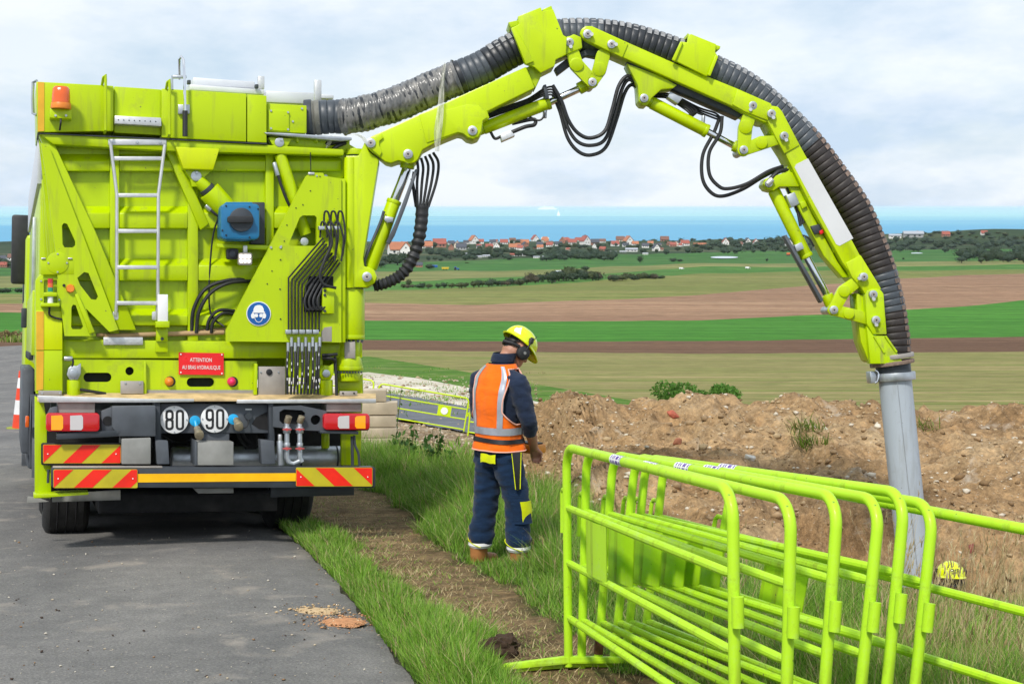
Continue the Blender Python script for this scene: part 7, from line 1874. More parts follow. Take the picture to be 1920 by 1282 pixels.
# weeds on the chalk strip and the green strip beyond, at their real size
W_ = dict(base=[], h=[], w=[], az=[], lean=[], col=[])
for _ in range(420):
    px = rnd.uniform(640, 1030); row = rnd.choice([rnd.uniform(690, 745), rnd.uniform(745, 800), rnd.uniform(835, 872), rnd.uniform(735, 750)])
    p = ground_hit(px, row)
    if noise.noise(Vector((p.x * 0.5, p.y * 0.2, 40))) < 0.02: continue
    for _ in range(rnd.randrange(8, 26)):
        put(W_, p.x + rnd.gauss(0, 0.22), p.y + rnd.gauss(0, 0.3), p.z, rnd.uniform(0.06, 0.2), 0.03, rnd.uniform(0, 6.28), rnd.uniform(0.2, 1.1), rnd.choice(GREENS) if rnd.random() < 0.75 else rnd.choice(STRAW))
tag(blades('chalk_weeds', **W_), kind='stuff')
def m_leaf(name, a, b):
    m, nt, bs = new_mat(name)
    nt.links.new(ramp(nt, noise_node(nt, coords(nt), 2.5, 4, 0.6), [(0.3, a), (0.7, b)]), bs.inputs['Base Color']); bs.inputs['Roughness'].default_value = 0.6; bs.inputs['Specular IOR Level'].default_value = 0.25
    tl = node(nt, 'ShaderNodeBsdfTranslucent'); tl.inputs['Color'].default_value = c4(b); mx = node(nt, 'ShaderNodeMixShader'); mx.inputs[0].default_value = 0.25
    nt.links.new(bs.outputs[0], mx.inputs[1]); nt.links.new(tl.outputs[0], mx.inputs[2]); nt.links.new(mx.outputs[0], nt.nodes['Material Output'].inputs['Surface']); return m
M['leaf'] = m_leaf('weed_leaf', (0.035, 0.10, 0.015), (0.075, 0.17, 0.03)); M['leaf_dark'] = m_leaf('dark_leaf', (0.03, 0.085, 0.015), (0.07, 0.155, 0.03)); M['leaf_dry'] = m_leaf('dry_leaf', (0.20, 0.15, 0.07), (0.34, 0.26, 0.12))
M['leaf_bright'] = m_leaf('bright_leaf', (0.06, 0.16, 0.02), (0.12, 0.26, 0.04)); M['stem'] = m_simple('weed_stem', (0.10, 0.11, 0.03), 0.8); M['bark'] = m_simple('bark', (0.10, 0.08, 0.06), 0.9, 0, 0.3, 20, 0.4)  # the shrub leaf is simply a lighter green
def leaf_quads(pts, size, rg):
    V, F = [], []
    for p in pts:
        a = Vector((rg.gauss(0, 1), rg.gauss(0, 1), rg.gauss(0, 0.7))).normalized(); b = a.orthogonal().normalized(); b = (Matrix.Rotation(rg.random() * 6.28, 3, a) @ b); s = size * rg.uniform(0.6, 1.3)
        c = a.cross(b); o = len(V); p = Vector(p)
        V += [p - b * s * 0.6, p + c * s * 0.32, p + b * s * 0.6, p - c * s * 0.32]; F.append((o, o + 1, o + 2, o + 3))
    return V, F
def weed(px, row, hpx, label, mat='leaf', dens=70):
    p = ground_hit(px, row); h = 2.2 * hpx / FPX * p.y
    r = empty('weed_plant', p, label, 'weed', 'leafy weeds at the edge of the dug soil')
    rg = random.Random(int(px * 7 + row)); mb = MB(); lv = []
    for s in range(rg.randrange(3, 6)):
        a = rg.random() * 6.28; b = 0.25 * rg.random(); top = Vector((math.cos(a) * b * h, math.sin(a) * b * h, h * rg.uniform(0.65, 1.0)))
        mb.tube([Vector((math.cos(a) * 0.02, math.sin(a) * 0.02, 0)), top * 0.5 + Vector((0, 0, 0.02)), top], [0.006, 0.005, 0.003], 5)
        for k in range(dens // 4):
            t = rg.uniform(0.15, 1.0); w = 0.13 * h * (1.25 - t); lv.append(top * t + Vector((rg.gauss(0, w), rg.gauss(0, w), rg.gauss(0, 0.03))))
    mb.build('stem', M['stem'], r); V, F = leaf_quads(lv, 0.055 + 0.02 * h, rg); MB().add(V, F).build('leaves', M[mat], r, smooth=False)
for px, row, h, lab, mt in ((741, 880, 34, 'dark leafy weed just right of the bumper end', 'leaf_dark'), (765, 892, 44, 'bushiest weed, second from the bumper end', 'leaf_dark'), (792, 896, 38, 'pale green weed in the middle of the weed row', 'leaf'), (814, 902, 48, 'tall upright weed with dark stem left of the worker', 'leaf_dark'), (842, 905, 30, 'low weed nearest to the worker', 'leaf'), (738, 850, 62, 'thin dark weed standing in front of the stacked beams', 'leaf_dark')):
    weed(px, row, h, lab, mt, 90 if h < 60 else 26)
def shrub(name, c, rad, n, size, mat, label, cat='shrub', seed=1, group=None):
    rg = random.Random(seed); r = empty(name, c, label, cat, group); pts = []
    lobes = [(Vector((rg.uniform(-0.75, 0.75) * rad[0], rg.uniform(-0.6, 0.6) * rad[1], rad[2] * rg.uniform(0.15, 0.6))), rg.uniform(0.35, 0.6)) for _ in range(9)]
    for _ in range(n):
        c0, s = rg.choice(lobes); d = Vector((rg.gauss(0, 1), rg.gauss(0, 1), rg.gauss(0, 1))).normalized() * (s * rg.uniform(0.5, 1.0))
        q = c0 + Vector((d.x * rad[0] * 0.6, d.y * rad[1] * 0.7, d.z * rad[2] * 0.7))
        if q.z > 0: pts.append(q)
    V, F = leaf_quads(pts, size, rg); MB().add(V, F).build('foliage', M[mat], r, smooth=False)
    mb = MB()
    for _ in range(7):
        q = rg.choice(lobes)[0]; mb.tube([Vector((q.x * 0.4, q.y * 0.4, -0.1)), q], [0.02, 0.006], 5)
    mb.build('stems', M['bark'], r); return r
c = P(1308, 764, 22.6); shrub('shrub', c + Vector((0, 0, 0.04)), (0.68, 0.4, 0.36), 4200, 0.042, 'leaf_bright', 'low leafy green shrub behind the crest of the spoil heap', seed=4)
# tufts of grass that slid down with the soil
for i, (px, py, lab) in enumerate(((1515, 835, 'grass tuft hanging half way down the spoil heap left of the pipe'), (1512, 806, 'upper grass tuft on the spoil heap left of the pipe'), (1732, 806, 'small green tuft on soil right behind the suction pipe'))):
    r = ray(px, py); y = 12.0
    while y < 22:
        p = CAM + r * (y / r.y)
        if p.z < dirt_z(p.x, p.y): break
        y += 0.03
    G = dict(base=[], h=[], w=[], az=[], lean=[], col=[])
    for _ in range(130 if i < 2 else 60): put(G, rnd.gauss(0, 0.09), rnd.gauss(0, 0.05), rnd.gauss(0, 0.02), rnd.uniform(0.08, 0.24), 0.010, rnd.gauss(-2.2, 0.9), rnd.uniform(0.5, 1.3), rnd.choice(GREENS) if rnd.random() < 0.6 else rnd.choice(STRAW))
    o = blades('grass_tuft', **G); o.location = p; tag(o, lab, 'grass tuft')
c = ground_hit(22, 641); shrub('dry_bush', c, (1.3, 0.9, 1.0), 900, 0.16, 'leaf_dry', 'dry tan bush on the far verge at the left edge', 'bush', 12)
G = dict(base=[], h=[], w=[], az=[], lean=[], col=[])
for _ in range(2600):
    px = rnd.uniform(-60, 80); p = ground_hit(px, rnd.uniform(637, 642)); put(G, p.x, p.y, p.z, rnd.uniform(0.2, 0.6), 0.06, rnd.uniform(0, 6.28), rnd.uniform(0.1, 0.8), rnd.choice(GREENS) if rnd.random() < 0.7 else rnd.choice(STRAW))
tag(blades('far_verge_grass', **G), kind='stuff')
# ------------------------------------------------------------------ far country: hedges, trees, houses, farm things, ships
M['crown'] = [m_leaf('far_crown_%s' % k, a, b) for k, a, b in (('dark', (0.018, 0.038, 0.018), (0.04, 0.065, 0.028)), ('blue', (0.022, 0.045, 0.028), (0.045, 0.075, 0.042)), ('olive', (0.04, 0.06, 0.02), (0.075, 0.095, 0.035)), ('brown', (0.05, 0.042, 0.026), (0.09, 0.075, 0.045)))]
def crown_mesh(seed, n, flat, mat):
    rg = random.Random(seed); V, F = [], []
    lobes = [(Vector((rg.uniform(-0.6, 0.6), rg.uniform(-0.6, 0.6), rg.uniform(-0.1, 0.45) * flat)), rg.uniform(0.38, 0.62)) for _ in range(8)]
    pts = []
    for _ in range(n):
        c0, s = rg.choice(lobes); d = Vector((rg.gauss(0, 1), rg.gauss(0, 1), rg.gauss(0, 1))).normalized() * s * rg.uniform(0.65, 1.05); d.z *= flat; pts.append(c0 + d)
    V, F = leaf_quads(pts, 0.17, rg)
    bm = bmesh.new(); bmesh.ops.create_icosphere(bm, subdivisions=2, radius=0.55)
    o = len(V)
    for v in bm.verts:
        q = v.co * (1 + 0.35 * noise.noise(v.co * 2.2 + Vector((seed, 0, 0)))); V.append(Vector((q.x * 1.25, q.y * 1.25, q.z * flat + 0.15 * flat)))
    F += [tuple(o + v.index for v in f.verts) for f in bm.faces]; bm.free()
    me = bpy.data.meshes.new('crown'); me.from_pydata([tuple(v) for v in V], [], F); me.materials.append(mat); return me
CR = [[crown_mesh(10 * k + s, 260, fl, M['crown'][k]) for s, fl in ((1, 0.95), (2, 0.8), (3, 1.15))] for k in range(4)]
HB = [[crown_mesh(100 + 10 * k + s, 230, 0.55, M['crown'][k]) for s in (1, 2)] for k in range(4)]
trunk_me = MB().tube([(0, 0, -0.4), (0.02, 0, 0.5), (0, 0.02, 1.0)], [0.09, 0.07, 0.04], 7).build('trunk', M['bark']); _tm = trunk_me.data; bpy.data.objects.remove(trunk_me)
def tree(px, row, hpx, wpx, kind, label, group=None, name='tree', bush=False, ymax=2150):
    p = ground_hit(px, row, 20, ymax); y = p.y; h = hpx / FPX * y; w = wpx / FPX * y
    r = empty(name, p, label, 'bush' if bush else 'tree', group); r.rotation_euler = (0, 0, rnd.random() * 6.28)
    c = bpy.data.objects.new('foliage' if bush else 'crown', rnd.choice((HB if bush else CR)[kind])); COL.objects.link(c); c.parent = r
    if bush: c.scale = (w * 0.55, w * 0.55, h * 1.0); c.location = (0, 0, h * 0.35)
    else:
        c.scale = (w * 0.55, w * 0.55, h * 0.62); c.location = (0, 0, h * 0.36)
    t = bpy.data.objects.new('trunk', _tm); COL.objects.link(t); t.parent = r; t.scale = (h * 0.8, h * 0.8, h * 0.35); return r
KN = ['dark green', 'blue green', 'olive green', 'brownish']
ORD = 'first second third fourth fifth sixth seventh eighth ninth tenth eleventh twelfth thirteenth fourteenth fifteenth sixteenth seventeenth eighteenth nineteenth twentieth'.split()
ORD += ['twenty-' + q for q in ORD[:9]] + ['thirtieth'] + ['thirty-' + q for q in ORD[:9]] + ['fortieth'] + ['forty-' + q for q in ORD[:9]] + ['fiftieth'] + ['fifty-' + q for q in ORD[:9]]
def number(objs, fmt):
    for i, o in enumerate(sorted(objs, key=lambda o: o.location.x / o.location.y)): o['label'] = fmt % ORD[i]
_h1, _h2, _h3 = [], [], []
# the hedge crossing the fields
def along(pts, n):
    out = []
    for i in range(n):
        t = (i + rnd.random() * 0.7) / n * (len(pts) - 1); k = min(int(t), len(pts) - 2); f = t - k
        out.append(tuple(a + (b - a) * f for a, b in zip(pts[k], pts[k + 1])))
    return out
for px, row, h in along([(752, 540, 8), (800, 540, 10), (860, 539, 10), (905, 537, 13), (950, 535, 12), (985, 533, 12)], 24):
    _h1.append(tree(px, row + rnd.uniform(-1, 1), h * rnd.uniform(0.8, 1.3), h * rnd.uniform(1.3, 2.2), rnd.choice([0, 0, 2, 3]), 'low dark bush in the left, thin half of the field hedge', 'bushes of the field hedge', 'hedge_bush', True))
number(_h1, '%s bush from the left in the thin left half of the field hedge')
for px, row, h in along([(975, 532, 16), (1020, 528, 20), (1060, 525, 26), (1095, 524, 22), (1128, 527, 20)], 22):
    _h2.append(tree(px, row + rnd.uniform(-3, 3), h * rnd.uniform(0.7, 1.15), h * rnd.uniform(1.0, 1.6), rnd.choice([0, 0, 2, 3]), 'tall dark bush in the thick middle of the field hedge', 'bushes of the field hedge', 'hedge_bush', True))
number(_h2, '%s tall bush from the left in the thick middle of the field hedge')
for px, row, h in along([(1145, 526, 14), (1180, 526, 15), (1215, 523, 13), (1245, 523, 8)], 15):
    _h3.append(tree(px, row + rnd.uniform(-1.5, 1.5), h * rnd.uniform(0.7, 1.2), h * rnd.uniform(1.1, 1.8), rnd.choice([0, 2, 3]), 'dark bush in the right end of the field hedge', 'bushes of the field hedge', 'hedge_bush', True))
number(_h3, '%s bush from the left in the right end of the field hedge')
for px, row, h, w, k, lab in ((1098, 508, 12, 16, 0, 'lone dark bush above the thick part of the field hedge'), (766, 536, 16, 13, 2, 'taller bush at the left end of the field hedge, right of the hose sleeve'), (1200, 492, 14, 12, 0, 'lone dark tree on the far pasture right of the wood'),
                              (1262, 491, 9, 16, 0, 'wide low bush on the far pasture, left one of a pair'), (1274, 491, 7, 12, 0, 'wide low bush on the far pasture, right one of a pair'), (1438, 490, 7, 6, 0, 'small round bush on the pasture left of the ram guard'), (1694, 487, 5, 5, 0, 'tiny round bush on the pasture right of the hose'), (1378, 476, 4, 4, 0, 'tiny bush on the pasture under the third house group'), (805, 505, 13, 18, 0, 'round bush beside the blue box on the farm'), (876, 494, 3, 10, 2, 'flat bush on the pasture left of the wood')):
    tree(px, row, h, w, k, lab, None, 'tree' if 'tree' in lab else 'bush', 'tree' not in lab)
def wood(n, px0, px1, r0, r1, h0, h1, kinds, label, group, wr=(0.8, 1.3)):
    objs = []
    for i in range(n):
        px = px0 + (px1 - px0) * (i + rnd.random()) / n; row = r0 + (r1 - r0) * rnd.random(); h = rnd.uniform(h0, h1); k = rnd.choice(kinds)
        objs.append(tree(px, row, h, h * rnd.uniform(*wr), k, label, group))
    number(objs, '%s ' + label + ', counted from its left')
wood(34, 1030, 1152, 480, 489, 11, 19, [0, 1, 1], 'tree in the dark wood below the village', 'trees of the wood below the village', (1.0, 1.7))
wood(46, 800, 1060, 474, 490, 8, 15, [0, 1, 1], 'tree in the row before the village', 'trees of the village front', (1.0, 1.7))
wood(10, 700, 762, 488, 502, 14, 24, [0, 1], 'tall dark tree left of the hose sleeve by the farm', 'trees by the farm', (0.9, 1.3))
wood(58, 760, 1330, 456, 478, 7, 13, [0, 1, 1, 2], 'small tree among the village houses', 'trees among the village houses', (1.0, 1.6))
wood(46, 1300, 1500, 456, 476, 8, 16, [0, 1, 1], 'tree in the wood right of the village', 'trees right of the village', (1.1, 1.8))
wood(24, 1490, 1640, 456, 476, 8, 15, [0, 1], 'tree in the belt behind the last boom section', 'trees behind the boom', (1.1, 1.8))
wood(50, 1655, 1930, 452, 474, 8, 15, [0, 1, 1], 'tree in the coast belt right of the hose', 'trees of the right coast belt', (1.1, 1.9))
wood(34, 1800, 1940, 481, 493, 13, 24, [0, 0, 1], 'tree in the dense copse at right edge', 'trees of the copse at right', (1.0, 1.5))
wood(26, 1690, 1930, 438, 452, 5, 9, [1, 2], 'low tree on the right dunes', 'trees on the dunes', (1.3, 2.2))
wood(20, 1180, 1480, 449, 455, 4, 7, [1, 2], 'low tree on the shore dune', 'trees on the shore dune', (1.4, 2.4))
wood(9, -8, 46, 492, 506, 9, 15, [0, 1], 'dark tree left of the truck cab', 'trees left of the cab', (1.0, 1.6))
number([tree(px, row, h, h * 1.6, 0, 'hedge bush', 'hedge bushes left of the cab', 'hedge_bush', True) for px, row, h in along([(-20, 551, 12), (20, 549, 11), (60, 548, 9)], 7)], '%s hedge bush from the left edge, in the fields left of the cab')
# houses
ROOF = dict(red=m_simple('roof_red_tile', (0.31, 0.085, 0.06), 0.8, 0, 0.25, 0.6), orange=m_simple('roof_orange_tile', (0.40, 0.15, 0.075), 0.8, 0, 0.25, 0.6), dark=m_simple('roof_slate', (0.06, 0.065, 0.085), 0.7, 0, 0.25, 0.6), brown=m_simple('roof_brown_tile', (0.18, 0.085, 0.06), 0.8, 0, 0.25, 0.6), grey=m_simple('roof_grey_sheet', (0.36, 0.38, 0.42), 0.6, 0, 0.15, 0.3))
WALL = dict(white=m_simple('wall_white', (0.74, 0.73, 0.70), 0.85, 0, 0.08, 0.5), cream=m_simple('wall_cream', (0.60, 0.53, 0.42), 0.85, 0, 0.1, 0.5), brick=m_simple('wall_brick', (0.32, 0.15, 0.10), 0.9, 0, 0.15, 0.8), grey=m_simple('wall_grey', (0.38, 0.38, 0.38), 0.85, 0, 0.1, 0.5))
M['pane'] = m_simple('dark_window', (0.03, 0.035, 0.045), 0.2)
_hm = {}
def house_meshes(kind):
    if kind in _hm: return _hm[kind]
    # unit house: width 1 along x, eaves height, ridge height and depth by kind
    ev, rd, dp = {'side': (0.26, 0.58, 0.75), 'gable': (0.42, 1.02, 1.15), 'long': (0.15, 0.34, 0.42), 'low': (0.20, 0.25, 0.30), 'hip': (0.30, 0.60, 0.8)}[kind]
    w = 0.5; d = dp / 2
    if kind == 'gable':
        wv = [(-w, -d, -0.3), (w, -d, -0.3), (w, -d, ev), (0, -d, rd), (-w, -d, ev)]; mb = MB().prism([Vector(p) for p in wv], Vector((0, dp, 0)))
        rf = MB()
        for s in (-1, 1): rf.prism([Vector((s * (w + 0.06), -d - 0.04, ev - 0.05)), Vector((0, -d - 0.04, rd + 0.02)), Vector((0, -d - 0.04, rd + 0.08)), Vector((s * (w + 0.06), -d - 0.04, ev + 0.02))], Vector((0, dp + 0.08, 0)))
        win = [(-0.2, -d, 0.22), (0.2, -d, 0.22), (0, -d, 0.62)]
    else:
        mb = MB().prism([Vector((-w, -d, -0.3)), Vector((-w, d, -0.3)), Vector((-w, d, ev)), Vector((-w, 0, rd)), Vector((-w, -d, ev))], Vector((1, 0, 0)))
        rf = MB(); ins = 0.22 if kind == 'hip' else -0.03
        for s in (-1, 1):
            a = [Vector((-w - 0.03, s * (d + 0.04), ev - 0.04)), Vector((w + 0.03, s * (d + 0.04), ev - 0.04)), Vector((w - ins, 0, rd + 0.03)), Vector((-w + ins, 0, rd + 0.03))]
            rf.prism(a, Vector((0, 0, 0.05)))
        if kind == 'hip':
            for s in (-1, 1): rf.prism([Vector((s * (w + 0.03), -d - 0.04, ev - 0.04)), Vector((s * (w + 0.03), d + 0.04, ev - 0.04)), Vector((s * (w - 0.22), 0, rd + 0.03))], Vector((0, 0, 0.05)))
        win = [(-0.28, -d, ev * 0.5), (0.05, -d, ev * 0.5), (0.3, -d, ev * 0.5)]
    wm = mb.build('wall', WALL['white']); rm = rf.build('roof', ROOF['red'])
    cb = MB().box((0.24 if kind != 'gable' else 0.1, 0.05, rd + 0.02), (0.07, 0.07, 0.16)).build('chimney', WALL['brick'])
    wb = MB().box((0, 0, 0), (0.11, 0.02, 0.12 if kind != 'low' else 0.07)).build('window', M['pane'])
    out = (wm.data, rm.data, cb.data, wb.data, win)
    for o in (wm, rm, cb, wb): bpy.data.objects.remove(o)
    _hm[kind] = out; return out
_hv = {}
def vm(me, mat):
    k = (me.name, mat.name)
    if k not in _hv: c = me.copy(); c.materials.clear(); c.materials.append(mat); _hv[k] = c
    return _hv[k]
def house(px, row, wpx, kind, roof, wall, label, group=None, rot=0.0, name='house', cat='house'):
    p = ground_hit(px, row, 20, 2150); s = 0.86 * wpx / FPX * p.y
    r = empty(name, p, label, cat, group); r.scale = (s, s, s); r.rotation_euler = (0, 0, rot)
    wm, rm, cm_, wb, win = house_meshes(kind)
    def ch(nm, me, par, loc=None):
        o = bpy.data.objects.new(nm, me); COL.objects.link(o); o.parent = par
        if loc: o.location = loc
        return o
    ch('wall', vm(wm, WALL[wall]), r); rf = ch('roof', vm(rm, ROOF[roof]), r)
    if kind not in ('low', 'long') or wpx > 20: ch('chimney', cm_, rf)
    for q in win: ch('window', wb, r, q)
    return r
HL = [(746, 476, 40, 'side', 'orange', 'white', 'large orange roofed house by the ram, left of the hose sleeve', 0.3), (762, 478, 26, 'gable', 'orange', 'white', 'tall white gabled house joined to large orange one left of sleeve', 0.0), (801, 466, 24, 'side', 'orange', 'white', 'long orange roofed house just right of the hose sleeve', 0),
      (824, 463, 28, 'side', 'red', 'brick', 'wide bright red roofed house near the left of the village', 0.1), (803, 458, 13, 'side', 'dark', 'white', 'slate roofed house above the long orange roofed one', 0), (846, 459, 14, 'side', 'dark', 'white', 'slate roofed house right behind the wide red roof', 0.2), (846, 468, 11, 'gable', 'red', 'brick', 'narrow red gabled house below the slate roofs', 0),
      (865, 468, 22, 'side', 'dark', 'grey', 'big slate roofed grey house at the left of the village', 0), (888, 457, 17, 'gable', 'orange', 'white', 'white gabled house with orange roof close to the sea', 0.4), (901, 456, 14, 'side', 'red', 'white', 'red roofed house beside the white gabled one', 0), (874, 457, 12, 'side', 'dark', 'white', 'small slate roofed house next to the white gable', 0),
      (917, 466, 16, 'side', 'red', 'brick', 'red roofed brick house in the middle of the left half', 0.2), (931, 466, 13, 'gable', 'red', 'white', 'white house with steep red gable left of the ferry', 0), (924, 457, 14, 'side', 'dark', 'white', 'slate roofed house behind the steep red gable', 0), (945, 458, 17, 'side', 'red', 'white', 'low red roofed white house below the ferry', 0),
      (961, 454, 14, 'side', 'brown', 'white', 'brown roofed house against the sea left of the ferry', 0.2), (962, 467, 18, 'side', 'orange', 'white', 'orange roofed bungalow in front row below the ferry', 0), (984, 459, 18, 'side', 'orange', 'brick', 'long orange roofed house left under the ferry', 0), (1003, 453, 14, 'gable', 'red', 'white', 'white gable with red roof against the sea under the ferry', 0.3),
      (1022, 453, 17, 'hip', 'orange', 'cream', 'orange hipped roof against the sea under the ferry', 0), (1012, 461, 14, 'side', 'dark', 'white', 'slate roofed house in front of the orange hipped roof', 0), (1030, 462, 14, 'side', 'red', 'white', 'small red roofed house under the sailing boat', 0), (1047, 461, 15, 'side', 'dark', 'white', 'white house with slate roof right under the sailing boat', 0),
      (1062, 451, 15, 'hip', 'red', 'brick', 'red hipped roof standing up against the sea right of the boat', 0), (1073, 458, 18, 'side', 'red', 'white', 'long white house with red roof in the village middle', 0), (1085, 452, 15, 'side', 'red', 'cream', 'cream house with red roof near the village middle', 0.1), (1097, 458, 17, 'gable', 'red', 'white', 'white double gabled house with red roof', 0.5),
      (1097, 449, 14, 'gable', 'dark', 'white', 'slate roofed white gable tallest against the sea', -0.3), (1116, 458, 18, 'side', 'dark', 'brick', 'dark roofed brick house right of the white gable', 0), (1130, 455, 13, 'side', 'brown', 'white', 'brown roofed house behind the wood', 0), (1153, 461, 17, 'side', 'red', 'white', 'red roofed white house right of the wood', 0.1),
      (1163, 453, 18, 'side', 'brown', 'cream', 'wide brown roofed house against the dune', 0), (1178, 459, 18, 'gable', 'orange', 'white', 'white gable with orange roof right of the village middle', 0.3), (1191, 460, 14, 'side', 'orange', 'white', 'small orange roofed house beside the white gable', 0), (1184, 472, 26, 'low', 'grey', 'white', 'long flat white building at the foot of the village', 0),
      (1175, 450, 16, 'side', 'dark', 'grey', 'dark roofed house on the dune edge', 0), (1210, 464, 15, 'side', 'dark', 'white', 'slate roofed house right of the flat white building', 0), (1230, 470, 14, 'gable', 'dark', 'white', 'small white gabled house standing apart on the pasture edge', 0.2), (1246, 453, 18, 'side', 'brown', 'brick', 'brown roofed brick house on the dune', 0),
      (1262, 462, 14, 'side', 'red', 'brick', 'red roofed brick house among the right trees', 0), (1284, 460, 18, 'side', 'red', 'white', 'red roofed white house at the right of the village', 0.1), (1312, 463, 27, 'low', 'orange', 'white', 'long low orange roofed building right end of village', 0), (1360, 459, 14, 'gable', 'red', 'white', 'red roofed house alone in the right trees', 0),
      (1386, 461, 14, 'side', 'brown', 'white', 'brown roofed house in the right wood', 0), (1401, 458, 13, 'gable', 'dark', 'white', 'slate roofed white gable in the right wood', 0.2), (1417, 459, 12, 'gable', 'red', 'white', 'small red gable in the right wood', 0), (1478, 461, 14, 'gable', 'dark', 'white', 'white gable seen left of the lower ram', 0.2), (1534, 463, 15, 'side', 'orange', 'white', 'orange roofed house seen between ram and boom', 0),
      (1712, 445, 42, 'low', 'grey', 'grey', 'long grey roofed shed right of the hose', 0), (1678, 446, 26, 'low', 'grey', 'white', 'smaller pale shed right beside the hose', 0), (1773, 443, 17, 'side', 'red', 'brick', 'red roofed house right of the long grey shed', 0), (1845, 440, 14, 'side', 'red', 'white', 'red roofed house high on the dune at right', 0), (1903, 486, 28, 'low', 'orange', 'brick', 'long orange roof inside the copse at the right edge', 0),
      (4, 489, 18, 'side', 'dark', 'white', 'slate roofed house at the far left edge', 0), (24, 487, 20, 'side', 'brown', 'white', 'white house with brown roof left of the cab mirror', 0.1), (8, 500, 16, 'side', 'red', 'brick', 'red roofed house low at the left edge', 0), (28, 500, 18, 'side', 'red', 'brick', 'wide red roofed house below the mirror left of the cab', 0), (786, 500, 15, 'side', 'dark', 'brick', 'dark farm barn beside the blue box', 0)]
for px, row, w, k, rf, wa, lab, rot in HL: house(px, row, w, k, rf, wa, lab, None, rot)
ML = [(838, 480, 15), (856, 479, 18), (870, 478, 14), (898, 483, 14), (912, 482, 16), (966, 481, 22), (986, 480, 18), (1006, 484, 14), (1022, 483, 12), (1210, 477, 12), (1150, 474, 12), (1168, 474, 14)]
for i, (px, row, w) in enumerate(ML):
    house(px, row, w, 'low', 'grey' if i != 5 else 'red', 'white', '%s pale mobile home from the left at the foot of the village' % ORD[sorted(q[0] for q in ML).index(px)] if i != 5 else 'mobile home with a red roof at the foot of the village', 'mobile homes at the village foot' if i != 5 else None, 0, 'mobile_home', 'mobile home')
n = 0; _labs = set()
while n < 34:
    px = rnd.uniform(770, 1310); row = rnd.uniform(454, 470); 
    nb = min(HL, key=lambda q: (q[0] - px) ** 2 + 9 * (q[1] - row) ** 2); rf_, wl2 = rnd.choice(['red', 'dark', 'orange', 'brown', 'dark']), rnd.choice(['white', 'white', 'cream', 'brick'])
    side = ('left of' if px < nb[0] else 'right of') if abs(px - nb[0]) > 6 else ('behind' if row < nb[1] else 'before')
    lab = 'small %s roofed %s house %s ' % (rf_, wl2, side) + 'the ' + nb[5]
    lab = ' '.join(lab.split()[:16])
    if lab in _labs: continue
    _labs.add(lab)
    house(px, row, rnd.uniform(9, 14), rnd.choice(['side', 'side', 'gable', 'hip']), rf_, wl2, ' '.join(lab.split()[:16]), 'small houses filling the village', rnd.uniform(-0.5, 0.5)); n += 1
# farm machines and vehicles
def pbox(mb, c, s, mi=0): mb.box(c, s, None, mi)
M['yellow_m'] = m_simple('yellow_machine', (0.60, 0.42, 0.02), 0.5); M['blue_m'] = m_simple('blue_machine', (0.01, 0.10, 0.36), 0.5); M['orange_m'] = m_simple('orange_machine', (0.62, 0.13, 0.03), 0.5)
p = ground_hit(835, 507, 20); k = p.y / FPX
t = empty('farm_trailer', p, 'yellow tipping trailer behind a small blue tractor', 'trailer')
MB().prism([Vector((-6 * k, -1, 2.2 * k)), Vector((6 * k, -1, 2.2 * k)), Vector((7 * k, -1, 6 * k)), Vector((-7 * k, -1, 6 * k))], Vector((0, 2.2, 0))).build('trailer_body', M['yellow_m'], t, 0.03)
for x in (-3, 2): MB().cyl((x * k, -1.2, 1.4 * k), (x * k, 1.2, 1.4 * k), 1.4 * k, None, 14).build('wheel', M['tyre'], t)
p = ground_hit(856, 507, 20); t = empty('farm_tractor', p, 'small blue tractor pulling the yellow trailer on the brown strip', 'tractor')
MB().box((2 * k, 0, 3 * k), (6 * k, 1.2, 2.6 * k)).build('bonnet', M['blue_m'], t, 0.1); cb = MB().box((-2 * k, 0, 4.6 * k), (4 * k, 1.6, 4.6 * k)).build('tractor_cab', M['blue_m'], t, 0.1); MB().box((-2 * k, -0.82, 5.3 * k), (3.2 * k, 0.04, 2.2 * k)).build('cab_window', M['pane'], cb)
MB().cyl((-2.4 * k, -1.0, 2.2 * k), (-2.4 * k, 1.0, 2.2 * k), 2.2 * k, None, 16).build('wheel', M['tyre'], t); MB().cyl((4 * k, -0.8, 1.3 * k), (4 * k, 0.8, 1.3 * k), 1.3 * k, None, 14).build('wheel', M['tyre'], t)
p = ground_hit(813, 502, 20); k = p.y / FPX; t = empty('silage_clamp', p, 'bright blue covered box beside the farm barn', 'covered stack'); MB().box((0, 0, 2.5 * k), (15 * k, 4, 5 * k)).build('cover', M['blue_m'], t, 0.3)
p = ground_hit(1478, 479, 20); k = p.y / FPX; t = empty('digger', p, 'tiny orange digger working on the far pasture', 'digger'); MB().box((0, 0, 3.2 * k), (6 * k, 2.4, 4 * k)).build('digger_cab', M['orange_m'], t, 0.1); MB().box((0, 0, 0.8 * k), (7 * k, 2.6, 1.6 * k)).build('track', M['ink'], t, 0.1); MB().tube([(2 * k, 0, 4 * k), (6 * k, 0, 7 * k), (8 * k, 0, 2.5 * k)], 0.6 * k, 6).build('digger_arm', M['orange_m'], t)
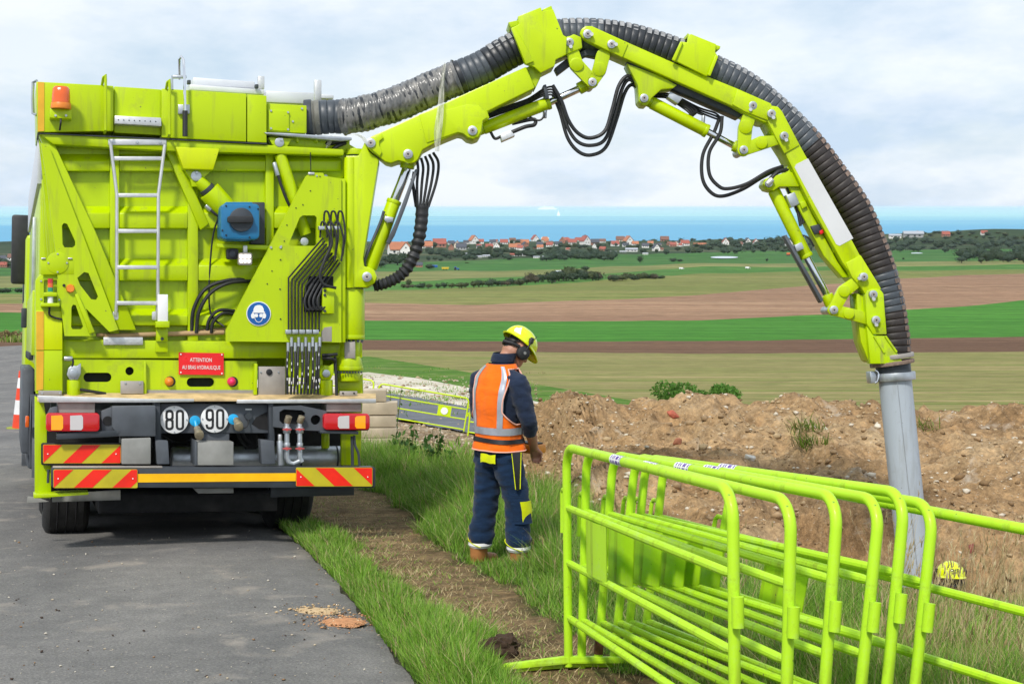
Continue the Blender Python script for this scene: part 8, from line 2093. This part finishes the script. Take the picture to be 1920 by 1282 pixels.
for px, row, w, lab in ((1278, 505, 9, 'tiny white van parked on the pasture below the pair of bushes'), (1402, 504, 9, 'tiny white van parked on the pasture left of the ram'), (700, 508, 14, 'white van parked at the left of the farm')):
    p = ground_hit(px, row, 20); k = p.y / FPX * w / 9; t = empty('van', p, lab, 'van'); bdy = MB().prism([Vector((-4.5 * k, -0.9, 0.5 * k)), Vector((4.5 * k, -0.9, 0.5 * k)), Vector((4.4 * k, -0.9, 2 * k)), Vector((2.6 * k, -0.9, 3.6 * k)), Vector((-4.5 * k, -0.9, 3.6 * k))], Vector((0, 1.8, 0))).build('body', M['white'], t, 0.08)
    for x in (-2.6, 2.6): MB().cyl((x * k, -1, 0.8 * k), (x * k, 1, 0.8 * k), 0.8 * k, None, 12).build('wheel', M['tyre'], t)
    MB().box((2.9 * k, -0.91, 2.5 * k), (1.6 * k, 0.03, 1.0 * k)).build('side_window', M['pane'], bdy)
M['pond'] = m_simple('pond_water', (0.50, 0.56, 0.62), 0.3)
for px0, px1, row, hh in ((1332, 1384, 483, 2.0), (1708, 1730, 475.5, 1.6), (1040, 1060, 509, 1.2)):
    V = []
    for i in range(20):
        a = 2 * math.pi * i / 20; q = ground_hit((px0 + px1) / 2 + (px1 - px0) / 2 * math.cos(a), row + hh * math.sin(a), 20); q.z += 0.25; V.append(q)
    tag(MB().add(V, [tuple(range(20))]).build('pond', M['pond'], None), kind='structure')
# ships
def at_sea(px, row):
    r = ray(px, row); t = (SEA_Z - CAM.z) / r.z; return CAM + r * t
p = at_sea(1026, 393.2); k = (p - CAM).length / FPX; t = empty('ferry', p, 'large white ferry far out on the horizon', 'ship')
M['ship_white'] = m_simple('ship_white', (0.85, 0.86, 0.88), 0.5, 0, 0.03, 0.001)
MB().prism([Vector((-17 * k, 0, 0)), Vector((16 * k, 0, 0)), Vector((18.5 * k, 0, 2.2 * k)), Vector((-17.5 * k, 0, 2.2 * k))], Vector((0, 8 * k, 0))).build('hull', M['ship_white'], t)
sp = MB().prism([Vector((-15 * k, 1 * k, 2.2 * k)), Vector((15 * k, 1 * k, 2.2 * k)), Vector((13 * k, 1 * k, 4.0 * k)), Vector((10 * k, 1 * k, 5.4 * k)), Vector((-10 * k, 1 * k, 5.0 * k)), Vector((-14 * k, 1 * k, 3.6 * k))], Vector((0, 6 * k, 0))).build('superstructure', M['ship_white'], t)
MB().box((-5 * k, 4 * k, 6 * k), (3 * k, 2 * k, 2.4 * k)).build('funnel', M['ship_white'], t); MB().box((11 * k, 4 * k, 5.8 * k), (3 * k, 4 * k, 1.2 * k)).build('bridge', M['ship_white'], t)
p = at_sea(1047, 404.5); k = (p - CAM).length / FPX; t = empty('sailing_boat', p, 'small boat with white sails in front of the ferry', 'sailing boat')
MB().prism([Vector((-3 * k, 0, 0)), Vector((2.6 * k, 0, 0)), Vector((3.6 * k, 0, 1 * k)), Vector((-3.2 * k, 0, 1 * k))], Vector((0, 1.6 * k, 0))).build('hull', M['ship_white'], t)
MB().prism([Vector((-2.6 * k, 0.7 * k, 1.4 * k)), Vector((0.1 * k, 0.7 * k, 1.4 * k)), Vector((0.1 * k, 0.7 * k, 10.5 * k))], Vector((0, 0.15 * k, 0))).build('sail', M['ship_white'], t)
MB().prism([Vector((0.4 * k, 0.7 * k, 1.4 * k)), Vector((3.2 * k, 0.7 * k, 1.2 * k)), Vector((0.4 * k, 0.7 * k, 9.0 * k))], Vector((0, 0.12 * k, 0))).build('sail', M['ship_white'], t); MB().tube([(0.25 * k, 0.75 * k, 1 * k), (0.25 * k, 0.75 * k, 10.8 * k)], 0.12 * k, 6).build('mast', M['ship_white'], t)
M['ship_grey'] = m_simple('ship_grey', (0.42, 0.47, 0.54), 0.7, 0, 0.05, 0.001)
for px, row, w, lab in ((1168, 391.5, 24, 'faint grey cargo ship on the horizon right of the ferry'), (883, 391.2, 8, 'faint speck of a ship on the horizon left of ferry')):
    p = at_sea(px, row); k = (p - CAM).length / FPX * w / 24; t = empty('cargo_ship', p, lab, 'ship'); MB().prism([Vector((-12 * k, 0, 0)), Vector((11 * k, 0, 0)), Vector((12.5 * k, 0, 1.4 * k)), Vector((-12 * k, 0, 1.2 * k))], Vector((0, 3 * k, 0))).build('hull', M['ship_grey'], t); MB().box((-9 * k, 1.5 * k, 2.3 * k), (3 * k, 2 * k, 2.4 * k)).build('deckhouse', M['ship_grey'], t)

# ------------------------------------------------------------------ the air: thin sea haze over the whole country
m = bpy.data.materials.new('sea_haze'); m.use_nodes = True; nt = m.node_tree; nt.nodes.clear()
o_ = nt.nodes.new('ShaderNodeOutputMaterial'); pv = nt.nodes.new('ShaderNodeVolumePrincipled')
pv.inputs['Color'].default_value = (0.80, 0.90, 1.0, 1); pv.inputs['Density'].default_value = 0.00003; pv.inputs['Anisotropy'].default_value = 0.2
nt.links.new(pv.outputs[0], o_.inputs['Volume'])
hz = MB().box((0, 45000, -23.0), (240000, 96000, 62.0)).build('haze', m); hz.data.polygons.foreach_set('use_smooth', [False] * 6)
tag(hz, kind='stuff')
